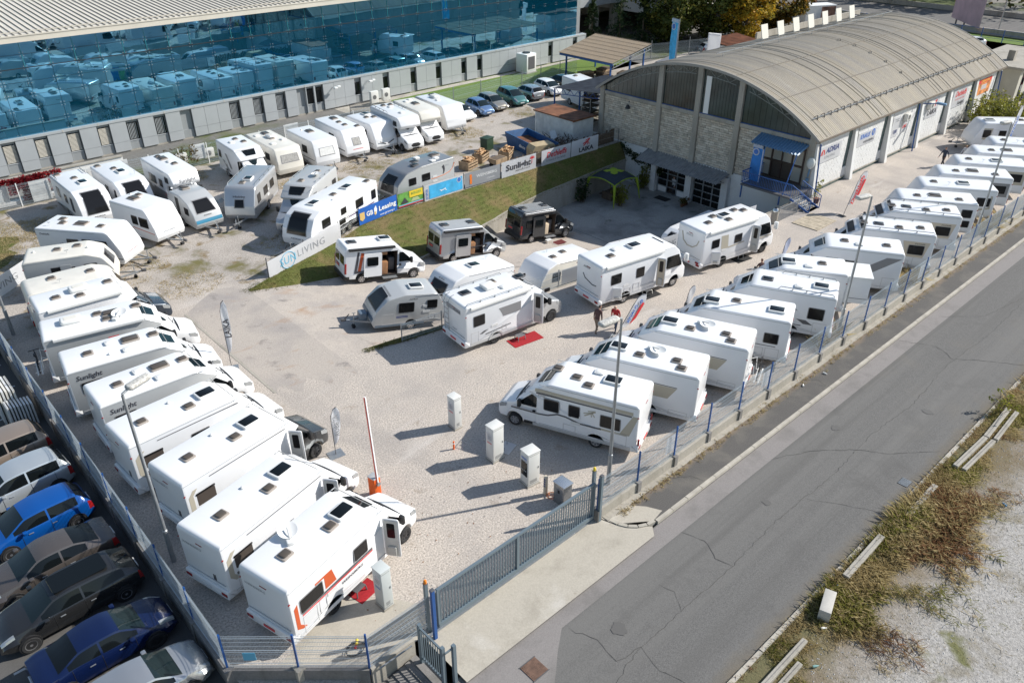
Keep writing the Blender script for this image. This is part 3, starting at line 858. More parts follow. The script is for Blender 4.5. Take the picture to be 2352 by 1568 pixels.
# basement wall, white, with door and shutter windows under a canopy
ubox('basement_wall', H0 + .02, H0 + .3, 43.2, 51.4, -3.7, .1, WBLOCK, hall)
ubox('basement_wall', H0 + .02, H0 + .3, HA, 35.7, -3.7, .1, WBLOCK, hall)
ubox('basement_wall', H0 + .02, H0 + .3, 35.7, 43.2, -.9, .1, WBLOCK, hall)
ubox('ledge', H0 - .06, H0 + .02, HA, 32.9, .0, .14, CONC, hall) if False else None
ubox('basement_pier', H0 - .35, H0 + .25, 42.95, 43.5, -3.7, -.35, WBLOCK, hall)
ubox('basement_pier', H0 - .35, H0 + .25, 38.95, 39.6, -3.7, -.35, WBLOCK, hall)
ubox('basement_pier', H0 - .35, H0 + .25, 35.2, 35.85, -3.7, -.35, WBLOCK, hall)
ubox('basement_inside', H0 + .5, H0 + .6, 35.7, 43.2, -3.7, -.8, INTER, hall)
for y0, y1 in ((39.65, 42.9), (35.9, 38.9)):
    fr = empty('glazed_door' if y0 > 39 else 'glazed_screen', (H0 + .1, 0, 0), 0); fr.parent = hall
    ncols = 3
    for i in range(ncols + 1):
        y = y0 + (y1 - y0) * i / ncols
        ubox('frame_bar', -.05, .05, y - .05, y + .05, -3.6, -.9, STEEL, fr)
    for k in range(5):
        z = -3.55 + k * .62
        ubox('frame_bar', -.04, .04, y0, y1, z - .04, z + .04, STEEL, fr)
    for i in range(ncols):
        if y0 > 39 and i == 1: continue
        for k in range(4):
            ya, yb = y0 + (y1 - y0) * i / ncols + .06, y0 + (y1 - y0) * (i + 1) / ncols - .06
            m = WPL if (y0 > 39 and k == 0) else GLASS
            ubox('pane', .0, .02, ya, yb, -3.5 + k * .62, -2.99 + k * .62, m, fr)
def corrugated(name, p0, p1, q0, q1, m, parent, period=.2, amp=.03, th=.02):
    """sheet between edge p0->p1 (upper) and q0->q1 (lower), corrugations running down the slope"""
    p0, p1, q0, q1 = map(Vector, (p0, p1, q0, q1))
    Ln = (p1 - p0).length
    N = max(8, int(Ln / period * 4))
    nrm = (p1 - p0).cross(q0 - p0).normalized()
    if nrm.z < 0: nrm = -nrm
    V = []; F = []
    for i in range(N + 1):
        t = i / N
        c = nrm * amp * sin(2 * pi * t * Ln / period)
        for s in (0, 1):
            a = p0.lerp(p1, t) + c + nrm * th * s; b = q0.lerp(q1, t) + c + nrm * th * s
            V += [a, b]
    for i in range(N):
        k = i * 4
        F += [(k + 2, k + 3, k + 7, k + 6), (k + 1, k, k + 4, k + 5), (k + 1, k + 5, k + 7, k + 3), (k, k + 2, k + 6, k + 4)]
    return mk(name, V, F, m, parent)
corrugated('canopy', (H0, 44.3, .12), (H0, 35.35, .02), (H0 - 2.0, 44.1, -.42), (H0 - 2.0, 35.35, -.5), mat('grey_sheet', (.26, .26, .26), .6, .2, var=.2, scale=2), hall, .3, .055)
for y in (43.9, 39.7, 35.6):
    MB().bar((H0, y, -.9), (H0 - 1.8, y, -.5), .05).mk('canopy_strut', STEEL, hall)
# side wall bays
WV = HA
bays = [H0 + i * (H1 - H0) / 6 for i in range(7)]
for i, b in enumerate(bays):
    x0, x1 = b - .22 if i else b, b + .22 if i < 6 else b
    if x0 == x1: continue
    mk('buttress', [(x0 - .0, WV - .55, -.7), (x1, WV - .55, -.7), (x1, WV + .1, -.7), (x0, WV + .1, -.7), (x0, WV - .12, 4.2), (x1, WV - .12, 4.2), (x1, WV + .1, 4.2), (x0, WV + .1, 4.2)], BOXF, WBLOCK, hall)
ubox('wall_band', H0, H1, WV - .02, WV + .25, 4.18, 4.5, CONC, hall)
ubox('gutter', H0 - .3, H1 + .3, WV - .42, WV - .3, 4.42, 4.52, mat('gutter_brown', (.16, .13, .1), .6), hall)
ubox('inner_dark', H0 + .4, H1 - .1, WV + .3, WV + .35, -.7, 4.2, BLK, hall)
random.seed(9)
wallstuff = MB()
for a, b in zip(bays, bays[1:]):
    a0, b0 = a + .22, b - .22
    ubox('window', a0, a0 + .5, WV + .12, WV + .16, 1.1, 4.1, mat('green_glass', (.06, .10, .095), .1, spec=.8), hall)
    ubox('window', b0 - .8, b0, WV + .12, WV + .16, 1.1, 4.1, mat('green_glass', (.06, .10, .095), .1), hall)
    ubox('wall_panel', a0 + .5, b0 - .8, WV + .04, WV + .25, .3, 4.15, WBLOCK, hall)
    ubox('wall_panel', a0, a0 + .5, WV + .04, WV + .25, .3, 1.08, WBLOCK, hall); ubox('wall_panel', b0 - .8, b0, WV + .04, WV + .25, .3, 1.08, WBLOCK, hall)
    z = .32
    r = 0
    while z < 4.0:
        x = a0 + .5 - (.2 if r % 2 else 0)
        while x < b0 - .82:
            x0, x1 = max(x, a0 + .51), min(x + .4, b0 - .81)
            if x1 - x0 > .06: wallstuff.box(x0, x1, WV + .0 + random.uniform(0, .014), WV + .05, z, z + .185)
            x += .418
        z += .2
        r += 1
    nn = 5
    for i in range(nn):
        w = (b0 - a0) / nn
        ubox('basement_window', a0 + i * w + .03, a0 + (i + 1) * w - .03, WV + .02, WV + .06, -.45, .24, mat('green_glass', (.06, .10, .095), .1), hall)
    ubox('window_rail', a0, b0, WV - .05, WV + .08, .24, .3, CONC, hall)
    ubox('plinth', a0, b0, WV - .12, WV + .2, -.7, -.02, BLUEL, hall)
    ubox('plinth_back', a0, b0, WV + .07, WV + .2, -.1, .3, BLK, hall)
stuff(wallstuff.mk('painted_blocks', WBLOCK, hall))
ubox('far_gable', H1 - .2, H1, HA, HB, -.6, 4.5, CONC, hall)
V = [(H1 - .05, HA + (HB - HA) * k / 20, 4.4) for k in range(21)] + [(H1 - .05, HA + (HB - HA) * k / 20, vault(HA + (HB - HA) * k / 20) - .1) for k in range(21)]
mk('far_gable', V, [(k, k + 1, 22 + k, 21 + k) for k in range(20)], CONC, hall)
ubox('back_wall', H0 + .2, H1, HB - .2, HB, -.5, 4.5, CONC, hall)
for x in (H0 + .12, 75.4, 94.9):
    MB().tube([(x, WV - .66, -.5), (x, WV - .66, 0), (x, WV - .3, 4.2)], .06, 8).mk('downpipe', BLUEP, hall, 40)
# signs on the side wall: white boards with printed names
def board(name, label, u0, u1, z0, z1, m, y=WV - .03):
    o = empty(name, (u0, y, z0), 0, label, 'sign')
    ubox('board', 0, u1 - u0, -.02, .02, 0, z1 - z0, m, o)
    return o
AX, UP = (1, 0, 0), (0, 0, 1)
o = board('wall_sign', 'white board with red arch mark and navy capitals on the hall wall', 58.6, 62.1, 2.4, 3.72, BANW)
lettering(o, 'ADRIA', .62, NAVYT, (2.0, -.03, .87), AX, UP, .03, .25, 2.1)
def archmark(o, x, z, s, y, m, ax=(1, 0, 0)):
    a = Vector(ax)
    mb = MB()
    pts = [(-.5, 0), (-.42, .35), (-.15, .72), (.2, .8), (.45, .6), (.52, 0)]
    for p, q in zip(pts, pts[1:]):
        mb.bar(Vector((x, y, z)) + a * (p[0] * s) + Vector((0, 0, p[1] * s)), Vector((x, y, z)) + a * (q[0] * s) + Vector((0, 0, q[1] * s)), .012, .2 * s, up=(0, 0, 1))
    mb.bar(Vector((x, y, z)) + a * (-.1 * s), Vector((x, y, z)) + a * (-.05 * s) + Vector((0, 0, .5 * s)), .012, .14 * s)
    return mb.mk('logo', m, o)
archmark(o, .5, .62, .5, -.03, RED)
lettering(o, 'SUNLIVING', .32, TEXTG, (1.7, -.03, .35), AX, UP, 0, 0, 1.7)
o = board('wall_sign', 'white board with blue capitals and round blue mark on the hall wall', 64.9, 68.1, 2.42, 3.58, BANW)
lettering(o, 'KNAUS', .55, BLUET, (1.15, -.03, .75), AX, UP, .03, .25, 1.7)
lettering(o, 'WEINSBERG', .3, TEXTD, (2.0, -.03, .22), AX, UP, .01, 0, 1.9)
def swirl(o, x, z, r, y, m, m2):
    mk('logo', [(x + r * cos(t * pi / 10), y, z + r * sin(t * pi / 10)) for t in range(20)], [tuple(range(20))], m, o)
    mb = MB()
    for k in range(3):
        mb.tube([(x + r * (-.5 + k * .45), y - .008, z + r * .5), (x + r * (-.35 + k * .3), y - .008, z), (x + r * (-.1 + k * .2), y - .008, z - r * .55)], r * .09, 4)
    mb.mk('logo_swallow', m2, o)
swirl(o, 2.65, .82, .3, -.03, BLUET, BANW)
o = board('wall_sign', 'narrow white board beside an air conditioner with blue and navy words', 71.2, 72.6, 1.9, 3.7, BANW)
lettering(o, 'TEC', .4, TEXTG, (.75, -.03, 1.45), AX, UP, .02, .2, .9); lettering(o, 'T@B', .4, NAVYT, (.7, -.03, .45), AX, UP, .02, .2, .8)
o = board('wall_sign', 'small white board with red word on the hall wall under an air conditioner', 73.3, 74.3, 2.0, 3.0, BANW)
lettering(o, 'LMC', .4, RED, (.5, -.03, .5), AX, UP, .03, 0, .8)
o = board('wall_sign', 'white board with red winged mark over dark capitals by the blue lamp', 78.0, 80.6, 2.3, 4.0, BANW)
lettering(o, 'LAIKA', .6, TEXTD, (1.3, -.03, .45), AX, UP, .04, .2, 2.0)
def wing(o, x, z, s, y, m, ax=(1, 0, 0)):
    a = Vector(ax); mb = MB()
    for (p, q, w) in (((-.5, -.3), (.1, .1), .12), ((.1, .1), (.5, .35), .14), ((-.6, -.05), (.3, .2), .1), ((-.2, .25), (.5, .4), .1), ((.1, .1), (.15, -.3), .08), ((.2, .1), (.45, -.25), .08)):
        mb.bar(Vector((x, y, z)) + a * p[0] * s + Vector((0, 0, p[1] * s)), Vector((x, y, z)) + a * q[0] * s + Vector((0, 0, q[1] * s)), .012, w * s)
    return mb.mk('logo', m, o)
wing(o, 1.5, 1.15, .9, -.03, RED)
o = board('wall_sign', 'white board with large red word above a grey word on the hall wall', 83.9, 87.2, 2.2, 3.95, BANW)
lettering(o, 'Dethleffs', .75, RED, (1.75, -.03, 1.25), AX, UP, .02, .3, 2.6); lettering(o, 'Ein Freund der Familie', .25, RED, (1.75, -.03, .75), AX, UP, 0, 0, 2.2); lettering(o, 'Sunlight', .45, TEXTD, (2.2, -.03, .3), AX, UP, .02, .2, 1.7)
o = board('wall_sign', 'red and yellow printed picture board at the far bay of the hall', 89.9, 93.3, 2.4, 3.95, mat('poster_print', (.62, .22, .06), .6, var=.7, scale=1.6))
ubox('title_band', 0, 3.38, -.03, -.021, 1.15, 1.5, RED, o); ubox('picture_van', 1.0, 2.4, -.03, -.021, .45, .95, BANW, o); lettering(o, 'CARAVAN', .3, YEL, (1.7, -.036, 1.32), AX, UP, .02, 0, 2.2)
# air conditioners and lamp on the side wall
def aircon(name, label, loc, rz=0, w=.85, d=.34, h=.62):
    o = empty(name, loc, rz, label, 'air conditioner')
    rbox('casing', -w / 2, w / 2, -d, 0, 0, h, .03, mat('aircon_white', (.66, .65, .61), .5), o)
    V = [(0.08 + .24 * cos(t * pi / 8) - .12, -d - .006, h / 2 + .24 * sin(t * pi / 8)) for t in range(16)]
    mk('fan_grille', V, [tuple(range(16))], BLK, o)
    mb = MB()
    for k in range(5): mb.box(-.28, .2, -d - .014, -d - .008, h / 2 - .2 + k * .1, h / 2 - .185 + k * .1)
    mb.mk('grille_bars', WPL, o)
    ubox('foot', -w / 2 + .1, -w / 2 + .16, -d, 0, -.06, 0, STEEL, o); ubox('foot', w / 2 - .16, w / 2 - .1, -d, 0, -.06, 0, STEEL, o)
    return o
aircon('air_conditioner', 'air conditioner on the hall wall above the small red-lettered board', (73.6, WV - .05, 3.1))
aircon('air_conditioner', 'air conditioner on the hall wall beside the winged-mark board', (78.3, WV - .05, 3.3))
o = empty('wall_lamp', (76.6, WV - .1, 4.0), 0, 'blue bracket lamp reaching out from the hall eave', 'lamp')
MB().bar((0, 0, 0), (0, -1.2, .25), .07).mk('arm', BLUEP, o); rbox('lamp_head', -.18, .18, -2.0, -1.15, .2, .38, .08, BLUEL, o)
o = empty('wall_speaker', (H0 - .2, 46.7, 3.6), 0, 'round dark lamp hung on the stone gable', 'lamp')
MB().tube([(0, 0, .4), (-.2, 0, .35), (-.25, 0, 0)], .03, 6).mk('bracket', STEEL, o); MB().tube([(-.25, 0, .12), (-.25, 0, -.2)], [.12, .26], 12).mk('shade', BLK, o, 40)
o = empty('corner_lantern', (H0 - .2, 28.3, 2.2), 0, 'globe lantern with blue bracket on the hall corner', 'lamp')
MB().tube([(-.1, -.1, .1), (-.1, -.1, .35), (-.1, -.1, .7), (-.1, -.1, .95)], [.12, .3, .33, .2], 10).mk('globe', mat('lantern_glass', (.6, .62, .6), .2), o, 40); MB().bar((-.1, -.1, .1), (0, 0, -.6), .1).mk('bracket', BLUEL, o); ubox('control_box', -.1, .1, -.1, .1, -.95, -.7, BLUEL, o)
# entrance in the gable: glazed porch, canopy, platform with railing and stairs
e = empty('entrance_porch', (0, 0, 0), 0, 'blue entrance platform with stairs, railing and corrugated canopy at the hall corner', 'porch')
PZ = .75
ubox('platform', 54.6, H0 + .0, 27.9, 32.3, PZ - .12, PZ, DGREY, e)
corrugated('canopy', (H0 - .02, 33.0, 4.1), (H0 - .02, 28.7, 4.0), (55.8, 32.7, 3.75), (55.8, 28.5, 3.65), BLUEL, e, .26, .05)
for y in (28.8, 32.2): MB().bar((54.7, y, -.4 if y > 30 else -.1), (55.9 if False else 54.7, y, PZ), .09).mk('support', BLUEP, e)
MB().bar((54.7, 28.6, PZ), (55.85, 28.6, 3.7), .06).mk('support', BLUEP, e)
mb = MB()
for y0, x0, y1, x1 in ((32.3, 54.65, 27.95, 54.65), (32.3, 54.65, 32.3, H0 - .1)):
    mb.bar((x0, y0, PZ + 1.0), (x1, y1, PZ + 1.0), .06); mb.bar((x0, y0, PZ + .15), (x1, y1, PZ + .15), .04)
    nb = int(hypot(x1 - x0, y1 - y0) / .14)
    for i in range(nb + 1):
        t = i / nb; mb.bar((x0 + (x1 - x0) * t, y0 + (y1 - y0) * t, PZ + .1), (x0 + (x1 - x0) * t, y0 + (y1 - y0) * t, PZ + 1.0), .022)
mb.mk('railing', BLUEP, e)
for i in range(5):
    z = PZ - .15 * (i + 1)
    ubox('stair_tread', 54.7, 56.2, 27.85 - .32 * (i + 1), 27.85 - .32 * i, z - .04, z, STEEL, e)
for x in (54.68, 56.22):
    mb = MB(); mb.bar((x, 27.9, PZ + 1.0), (x, 26.2, 1.0), .05); mb.bar((x, 27.9, PZ - .1), (x, 26.2, -.02), .06, .15); mb.bar((x, 26.2, 0), (x, 26.2, 1.0), .05)
    for i in range(11):
        t = i / 10; mb.bar((x, 27.9 - 1.7 * t, PZ * (1 - t)), (x, 27.9 - 1.7 * t, PZ * (1 - t) + 1.0), .02)
    mb.mk('stair_railing', BLUEP, e)
BRN = mat('brown_frame', (.045, .028, .022), .5)
ubox('porch_inside', H0 - .02, H0 + .01, 28.9, 32.7, PZ, 3.55, INTER, e)
for y in (28.95, 29.9, 30.8, 31.7, 32.65): ubox('frame_bar', H0 - .12, H0 - .03, y - .06, y + .06, PZ, 3.6, BRN, e)
for z in (PZ + .05, 2.15, 3.5): ubox('frame_bar', H0 - .11, H0 - .035, 28.95, 32.65, z - .05, z + .05, BRN, e)
for y, z0, z1 in ((29.42, PZ + .15, 2.05), (29.42, 2.25, 3.4), (32.2, PZ + .15, 2.05), (32.2, 2.25, 3.4), (30.35, 2.25, 3.4), (31.25, 2.25, 3.4)):
    ubox('pane', H0 - .06, H0 - .04, y - .4, y + .4, z0, z1, mat('lobby_glass', (.30, .30, .27), .15), e)
ubox('basement_corner', H0 - .02, H0 + .25, HA, 28.9, 0, 4.1, CONC, hall)
# low annexes at the far end and small buildings behind
o = empty('annex_block', (0, 0, 0), 0, 'flat-roofed cream annex beyond the far end of the hall', 'building')
ubox('wall', 100, 112, 27.5, 33, -.6, 3.6, mat('annex_render', (.46, .44, .37), .85, var=.08, scale=1), o); ubox('roof', 99.6, 112.4, 27.1, 33.4, 3.6, 3.85, CONC, o)
for x in (101, 103.4): ubox('window', x, x + .7, 27.44, 27.5, .6, 3.2, GLASS, o)
ubox('chimney', 103, 103.7, 29.5, 30.2, 3.85, 4.9, CONC, o); ubox('lower_wall', 103, 108, 26.2, 27.45, -.6, .9, WBLOCK, o)
o = empty('garage_shed', (0, 0, 0), 0, 'pale shed with a rusty sheet roof behind the hall ridge', 'shed')
ubox('wall', 92, 98, 58.5, 62, -.1, 2.6, SHEDW, o); corrugated('roof', (91.6, 62.3, 3.1), (98.4, 62.3, 3.1), (91.6, 58.2, 2.6), (98.4, 58.2, 2.6), mat('rust_roof', (.30, .12, .06), .85, var=.4, scale=1), o)
o = empty('garden_wall', (0, 0, 0), 0, 'long pale concrete wall behind the hall under the trees', 'wall')
ubox('wall_slab', 104, 134, 62.5, 62.8, -.1, 2.4, CONC, o)
# ------------------------------------------------------------------ vehicle kit (local x forward from the rear, y left, z up)
CACHE = {}
def wheel_meshes(r, dark):
    k = ('wheel', round(r, 3), dark)
    if k in CACHE: return CACHE[k]
    n = 20
    prof = [(.62, -.09), (.64, -.108), (.93, -.112), (1, -.08), (1, .08), (.93, .11), (.3, .10)]
    V = []; F = []
    for a, y in prof:
        for i in range(n):
            t = 2 * pi * i / n
            V.append((a * r * cos(t), y, a * r * sin(t)))
    for j in range(len(prof) - 1):
        for i in range(n):
            F.append((j * n + i, j * n + (i + 1) % n, (j + 1) * n + (i + 1) % n, (j + 1) * n + i))
    ty = mesh('tyre', V, F, TYRE, 50)
    mb = MB()
    rr = .63 * r
    mb.add([(rr * cos(2 * pi * i / n), -.04, rr * sin(2 * pi * i / n)) for i in range(n)], [tuple(range(n))])
    nb = 1
    for i in range(n):
        a, b = 2 * pi * i / n, 2 * pi * (i + 1) / n
        mb.add([(rr * cos(a), -.1, rr * sin(a)), (rr * cos(b), -.1, rr * sin(b)), (rr * .87 * cos(b), -.095, rr * .87 * sin(b)), (rr * .87 * cos(a), -.095, rr * .87 * sin(a)), (rr * .87 * cos(b), -.04, rr * .87 * sin(b)), (rr * .87 * cos(a), -.04, rr * .87 * sin(a))], [(0, 1, 2, 3), (3, 2, 4, 5)])
    ns = 6
    for i in range(ns):
        t = 2 * pi * i / ns
        d = Vector((cos(t), 0, sin(t))); e = Vector((-sin(t), 0, cos(t)))
        p = Vector((0, -.085, 0))
        a0, a1 = .17 * rr, .2 * rr
        mb.add([p + e * a0, p - e * a0, p + d * rr * .9 - e * a1, p + d * rr * .9 + e * a1], [(0, 1, 2, 3)])
    mb.add([(.26 * rr * cos(2 * pi * i / 10), -.1, .26 * rr * sin(2 * pi * i / 10)) for i in range(10)], [tuple(range(10))])
    ri = mesh('rim', mb.V, mb.F, [DGREY, RIMD if dark else RIM])
    for i, p in enumerate(ri.polygons): p.material_index = 0 if i == 0 else 1
    CACHE[k] = (ty, ri)
    return CACHE[k]
def wheels(root, xs, w, r=.33, dark=False, sides=(-1, 1)):
    ty, ri = wheel_meshes(r, dark)
    for x in xs:
        for s in sides:
            o = link('wheel', ty, root, (x, s * (w / 2 - .11), r), 0 if s < 0 else pi)
            link('rim', ri, o)
def arch(x, r, zb, zc=.33, n=9):
    a = math.asin(min(.99, max(-.99, (zb - zc) / r)))
    return [(x + r * cos(t), zc + r * sin(t)) for t in [pi - a + (2 * a - pi) * i / n for i in range(n + 1)]]
def sky_meshes(t):
    if ('sky', t) in CACHE: return CACHE[('sky', t)]
    a, b, h, fm, dm = {'s': (.5, .46, .07, DOMEF, DOME), 'l': (.86, .62, .08, DOMEF, DOME), 'm': (.86, .66, .13, WPL, GLASS), 'w': (.46, .42, .10, WPL, WPL), 'p': (.62, .52, .07, DGREY, GLASS)}[t]
    V, F = rprism(rrect(-a / 2, a / 2, -b / 2, b / 2, .07), 0, h, .03, 2, 'z'); f = mesh('skylight', V, F, fm, 40)
    q = .075
    V, F = rprism(rrect(-a / 2 + q, a / 2 - q, -b / 2 + q, b / 2 - q, .06), h - .02, h + (.06 if t in 'sl' else .012), .03 if t in 'sl' else .005, 2, 'z'); d = mesh('dome', V, F, dm, 40)
    CACHE[('sky', t)] = (f, d)
    return f, d
def skylight(root, x, y, z, t='s', rz=0):
    f, d = sky_meshes(t)
    o = link('skylight', f, root, (x, y, z), rz)
    link('dome', d, o)
    return o
def side_panel(root, name, pts, s, w, m, th=.018, deform=None, r=.05):
    p = fillet([(a, b, r) for a, b in pts], 3) if r else pts
    c = (w / 2 - .004, w / 2 + th)
    V, F = rprism(p, c[0] if s > 0 else -c[1], c[1] if s > 0 else -c[0], 0, 1, 'y', deform)
    return mk(name, V, F, m, root)
def rect(x0, x1, z0, z1): return [(x0, z0), (x1, z0), (x1, z1), (x0, z1)]
def window(root, x0, x1, z0, z1, s, w, m=None, deform=None, frame=True, pts=None):
    pts = pts or rect(x0, x1, z0, z1)
    o = side_panel(root, 'window', pts, s, w, m or ACRY, .024, deform, .06)
    if frame:
        cx = sum(p[0] for p in pts) / len(pts); cz = sum(p[1] for p in pts) / len(pts)
        e = [(p[0] + (.035 if p[0] > cx else -.035), p[1] + (.035 if p[1] > cz else -.035)) for p in pts]
        side_panel(o, 'frame', e, s, w, MGREY, .012, deform, .08)
    return o
def ring(root, x0, x1, z0, z1, s, w, m=None, t=.022, name='service_flap'):
    """thin seam round a service flap"""
    mb = MB()
    y0, y1 = (w / 2 - .01, w / 2 + .007) if s > 0 else (-w / 2 - .007, -w / 2 + .01)
    mb.box(x0, x1, y0, y1, z0, z0 + t); mb.box(x0, x1, y0, y1, z1 - t, z1); mb.box(x0, x0 + t, y0, y1, z0, z1); mb.box(x1 - t, x1, y0, y1, z0, z1)
    return mb.mk(name, m or mat('flap_seam', (.5, .5, .5), .6), root)
def strip(root, name, pts, hws, m, off=.012, ny=6, bow=0.0, deform=None):
    """surface following a polyline (x, z) across the width"""
    V = []; F = []
    n = len(pts)
    for i, (x, z) in enumerate(pts):
        a = pts[max(i - 1, 0)]; b = pts[min(i + 1, n - 1)]
        dx, dz = b[0] - a[0], b[1] - a[1]
        l = hypot(dx, dz) or 1
        nx, nz = dz / l, -dx / l
        if nx < 0 and abs(nx) > .3 or (abs(nx) <= .3 and nz < 0): nx, nz = -nx, -nz
        for k in range(ny + 1):
            t = -1 + 2 * k / ny
            v = (x + nx * off - bow * t * t, t * hws[i], z + nz * off)
            V.append(deform(*v) if deform else v)
    for i in range(n - 1):
        for k in range(ny):
            F.append((i * (ny + 1) + k, i * (ny + 1) + k + 1, (i + 1) * (ny + 1) + k + 1, (i + 1) * (ny + 1) + k))
    me = mesh(name, V, F, m, 60)
    # make it face outwards
    c = sum((Vector(v) for v in V), Vector()) / len(V)
    me.update()
    if sum((p.normal.x + p.normal.z) for p in me.polygons) < 0: me.flip_normals()
    return link(name, me, root)
def cut(obj, boxes, m=None):
    """real openings: subtract boxes, whose inner faces get the interior material"""
    mb = MB()
    for b in boxes: mb.box(*b)
    c = mk('cutter', mb.V, mb.F, m or INTER, obj.parent)
    md = obj.modifiers.new('cut', 'BOOLEAN')
    md.operation = 'DIFFERENCE'; md.solver = 'EXACT'; md.object = c
    md.material_mode = 'TRANSFER'; md.use_hole_tolerant = True
    dg = bpy.context.evaluated_depsgraph_get()
    me = bpy.data.meshes.new_from_object(obj.evaluated_get(dg))
    obj.modifiers.clear()
    if len(me.polygons) > 8:
        obj.data = me
        im = m or INTER
        if im not in list(me.materials): me.materials.append(im)
        k = list(me.materials).index(im)
        e = 2e-3
        for p in me.polygons:
            q = p.center
            if any(b[0] - e <= q.x <= b[1] + e and b[2] - e <= q.y <= b[3] + e and b[4] - e <= q.z <= b[5] + e and (p.normal.y > -.5 or q.y > b[3] - .02) for b in boxes): p.material_index = k
    bpy.data.objects.remove(c)
def vt(root, s, x, z, size, side, w, m, width=None, bold=.01, shear=.2, y=None):
    if side == 'R': return lettering(root, s, size, m, (x, -w / 2 - .010, z), (1, 0, 0), (0, 0, 1), bold, shear, width)
    if side == 'L': return lettering(root, s, size, m, (x, w / 2 + .010, z), (-1, 0, 0), (0, 0, 1), bold, shear, width)
    if side == 'B': return lettering(root, s, size, m, (x, y or 0, z), (0, -1, 0), (0, 0, 1), bold, shear, width)
def bodymesh(root, pts, w, m, sidem, r=.07, deform=None, name='body'):
    V, F = rprism(pts, -w / 2, w / 2, r, 3, 'y', deform)
    me = mesh(name, V, F, [m] if m is sidem else [m, sidem], 28)
    if m is not sidem: me.polygons[len(F) - 1].material_index = me.polygons[len(F) - 2].material_index = 1
    return link(name, me, root)
def aircon_roof(root, x, y, z):
    V, F = rprism(rrect(-.5, .5, -.34, .34, .16), 0, .24, .1, 3, 'z')
    o = mk('roof_air_conditioner', V, F, WPL, root, 50); o.location = (x, y, z)
    V, F = rprism(rrect(-.3, .3, -.2, .2, .08), .235, .255, .005, 1, 'z'); mk('vent_grille', V, F, WOFF, o)
    return o
def dish(root, x, y, z, rz=0.3):
    o = empty('satellite_dish', (x, y, z), rz); o.parent = root
    mb = MB(); n = 20
    V = [(0, 0, .05)]
    for j, (rr, zz) in enumerate(((.2, .06), (.38, .11), (.41, .12))):
        V += [(rr * cos(2 * pi * i / n), rr * .85 * sin(2 * pi * i / n), zz) for i in range(n)]
    F = [(0, 1 + i, 1 + (i + 1) % n) for i in range(n)]
    for j in range(2):
        F += [(1 + j * n + i, 1 + (j + 1) * n + i, 1 + (j + 1) * n + (i + 1) % n, 1 + j * n + (i + 1) % n) for i in range(n)]
    d = mk('reflector', V, F, WPL, o, 60); d.location.z = .1; d.rotation_euler = (0.05, -.08, 0)
    rbox('dish_base', -.62, -.28, -.13, .13, 0, .16, .05, WPL, o); MB().bar((-.45, 0, .15), (.05, 0, .27), .035).mk('feed_arm', LGREY, o)
def pole_rails(root, x0, x1, w, z):
    for s in (-1, 1):
        mb = MB(); y = s * (w / 2 - .12)
        mb.tube([(x0, y, z), (x0 + .1, y, z + .12), (x1 - .1, y, z + .12), (x1, y, z)], .022, 6)
        for k in range(1, 4): mb.bar((x0 + (x1 - x0) * k / 4, y, z), (x0 + (x1 - x0) * k / 4, y, z + .12), .06, .05)
        mb.mk('roof_rail', STEEL, root)
def bike_rack(root, bikes=True):
    mb = MB()
    for y in (-.45, .45): mb.tube([(-.02, y, 1.5), (-.25, y, 1.62), (-.3, y, .95), (-.7, y, .85)], .025, 6)
    for x in (-.4, -.6): mb.bar((x, -.75, .86), (x, .75, .86), .06, .03)
    o = mb.mk('bike_rack', WPL, root)
    if bikes:
        mb = MB()
        for y in (-.55, .45):
            mb.tube([(-.5 + 0, y + .33 * cos(t * pi / 8), 1.2 + .33 * sin(t * pi / 8)) for t in range(17)], .02, 5)
        mb.bar((-.5, -.55, 1.2), (-.5, -.1, 1.25), .04); mb.bar((-.5, -.1, 1.25), (-.5, .3, 1.65), .04); mb.bar((-.5, .45, 1.2), (-.5, .28, 1.75), .035); mb.bar((-.75, .28, 1.75), (-.25, .28, 1.78), .03); mb.bar((-.5, -.2, 1.6), (-.5, .3, 1.62), .04); mb.box(-.55, -.45, -.35, -.1, 1.72, 1.78)
        mb.mk('bicycle_load', BLK, root)
def place(root, u, v, hd, z=0.0):
    root.location = (u, v, z)
    root.rotation_euler = (0, 0, R(hd))
def opendoor(root, x0, x1, z0, z1, w, ang, hinge='front', m=WPL, win=True):
    """door leaf on the right side (y < 0) swung open"""
    wd = x1 - x0
    hx = x1 if hinge == 'front' else x0
    o = empty('door', (hx, -w / 2 - .02, z0), 0); o.parent = root
    # closed leaf points back from the hinge (-x) and swings outward to -y
    o.rotation_euler = (0, 0, R(ang) if hinge == 'front' else R(-ang))
    sg = -1 if hinge == 'front' else 1
    a, b = (sg * wd, 0) if sg < 0 else (0, wd)
    V, F = rprism(rrect(a, b, 0, z1 - z0, .08), -.05, .0, .012, 1, 'y'); mk('door_leaf', V, F, W, o)
    V, F = rprism(rrect(a + .05, b - .05, .06, z1 - z0 - .06, .08), .0, .025, .01, 1, 'y'); mk('door_lining', V, F, m, o)
    if win:
        V, F = rprism(rrect(a + .16, b - .16, (z1 - z0) * .52, (z1 - z0) * .9, .06), .02, .034, 0, 1, 'y'); mk('door_window', V, F, ACRY, o)
    V, F = rprism(rrect(a + .14, b - .14, .12, (z1 - z0) * .3, .05), .02, .10, .02, 1, 'y'); mk('door_pocket', V, F, mat('door_pocket_grey', (.45, .44, .41), .6), o)
    return o
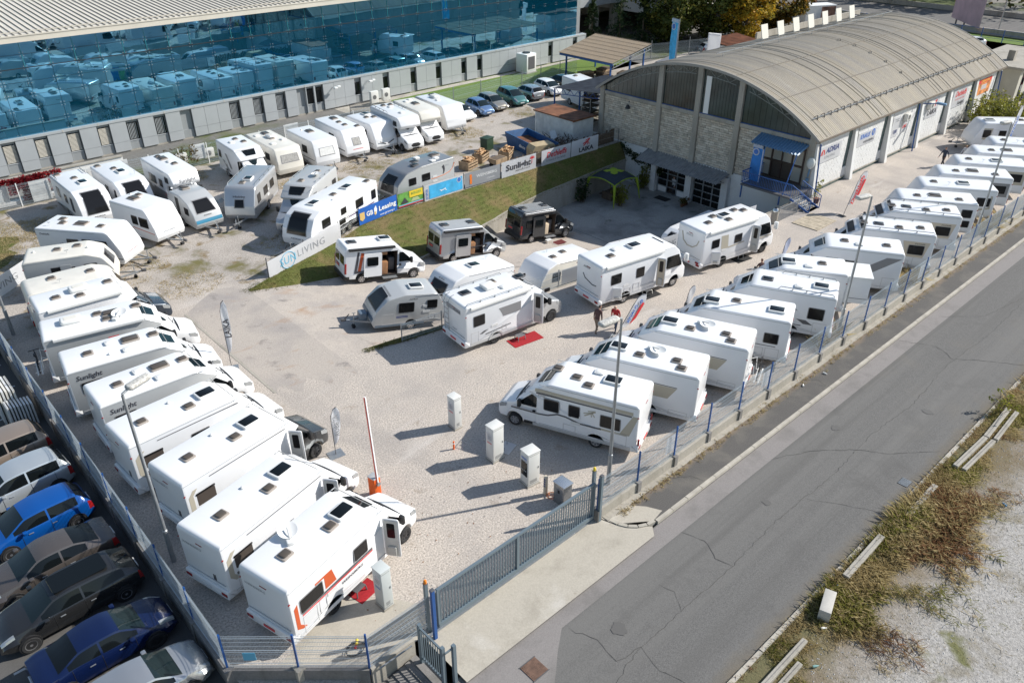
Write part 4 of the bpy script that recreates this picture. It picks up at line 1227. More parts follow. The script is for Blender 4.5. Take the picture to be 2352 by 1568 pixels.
def ducato_cab(root, L, xb, m, w=2.06, trim=True, cover=None, rim_dark=False):
    def df(x, y, z):
        t = min(1, max(0, (x - (L - 1.4)) / 1.4)); s = 1 - .18 * t * t
        if z > 1.15: s *= 1 - .12 * (z - 1.15)
        return (x, y * s, z)
    fx = L - .93
    pts = fillet([(xb - .25, .36)] + arch(fx, .42, .34) + [(L - .1, .30, .08), (L, .48, .08), (L - .02, .92, .15), (L - .28, 1.14, .2), (L - .95, 1.37, .08), (L - 1.76, 2.1, .1), (xb - .25, 2.14)], 4)
    V, F = rprism(pts, -w / 2, w / 2, .08, 3, 'y', df)
    o = mk('cab', V, F, m, root, 38)
    strip(o, 'windscreen', [(L - .99, 1.385), (L - 1.3, 1.665), (L - 1.73, 2.065)], [.84, .82, .77], cover or WSCR, .014, 8, .05)
    MB().bar((L - 1.0, -.05, 1.42), (L - 1.22, .5, 1.63), .03, .02).bar((L - 1.0, .5, 1.42), (L - 1.15, -.2, 1.57), .03, .02).mk('wiper', BLK, o)
    strip(o, 'bonnet_cowl', [(L - .86, 1.345), (L - .99, 1.385)], [.84, .84], BLK, .013, 8, .05)
    for s in (-1, 1):
        side_panel(o, 'side_window', [(L - 2.02, 1.33), (L - 1.1, 1.33), (L - 1.17, 1.45), (L - 1.74, 1.97), (L - 2.02, 1.97)], s, w, GLASS, .012, df, .06)
        side_panel(o, 'headlight', [(L - .46, .95), (L - .1, .78), (L - .06, .92), (L - .2, 1.06), (L - .50, 1.15)], s, w - .06, LAMP, .04, df, .03)
        rbox('mirror', L - 1.3, L - 1.14, s * 1.16 - .11, s * 1.16 + .11, 1.28, 1.66, .05, BLK, o)
        side_panel(o, 'sill_trim', [(L - 2.0, .36), (L - 1.42, .36), (L - 1.42, .5), (L - 2.0, .5)], s, w, BLK if trim else m, .01, df, 0)
        side_panel(o, 'door_handle', [(L - 1.98, 1.06), (L - 1.84, 1.06), (L - 1.84, 1.18), (L - 1.98, 1.18)], s, w, BLK, .016, df, .02)
    strip(o, 'grille', [(L - .01, .52), (L - .005, .68), (L - .03, .86)], [.55, .58, .5], BLK, .02, 6, .02, df)
    strip(o, 'bumper_trim', [(L - .1, .31), (L - .01, .47)], [.72, .74], BLK if trim else DGREY, .022, 8, .06, df)
    wheels(root, [fx], w - .0, .335, rim_dark)
    return o
def base_parts(root, L, w, H, xr, rim_dark=False, plate=PLATE, body=W):
    wheels(root, [xr], w - .1, .335, rim_dark)
    V, F = rprism(fillet([(-.07, .40, .05), (.28, .38, .02), (.28, .74, .02), (-.05, .8, .06)], 3), -w / 2 - .004, w / 2 + .004, .05, 2, 'y')
    b = mk('rear_bumper', V, F, body, root, 40)
    for s in (-1, 1):
        rbox('tail_light', -.085, .0, s * (w / 2 - .2) - .15, s * (w / 2 - .2) + .15, .52, .66, .03, REDL, b)
        rbox('marker_light', .02, .1, s * (w / 2) - .012, s * (w / 2) + .012, H - .60, H - .55, .01, REDL, root)
    ubox('number_plate', -.09, -.07, -.26, .26, .54, .64, plate, b)
    ubox('brake_light', .015, .05, -.16, .16, H - .41, H - .385, REDL, root)
VENT = mat('vent_grille_white', (.62, .62, .61), .5)
def dress(root, w, H, o):
    xm = o.get('xm', 4.2)
    for s in (-1, 1):
        y0, y1 = (w / 2 - .01, w / 2 + .014) if s > 0 else (-w / 2 - .014, -w / 2 + .01)
        box('roof_trim', .12, xm, y0, y1, H - .13, H - .105, mat('trim_grey', (.44, .45, .46), .5), root)
        box('skirt_trim', .3, xm, y0, y1, .60, .615, mat('trim_grey', (.44, .45, .46), .5), root)
        for x, z in ((xm * .62, 1.05), (xm * .62, 1.42)) if s > 0 else ((xm * .4, 1.15),):
            v_ = ubox('vent_grille', x - .22, x + .22, y0, y1 + (.004 if s > 0 else 0), z, z + .15, VENT, root)
    box('rear_seam', -.005, .035, -w / 2 + .12, w / 2 - .12, .98, .992, mat('trim_grey', (.44, .45, .46), .5), root)
    for a in o.get('sky', ()): skylight(root, a[0], a[1], H - .012, a[2] if len(a) > 2 else 's')
    for x, y in o.get('ac', ()): aircon_roof(root, x, y, H - .01)
    if 'dish' in o: dish(root, o['dish'][0], o['dish'][1], H - .01, o['dish'][2] if len(o['dish']) > 2 else .4)
    if 'rails' in o: pole_rails(root, o['rails'][0], o['rails'][1], w, H)
    if 'rack' in o: bike_rack(root)
    for a in o.get('winR', ()): window(root, *a, -1, w)
    for a in o.get('winL', ()): window(root, *a, 1, w)
    for a in o.get('flapR', ()): ring(root, *a, -1, w)
    for a in o.get('flapL', ()): ring(root, *a, 1, w)
    for pts, m in o.get('decR', ()): side_panel(root, 'graphic', pts, -1, w, m, .006, None, .0)
    for pts, m in o.get('decL', ()): side_panel(root, 'graphic', pts, 1, w, m, .006, None, .0)
    if 'awnR' in o:
        x0, x1, m = o['awnR']; V, F = rprism(rrect(-w / 2 - .1, -w / 2 + .04, H - .24, H - .06, .04), x0, x1, .01, 1, 'z'); mk('awning', [(c, a, b) for a, b, c in V], [f for f in F], m, root, 40)
    if 'awnL' in o:
        x0, x1, m = o['awnL']; V, F = rprism(rrect(w / 2 - .04, w / 2 + .1, H - .24, H - .06, .04), x0, x1, .01, 1, 'z'); mk('awning', [(c, a, b) for a, b, c in V], [f for f in F], m, root, 40)
    for (x, y) in o.get('mush', ()):
        MB().tube([(x, y, H - .02), (x, y, H + .05), (x, y, H + .09)], [.07, .08, .04], 10).mk('roof_vent', WPL, root, 50)
    if 'ant' in o:
        x, y = o['ant']; MB().tube([(x, y, H), (x, y, H + .22)], .012, 5).bar((x - .12, y, H + .2), (x + .12, y, H + .22), .03).mk('antenna', LGREY, root)
def semi(label, group, u, v, hd, L=7.0, w=2.28, H=2.85, body=None, cabm=None, sidem=None, z=0, capwin=True, kind='semi', **o):
    body = body or W; cabm = cabm or W; sidem = sidem or SIDEW
    root = empty('motorhome', (0, 0, 0), 0, label, 'motorhome', group)
    place(root, u, v, hd, z)
    xb = L - 2.05
    xr = L - .93 - o.get('wb', 4.03)
    if kind == 'semi':
        prof = fillet([(.06, .38, .03)] + arch(xr, .41, .38) + [(xb, .38, .02), (xb, 1.96, .05), (L - 1.74, 2.09, .08), (L - 1.60, 2.2, .09), (L - 2.65, H, .6), (.03, H, o.get('rr', .2))], 6)
        def df(x, y, zz):
            t = min(1, max(0, (x - xb + .3) / 1.2)); return (x, y * (1 - .20 * t * t), zz)
    else:   # alcove over the cab
        prof = fillet([(.06, .38, .03)] + arch(xr, .41, .38) + [(xb, .38, .02), (xb, 1.96, .05), (L - .95, 2.0, .12), (L - .78, 2.25, .2), (L - 1.15, H - .02, .55), (.03, H, .2)], 6)
        def df(x, y, zz):
            t = min(1, max(0, (x - xb) / 1.3)); return (x, y * (1 - .10 * t * t), zz)
    b = bodymesh(root, prof, w, body, sidem, .08, df)
    door = o.get('door')
    cuts = []
    if door:
        cuts.append((door[0], door[1], -w / 2 - .3, -w / 2 + 1.1, .52, 2.42))
    for a in o.get('holes', ()): cuts.append((a[0], a[1], -w / 2 - .3, -w / 2 + .9, a[2], a[3]))
    if cuts: cut(b, cuts)
    if door:
        opendoor(root, door[0], door[1], .54, 2.4, w, door[2], 'front', mat('door_lining_grey', (.52, .51, .48), .6))
        rbox('entry_cabinet', door[0] + .02, door[1] - .25, -w / 2 + .5, -w / 2 + 1.05, .55, 1.5, .02, WOOD, root)
    cb = ducato_cab(root, L, xb, cabm, rim_dark=o.get('dark', False), cover=o.get('cover'))
    base_parts(root, L, w, H, xr, o.get('dark', False), o.get('plate', PLATE), body)
    if kind == 'semi':
        xs = [(x, zz) for x, zz in prof if x > xb + .0 and zz > 2.2]
        if capwin:
            A = Vector((L - 1.74, 2.29)); B = Vector((L - 2.55, H - .08))
            t0, t1 = .22, .92
            p = [A.lerp(B, t) for t in (t0, (t0 + t1) / 2, t1)]
            strip(b, 'skyview_window', [(q.x, q.y) for q in p], [.42, .5, .54], GLASS, .03, 6)
            strip(b, 'skyview_rim', [(q.x, q.y) for q in (A.lerp(B, t0 - .06), A.lerp(B, .5), A.lerp(B, t1 + .06))], [.48, .56, .60], BLK if o.get('blkrim') else body, .022, 6)
        MB().box(xb - .28, xb - .255, -w / 2 + .09, w / 2 - .09, H - .015, H + .006).mk('roof_seam', mat('seam_grey', (.32, .32, .31), .7), b)
    else:
        for s in (-1, 1): window(root, L - 2.0, L - 1.45, 2.2, 2.6, s, w, None, lambda x, y, zz: df(x, y, zz))
    dress(root, w, H, dict(o, xm=xb - .15))
    return root
def integ(label, group, u, v, hd, L=7.1, w=2.3, H=2.9, body=None, sidem=None, z=0, **o):
    body = body or W; sidem = sidem or SIDEW
    root = empty('motorhome', (0, 0, 0), 0, label, 'motorhome', group)
    place(root, u, v, hd, z)
    fx = L - .98; xr = fx - o.get('wb', 4.03)
    prof = fillet([(.06, .38, .03)] + arch(xr, .41, .38) + arch(fx, .42, .36) + [(L - .08, .36, .1), (L, .6, .1), (L - .02, 1.1, .15), (L - .22, 1.32, .12), (L - .72, 2.42, .2), (L - 1.25, H, .4), (.04, H, .22)], 6)
    def df(x, y, zz):
        t = min(1, max(0, (x - (L - 1.2)) / 1.2)); return (x, y * (1 - .10 * t * t), zz)
    b = bodymesh(root, prof, w, body, sidem, .09, df)
    cuts = []
    door = o.get('door')
    if door: cuts.append((door[0], door[1], -w / 2 - .3, -w / 2 + 1.1, .52, 2.45))
    for a in o.get('holes', ()): cuts.append((a[0], a[1], -w / 2 - .3, -w / 2 + 1.0, a[2], a[3]))
    if cuts: cut(b, cuts, o.get('inner'))
    if door:
        opendoor(root, door[0], door[1], .54, 2.43, w, door[2], 'front', o.get('lining', mat('door_lining_beige', (.55, .47, .36), .6)))
        rbox('entry_cabinet', door[0] + .02, door[1] - .3, -w / 2 + .5, -w / 2 + 1.05, .55, 1.4, .02, WOOD, root)
    for a in o.get('hatchdoor', ()):
        opendoor(root, a[0], a[1], a[2], a[3], w, a[4], 'rear', WPL, False)
    A = Vector((L - .27, 1.42)); B = Vector((L - .69, 2.35))
    strip(b, 'windscreen', [tuple(A.lerp(B, t)) for t in (0, .5, 1)], [1.0, .99, .96], WSCR, .012, 8, .05)
    for s in (-1, 1):
        side_panel(root, 'cab_window', [(L - 1.75, 1.4), (L - .42, 1.36), (L - .78, 2.2), (L - 1.75, 2.2)], s, w, GLASS, .016, df, .08)
        rbox('mirror', L - .35, L - .15, s * 1.28 - .13, s * 1.28 + .13, 1.65, 2.15, .06, WPL, root)
        rbox('headlight', L - .12, L + .02, s * .72 - .17, s * .72 + .17, .82, 1.05, .05, LAMP, root)
    strip(b, 'grille', [(L, .64), (L - .01, .95)], [.4, .5], BLK, .015, 6, 0)
    wheels(root, [fx], w - .12, .335, o.get('dark', False))
    base_parts(root, L, w, H, xr, o.get('dark', False), PLATE, body)
    dress(root, w, H, dict(o, xm=L - 1.9))
    return root
def caravan(label, group, u, v, hd, L=5.6, w=2.3, H=2.58, body=None, sidem=None, z=0, front='slant', fw=None, hitch=True, low=None, pitch=0, **o):
    body = body or W; sidem = sidem or SIDEW
    root = empty('caravan', (0, 0, 0), 0, label, 'caravan', group)
    place(root, u, v, hd, z)
    if pitch: root.rotation_euler = (0, pitch, R(hd))
    xw = L * .46
    tops = {'slant': [(L - .14, .40, .1), (L, .72, .2), (L - .14, 1.35, .3), (L - .82, H, .5)],
            'pano': [(L - .1, .40, .1), (L, .85, .3), (L - .16, 1.5, .4), (L - .62, 2.25, .5), (L - 1.45, H, .7)],
            'flat': [(L - .1, .42, .1), (L, .85, .15), (L - .05, 1.35, .1), (L - .42, H, .35)],
            'tear': [(L - .15, .36, .1), (L, .7, .25), (L - .28, 1.35, .4), (L - .95, 2.05, .6), (L - 2.0, H, 1.0)],
            'hump': [(L - .1, .40, .1), (L + .02, .8, .3), (L - .2, 1.6, .6), (L - 1.1, 2.35, .8), (L - 2.6, H, 1.6)]}[front]
    back = {'tear': [(.35, H - .05, .6), (-.02, 1.3, .6)]}.get(front, [(.04, H, o.get('rr', .16))])
    prof = fillet([(.04, .40, .03)] + arch(xw, .37, .40) + (arch(xw + .78, .37, .40) if o.get('tandem') else []) + tops + back, 7)
    b = bodymesh(root, prof, w, body, sidem, o.get('rim', .08))
    fl = [(x, zz) for x, zz in prof if x > L - 2.2 and zz > .45]
    def zx(zz):
        for (a, b2), (c, d) in zip(fl, fl[1:]):
            if min(b2, d) <= zz <= max(b2, d) and abs(d - b2) > 1e-5: return a + (c - a) * (zz - b2) / (d - b2)
        return fl[-1][0]
    def along(z0, z1, n=8): return [(zx(z0 + (z1 - z0) * i / n), z0 + (z1 - z0) * i / n) for i in range(n + 1)]
    if fw:
        z0, z1, hw0, hw1, m = fw
        n = 8
        hws = [hw0 + (hw1 - hw0) * i / n for i in range(n + 1)]
        strip(b, 'front_window', along(z0, z1), hws, m, .022, 6)
        strip(b, 'front_window_rim', along(max(.5, z0 - .05), min(H - .03, z1 + .04)), [h + .06 for h in hws], o.get('rimm', MGREY), .012, 6)
    if o.get('fstripe'): strip(b, 'front_stripe', along(*o['fstripe'][:2]), [o['fstripe'][2]] * 9, o['fstripe'][3], .014, 6)
    if low: strip(b, 'front_lower_panel', along(.48, low[0]), [w / 2 - .06] * 9, low[1], .016, 6)
    wheels(root, [xw] + ([xw + .78] if o.get('tandem') else []), w - .06, .32)
    for s in (-1, 1):
        rbox('tail_light', -.03, .04, s * (w / 2 - .22) - .1, s * (w / 2 - .22) + .1, .62, .95, .03, REDL, root)
        rbox('marker_light', .02, .1, s * (w / 2) - .012, s * (w / 2) + .012, H - .48, H - .43, .01, REDL, root)
    ubox('number_plate', -.03, 0.03, -.25, .25, .55, .66, PLATEW, root)
    if hitch:
        d = MB()
        for s in (-1, 1): d.bar((L - .5, s * .55, .42), (L + .95, s * .04, .44), .07, .1)
        d.tube([(L + .9, 0, .45), (L + 1.35, 0, .47)], .05, 8)
        dd = d.mk('drawbar', STEEL, root)
        rbox('coupling', L + 1.2, L + 1.5, -.07, .07, .42, .6, .04, DGREY, dd); MB().bar((L + 1.3, 0, .55), (L + 1.02, 0, .85), .04).mk('handbrake', BLK, dd)
        MB().tube([(L + .78, .12, .25), (L + .78, .12, .95)], .03, 6).bar((L + .68, .12, .95), (L + .9, .12, .95), .03).mk('jockey_mast', STEEL, dd)
        ty, ri = wheel_meshes(.11, False)
        link('jockey_wheel', ty, root, (L + .78, .12, .11))
    dress(root, w, H, dict(o, xm=L - (2.6 if front in ('tear', 'hump') else 1.7)))
    return root, along, b
def campervan(label, u, v, hd, L, m, z, pitch, awn, wb, **o):
    w = 2.04
    H = 2.56
    root = empty('campervan', (0, 0, 0), 0, label, 'campervan', 'camper vans parked on the sunken ramp')
    root.location = (u, v, z); root.rotation_euler = (0, pitch, R(hd))
    fx = L - .93; xr = fx - wb
    def df(x, y, zz):
        t = min(1, max(0, (x - (L - 1.4)) / 1.4)); s = 1 - .18 * t * t
        if zz > 1.15: s *= 1 - .075 * (zz - 1.15)
        return (x, y * s, zz)
    prof = fillet([(.05, .38)] + arch(xr, .40, .36) + arch(fx, .42, .34) + [(L - .1, .30, .08), (L, .48, .08), (L - .02, .92, .15), (L - .28, 1.14, .2), (L - .95, 1.37, .08), (L - 1.78, 2.12, .12), (L - 2.35, H, .35), (.12, H, .2), (0, 2.2, .2), (.0, .6, .05)], 5)
    b = bodymesh(root, prof, w, m, m, .10, df)
    dx0, dx1 = L - 3.32, L - 2.12
    cut(b, [(dx0, dx1, -1.4, .45, .50, 2.10)])
    strip(b, 'windscreen', [(L - .99, 1.385), (L - 1.3, 1.665), (L - 1.73, 2.065)], [.84, .82, .77], WSCR, .014, 8, .05)
    for s in (-1, 1):
        side_panel(b, 'cab_window', [(L - 2.02, 1.33), (L - 1.1, 1.33), (L - 1.17, 1.45), (L - 1.74, 1.97), (L - 2.02, 1.97)], s, w, GLASS, .012, df, .06)
        side_panel(b, 'headlight', [(L - .46, .95), (L - .1, .78), (L - .06, .92), (L - .2, 1.06), (L - .50, 1.15)], s, w - .06, LAMP, .04, df, .03)
        rbox('mirror', L - 1.3, L - 1.14, s * 1.16 - .11, s * 1.16 + .11, 1.28, 1.66, .05, BLK, root)
        side_panel(b, 'sill_trim', [(xr + .45, .36), (fx - .47, .36), (fx - .47, .5), (xr + .45, .5)], s, w, BLK, .012, df, 0)
        rbox('tail_light', -.02, .1, s * (w / 2 - .04) - .06, s * (w / 2 - .04) + .06, .8, 1.5, .03, REDL, root)
        ubox('back_door_window', -.02, .02, s * .44 - .36, s * .44 + .36, 1.35, 1.95, GLASS, root)
    V, F = rprism(fillet([(-.08, .35, .05), (.32, .33, .02), (.32, .62, .02), (-.05, .66, .06)], 3), -w / 2 - .01, w / 2 + .01, .05, 2, 'y'); mk('rear_bumper', V, F, BLK, root, 40)
    ubox('number_plate', -.03, .02, .12, .62, .98, 1.1, PLATE, root); ubox('plate_recess', -.012, .025, .05, .7, .92, 1.16, DGREY, root)
    strip(b, 'grille', [(L - .01, .52), (L - .005, .68), (L - .03, .86)], [.55, .58, .5], BLK, .02, 6, .02, df)
    strip(b, 'bumper_trim', [(L - .1, .31), (L - .01, .47)], [.72, .74], BLK, .022, 8, .06, df)
    wheels(root, [fx, xr], w, .335)
    # slid-back door, with its window, and the fittings seen inside
    d = side_panel(root, 'sliding_door', rect(dx0 - 1.18, dx0 + .04, .52, 2.1), -1, w + .2, m, .05, lambda x, y, zz: (x, y * (1 - .075 * max(0, zz - 1.15)), zz), .06)
    side_panel(d, 'door_window', rect(dx0 - .98, dx0 - .22, 1.28, 1.86), -1, w + .3, GLASS, .02, lambda x, y, zz: (x, y * (1 - .075 * max(0, zz - 1.15)), zz), .06)
    rbox('kitchen_block', dx0 + .03, dx0 + .52, -.98, -.45, .52, 1.38, .02, o.get('wood', WOOD), root)
    rbox('overhead_locker', dx0 + .03, dx0 + .5, -.86, -.5, 1.85, 2.08, .02, o.get('wood', WOOD), root)
    rbox('seat', dx1 - .5, dx1 - .05, -.6, .0, .6, 1.5, .08, DGREY, root)
    ubox('entry_step', dx0 + .1, dx1 - .1, -w / 2 - .3, -w / 2 + .02, .34, .39, STEEL, root)
    if 'sidewin' in o: side_panel(root, 'side_window', rect(*o['sidewin']), -1, w, GLASS, .012, df, .06)
    V, F = rprism(rrect(-w / 2 - .06, -w / 2 + .1, H - .22, H - .06, .04), .25, L - 2.35, .01, 1, 'z'); mk('awning', [(c, a, b2) for a, b2, c in V], F, awn, root, 40)
    for i in range(8):
        y = -.72 + i * .206
        ubox('roof_rib', .45, L - 2.45, y - .035, y + .035, H - .01, H + .025, o.get('ribm', m), root)
    skylight(root, .75, 0, H + .02, 'p'); skylight(root, L - 2.75, .05, H + .02, 'm' if m is W else 'p')
    side_panel(root, 'door_handle', rect(dx1 + .1, dx1 + .24, 1.05, 1.2), -1, w, BLK, .02, df, .02)
    for pts, dm in o.get('dec', ()): side_panel(root, 'graphic', pts, -1, w, dm, .006, df, 0)
    return root
# ------------------------------------------------------------------ cars
def car_meshes(style):
    if ('car', style) in CACHE: return CACHE[('car', style)]
    # x, belt z, top z, belt half width, top half width
    S = {'hatch': (4.15, 1.76, [(0, .62, .64, .64, .6), (.05, .9, .92, .72, .66), (.14, 1.0, 1.04, .76, .62), (.5, 1.02, 1.42, .78, .56), (1.1, 1.0, 1.47, .8, .6), (1.9, .96, 1.48, .8, .6), (2.45, .94, 1.41, .79, .57), (3.22, .93, .97, .76, .68), (3.75, .82, .87, .70, .58), (4.08, .66, .68, .60, .5), (4.15, .5, .52, .52, .45)], (.14, .5), (2.45, 3.22), (.55, 2.95), 1.62),
         'small': (3.55, 1.62, [(0, .62, .64, .6, .56), (.05, .92, .95, .66, .6), (.12, 1.0, 1.04, .7, .58), (.38, 1.02, 1.42, .72, .52), (.9, 1.0, 1.5, .74, .56), (1.6, .97, 1.5, .74, .56), (2.1, .95, 1.42, .73, .53), (2.8, .95, .99, .7, .62), (3.25, .84, .88, .64, .54), (3.5, .66, .68, .56, .48), (3.55, .5, .52, .5, .42)], (.12, .38), (2.1, 2.8), (.45, 2.55), 1.42),
         'mpv': (4.3, 1.78, [(0, .62, .64, .66, .6), (.05, .95, .98, .72, .66), (.12, 1.05, 1.1, .76, .64), (.42, 1.06, 1.52, .78, .58), (1.2, 1.04, 1.58, .8, .62), (2.0, 1.0, 1.58, .8, .62), (2.5, .98, 1.5, .79, .58), (3.45, .97, 1.01, .75, .66), (3.9, .85, .9, .68, .56), (4.22, .66, .68, .6, .5), (4.3, .5, .52, .52, .44)], (.12, .42), (2.5, 3.45), (.5, 3.1), 1.7),
         'sedan': (4.5, 1.78, [(0, .6, .62, .66, .6), (.05, .9, .94, .72, .64), (.35, .98, 1.02, .76, .64), (.72, .99, 1.03, .78, .66), (1.42, .99, 1.36, .79, .54), (1.95, .97, 1.43, .8, .57), (2.5, .94, 1.42, .8, .57), (2.75, .93, 1.35, .79, .55), (3.5, .92, .96, .76, .68), (4.1, .82, .86, .7, .58), (4.43, .64, .66, .6, .5), (4.5, .5, .52, .52, .45)], (.72, 1.42), (2.75, 3.5), (1.0, 3.2), 2.0),
         'estate': (4.85, 1.86, [(0, .6, .62, .7, .64), (.06, .92, .96, .76, .68), (.16, 1.02, 1.07, .8, .68), (.75, 1.02, 1.40, .82, .6), (1.5, 1.0, 1.48, .84, .62), (2.4, .97, 1.5, .84, .62), (2.9, .95, 1.42, .83, .59), (3.72, .94, .98, .8, .72), (4.35, .84, .89, .73, .62), (4.75, .66, .68, .64, .54), (4.85, .5, .52, .56, .48)], (.16, .75), (2.9, 3.72), (.6, 3.42), 2.0),
         'coupe': (4.65, 1.84, [(0, .6, .62, .68, .62), (.06, .92, .96, .74, .66), (.35, 1.0, 1.04, .78, .64), (.6, 1.0, 1.07, .8, .62), (1.45, .99, 1.38, .82, .56), (2.0, .96, 1.44, .82, .58), (2.45, .94, 1.44, .82, .58), (2.75, .93, 1.37, .81, .56), (3.5, .92, .96, .78, .7), (4.15, .82, .87, .72, .6), (4.57, .64, .66, .62, .52), (4.65, .5, .52, .54, .46)], (.62, 1.45), (2.75, 3.5), (1.1, 3.2), 1.95)}[style]
    L, Wd, tab, rg, ws, sg, bp = S
    xs = set()
    N = 44
    for i in range(N + 1): xs.add(round(L * (.5 - .5 * cos(pi * i / N)) * .3 + L * i / N * .7, 3))
    for x in (rg[0], rg[1], ws[0], ws[1], sg[0], sg[1], bp, bp + .07): xs.add(round(x, 3))
    xs = sorted(xs)
    def at(x, k):
        def lin(q): return lerp([(r_[0], r_[k]) for r_ in tab], q)
        return (lin(x - .12 if x > .12 else x) + lin(x) * 2 + lin(min(L, x + .12))) / 4 if .25 < x < L - .25 else lin(x)
    hw0 = Wd / 2
    V = []
    rows = 12
    for x in xs:
        bz, tz, bw, tw = (at(x, k) for k in (1, 2, 3, 4))
        e = min(x, L - x)
        hw = hw0 * (1 - .16 * max(0, 1 - e / .55) ** 2)
        zb = .24 + .08 * max(0, 1 - e / .35)
        k = min(1, max(.08, (tz - bz) / .25))
        mz = min(.62, bz - .1)
        half = [(0, zb), (.82 * hw, zb), (.965 * hw, zb + .08), (hw, mz), (min(hw, bw + .055), bz - .07), (min(hw * .985, bw + .02), bz), (min(hw * .98, bw), bz + .03 * k), (tw + .035, tz - .07 * k), (tw, tz - .012), (tw * .62, tz + .018), (tw * .3, tz + .028), (0, tz + .03)]
        V += [(x, -y, z) for y, z in half] + [(x, y, z) for y, z in half]
    P = {k: [] for k in ('body', 'windscreen', 'rear_window', 'window_r', 'window_l', 'headlight', 'tail_light', 'grille', 'sunroof')}
    for i in range(len(xs) - 1):
        xc = (xs[i] + xs[i + 1]) / 2
        for sd in (0, 1):
            for j in range(rows - 1):
                a = i * 24 + sd * 12 + j; b = a + 24
                f = (a, b, b + 1, a + 1) if sd == 0 else (a, a + 1, b + 1, b)
                key = 'body'
                if j == 6 and sg[0] < xc < sg[1] and not bp < xc < bp + .07: key = 'window_r' if sd == 0 else 'window_l'
                elif j >= 8 and ws[0] + .02 < xc < ws[1]: key = 'windscreen'
                elif j >= 8 and rg[0] < xc < rg[1] - .02: key = 'rear_window'
                elif j in (4, 5, 6) and L - .55 < xc < L - .1: key = 'headlight'
                elif j in (3, 4) and xc < .2: key = 'tail_light'
                elif j == 9 and False: key = 'sunroof'
                P[key].append(f)
    n0 = (len(xs) - 1) * 24
    for sd in (0, 1):
        for j in range(rows - 1):
            a = sd * 12 + j; c = n0 + sd * 12 + j
            P['tail_light' if j == 3 else 'body'].append((a, a + 1, sd * 12 + 11, sd * 12)[::-1] if False else ((0 + sd * 12, a, a + 1) if sd == 0 else (sd * 12, a + 1, a)))
            P['grille' if j in (2, 3) else 'body'].append((n0 + sd * 12, c + 1, c) if sd == 0 else (n0 + sd * 12, c, c + 1))
    out = {}
    for k, fs in P.items():
        if not fs: continue
        used = sorted({i for f in fs for i in f}); mp = {o_: n_ for n_, o_ in enumerate(used)}
        out[k] = mesh(k, [V[i] for i in used], [tuple(mp[i] for i in f) for f in fs], W, 45)
    mb = MB()
    for x in (bp + .035, bp - (.95 if bp > 1.5 else .8), min(ws[1] - .12, bp + 1.12)):
        i = min(range(len(xs)), key=lambda k: abs(xs[k] - x)) * 24
        for o_ in (0, 12):
            P_ = [Vector(V[i + o_ + j]) * 1.0 for j in (2, 3, 4, 5)]
            for a_, b_ in zip(P_, P_[1:]): mb.bar(a_, b_, .014, .012, up=(1, 0, 0))
    out['shut_line'] = mesh('shut_line', mb.V, mb.F, BLK)
    CACHE[('car', style)] = (out, L, Wd)
    return CACHE[('car', style)]
def car(label, group, style, paint, u, v, hd, z=0.0, dark=False, roofm=None, **o):
    out, L, Wd = car_meshes(style)
    root = empty('car', (u, v, z), R(hd), label, 'car', group)
    nm = {'window_r': 'side_window', 'window_l': 'side_window'}
    mm = {'body': paint, 'windscreen': WSCR, 'rear_window': GLASS, 'window_r': GLASS, 'window_l': GLASS, 'headlight': LAMP, 'tail_light': REDL, 'grille': BLK, 'shut_line': BLK}
    for k, me in out.items():
        link(nm.get(k, k), me, root, m=mm[k])
    fx, rx = L - .86, .78
    n = 18
    for x in (fx, rx):
        for s in (-1, 1):
            if 'arch' not in CACHE:
                CACHE['arch'] = mesh('wheel_arch', [(.37 * cos(2 * pi * i / n), yy, .37 * sin(2 * pi * i / n)) for yy in (-.02, .35) for i in range(n)], [tuple(range(n)), tuple(range(2 * n - 1, n - 1, -1))] + [(i, i + n, (i + 1) % n + n, (i + 1) % n) for i in range(n)], BLK)
            link('wheel_arch', CACHE['arch'], root, (x, s * (Wd / 2 - .0), .35), 0 if s < 0 else pi)
    wheels(root, [fx, rx], Wd + .075, .32, dark)
    for s in (-1, 1):
        rbox('mirror', L - 1.62, L - 1.46, s * (Wd / 2 + .06) - .09, s * (Wd / 2 + .06) + .09, .95, 1.07, .04, paint, root)
        for x in (L * .37, L * .58): rbox('door_handle', x - .09, x + .09, s * (Wd / 2 - .02) - .02, s * (Wd / 2 - .02) + .02, .8, .83, .01, STEEL, root)
    ubox('number_plate', L - .02, L + .015, -.25, .25, .42, .52, PLATEW, root); ubox('number_plate', -.015, .03, -.25, .25, .62, .72, PLATEW, root)
    if roofm:
        V, F = rprism(rrect(L * .2, L * .58, -.48, .48, .12), (1.5 if style != 'coupe' else 1.46), (1.535 if style != 'coupe' else 1.49), .01, 1, 'z')
        mk('glass_roof', V, F, roofm, root)
    return root
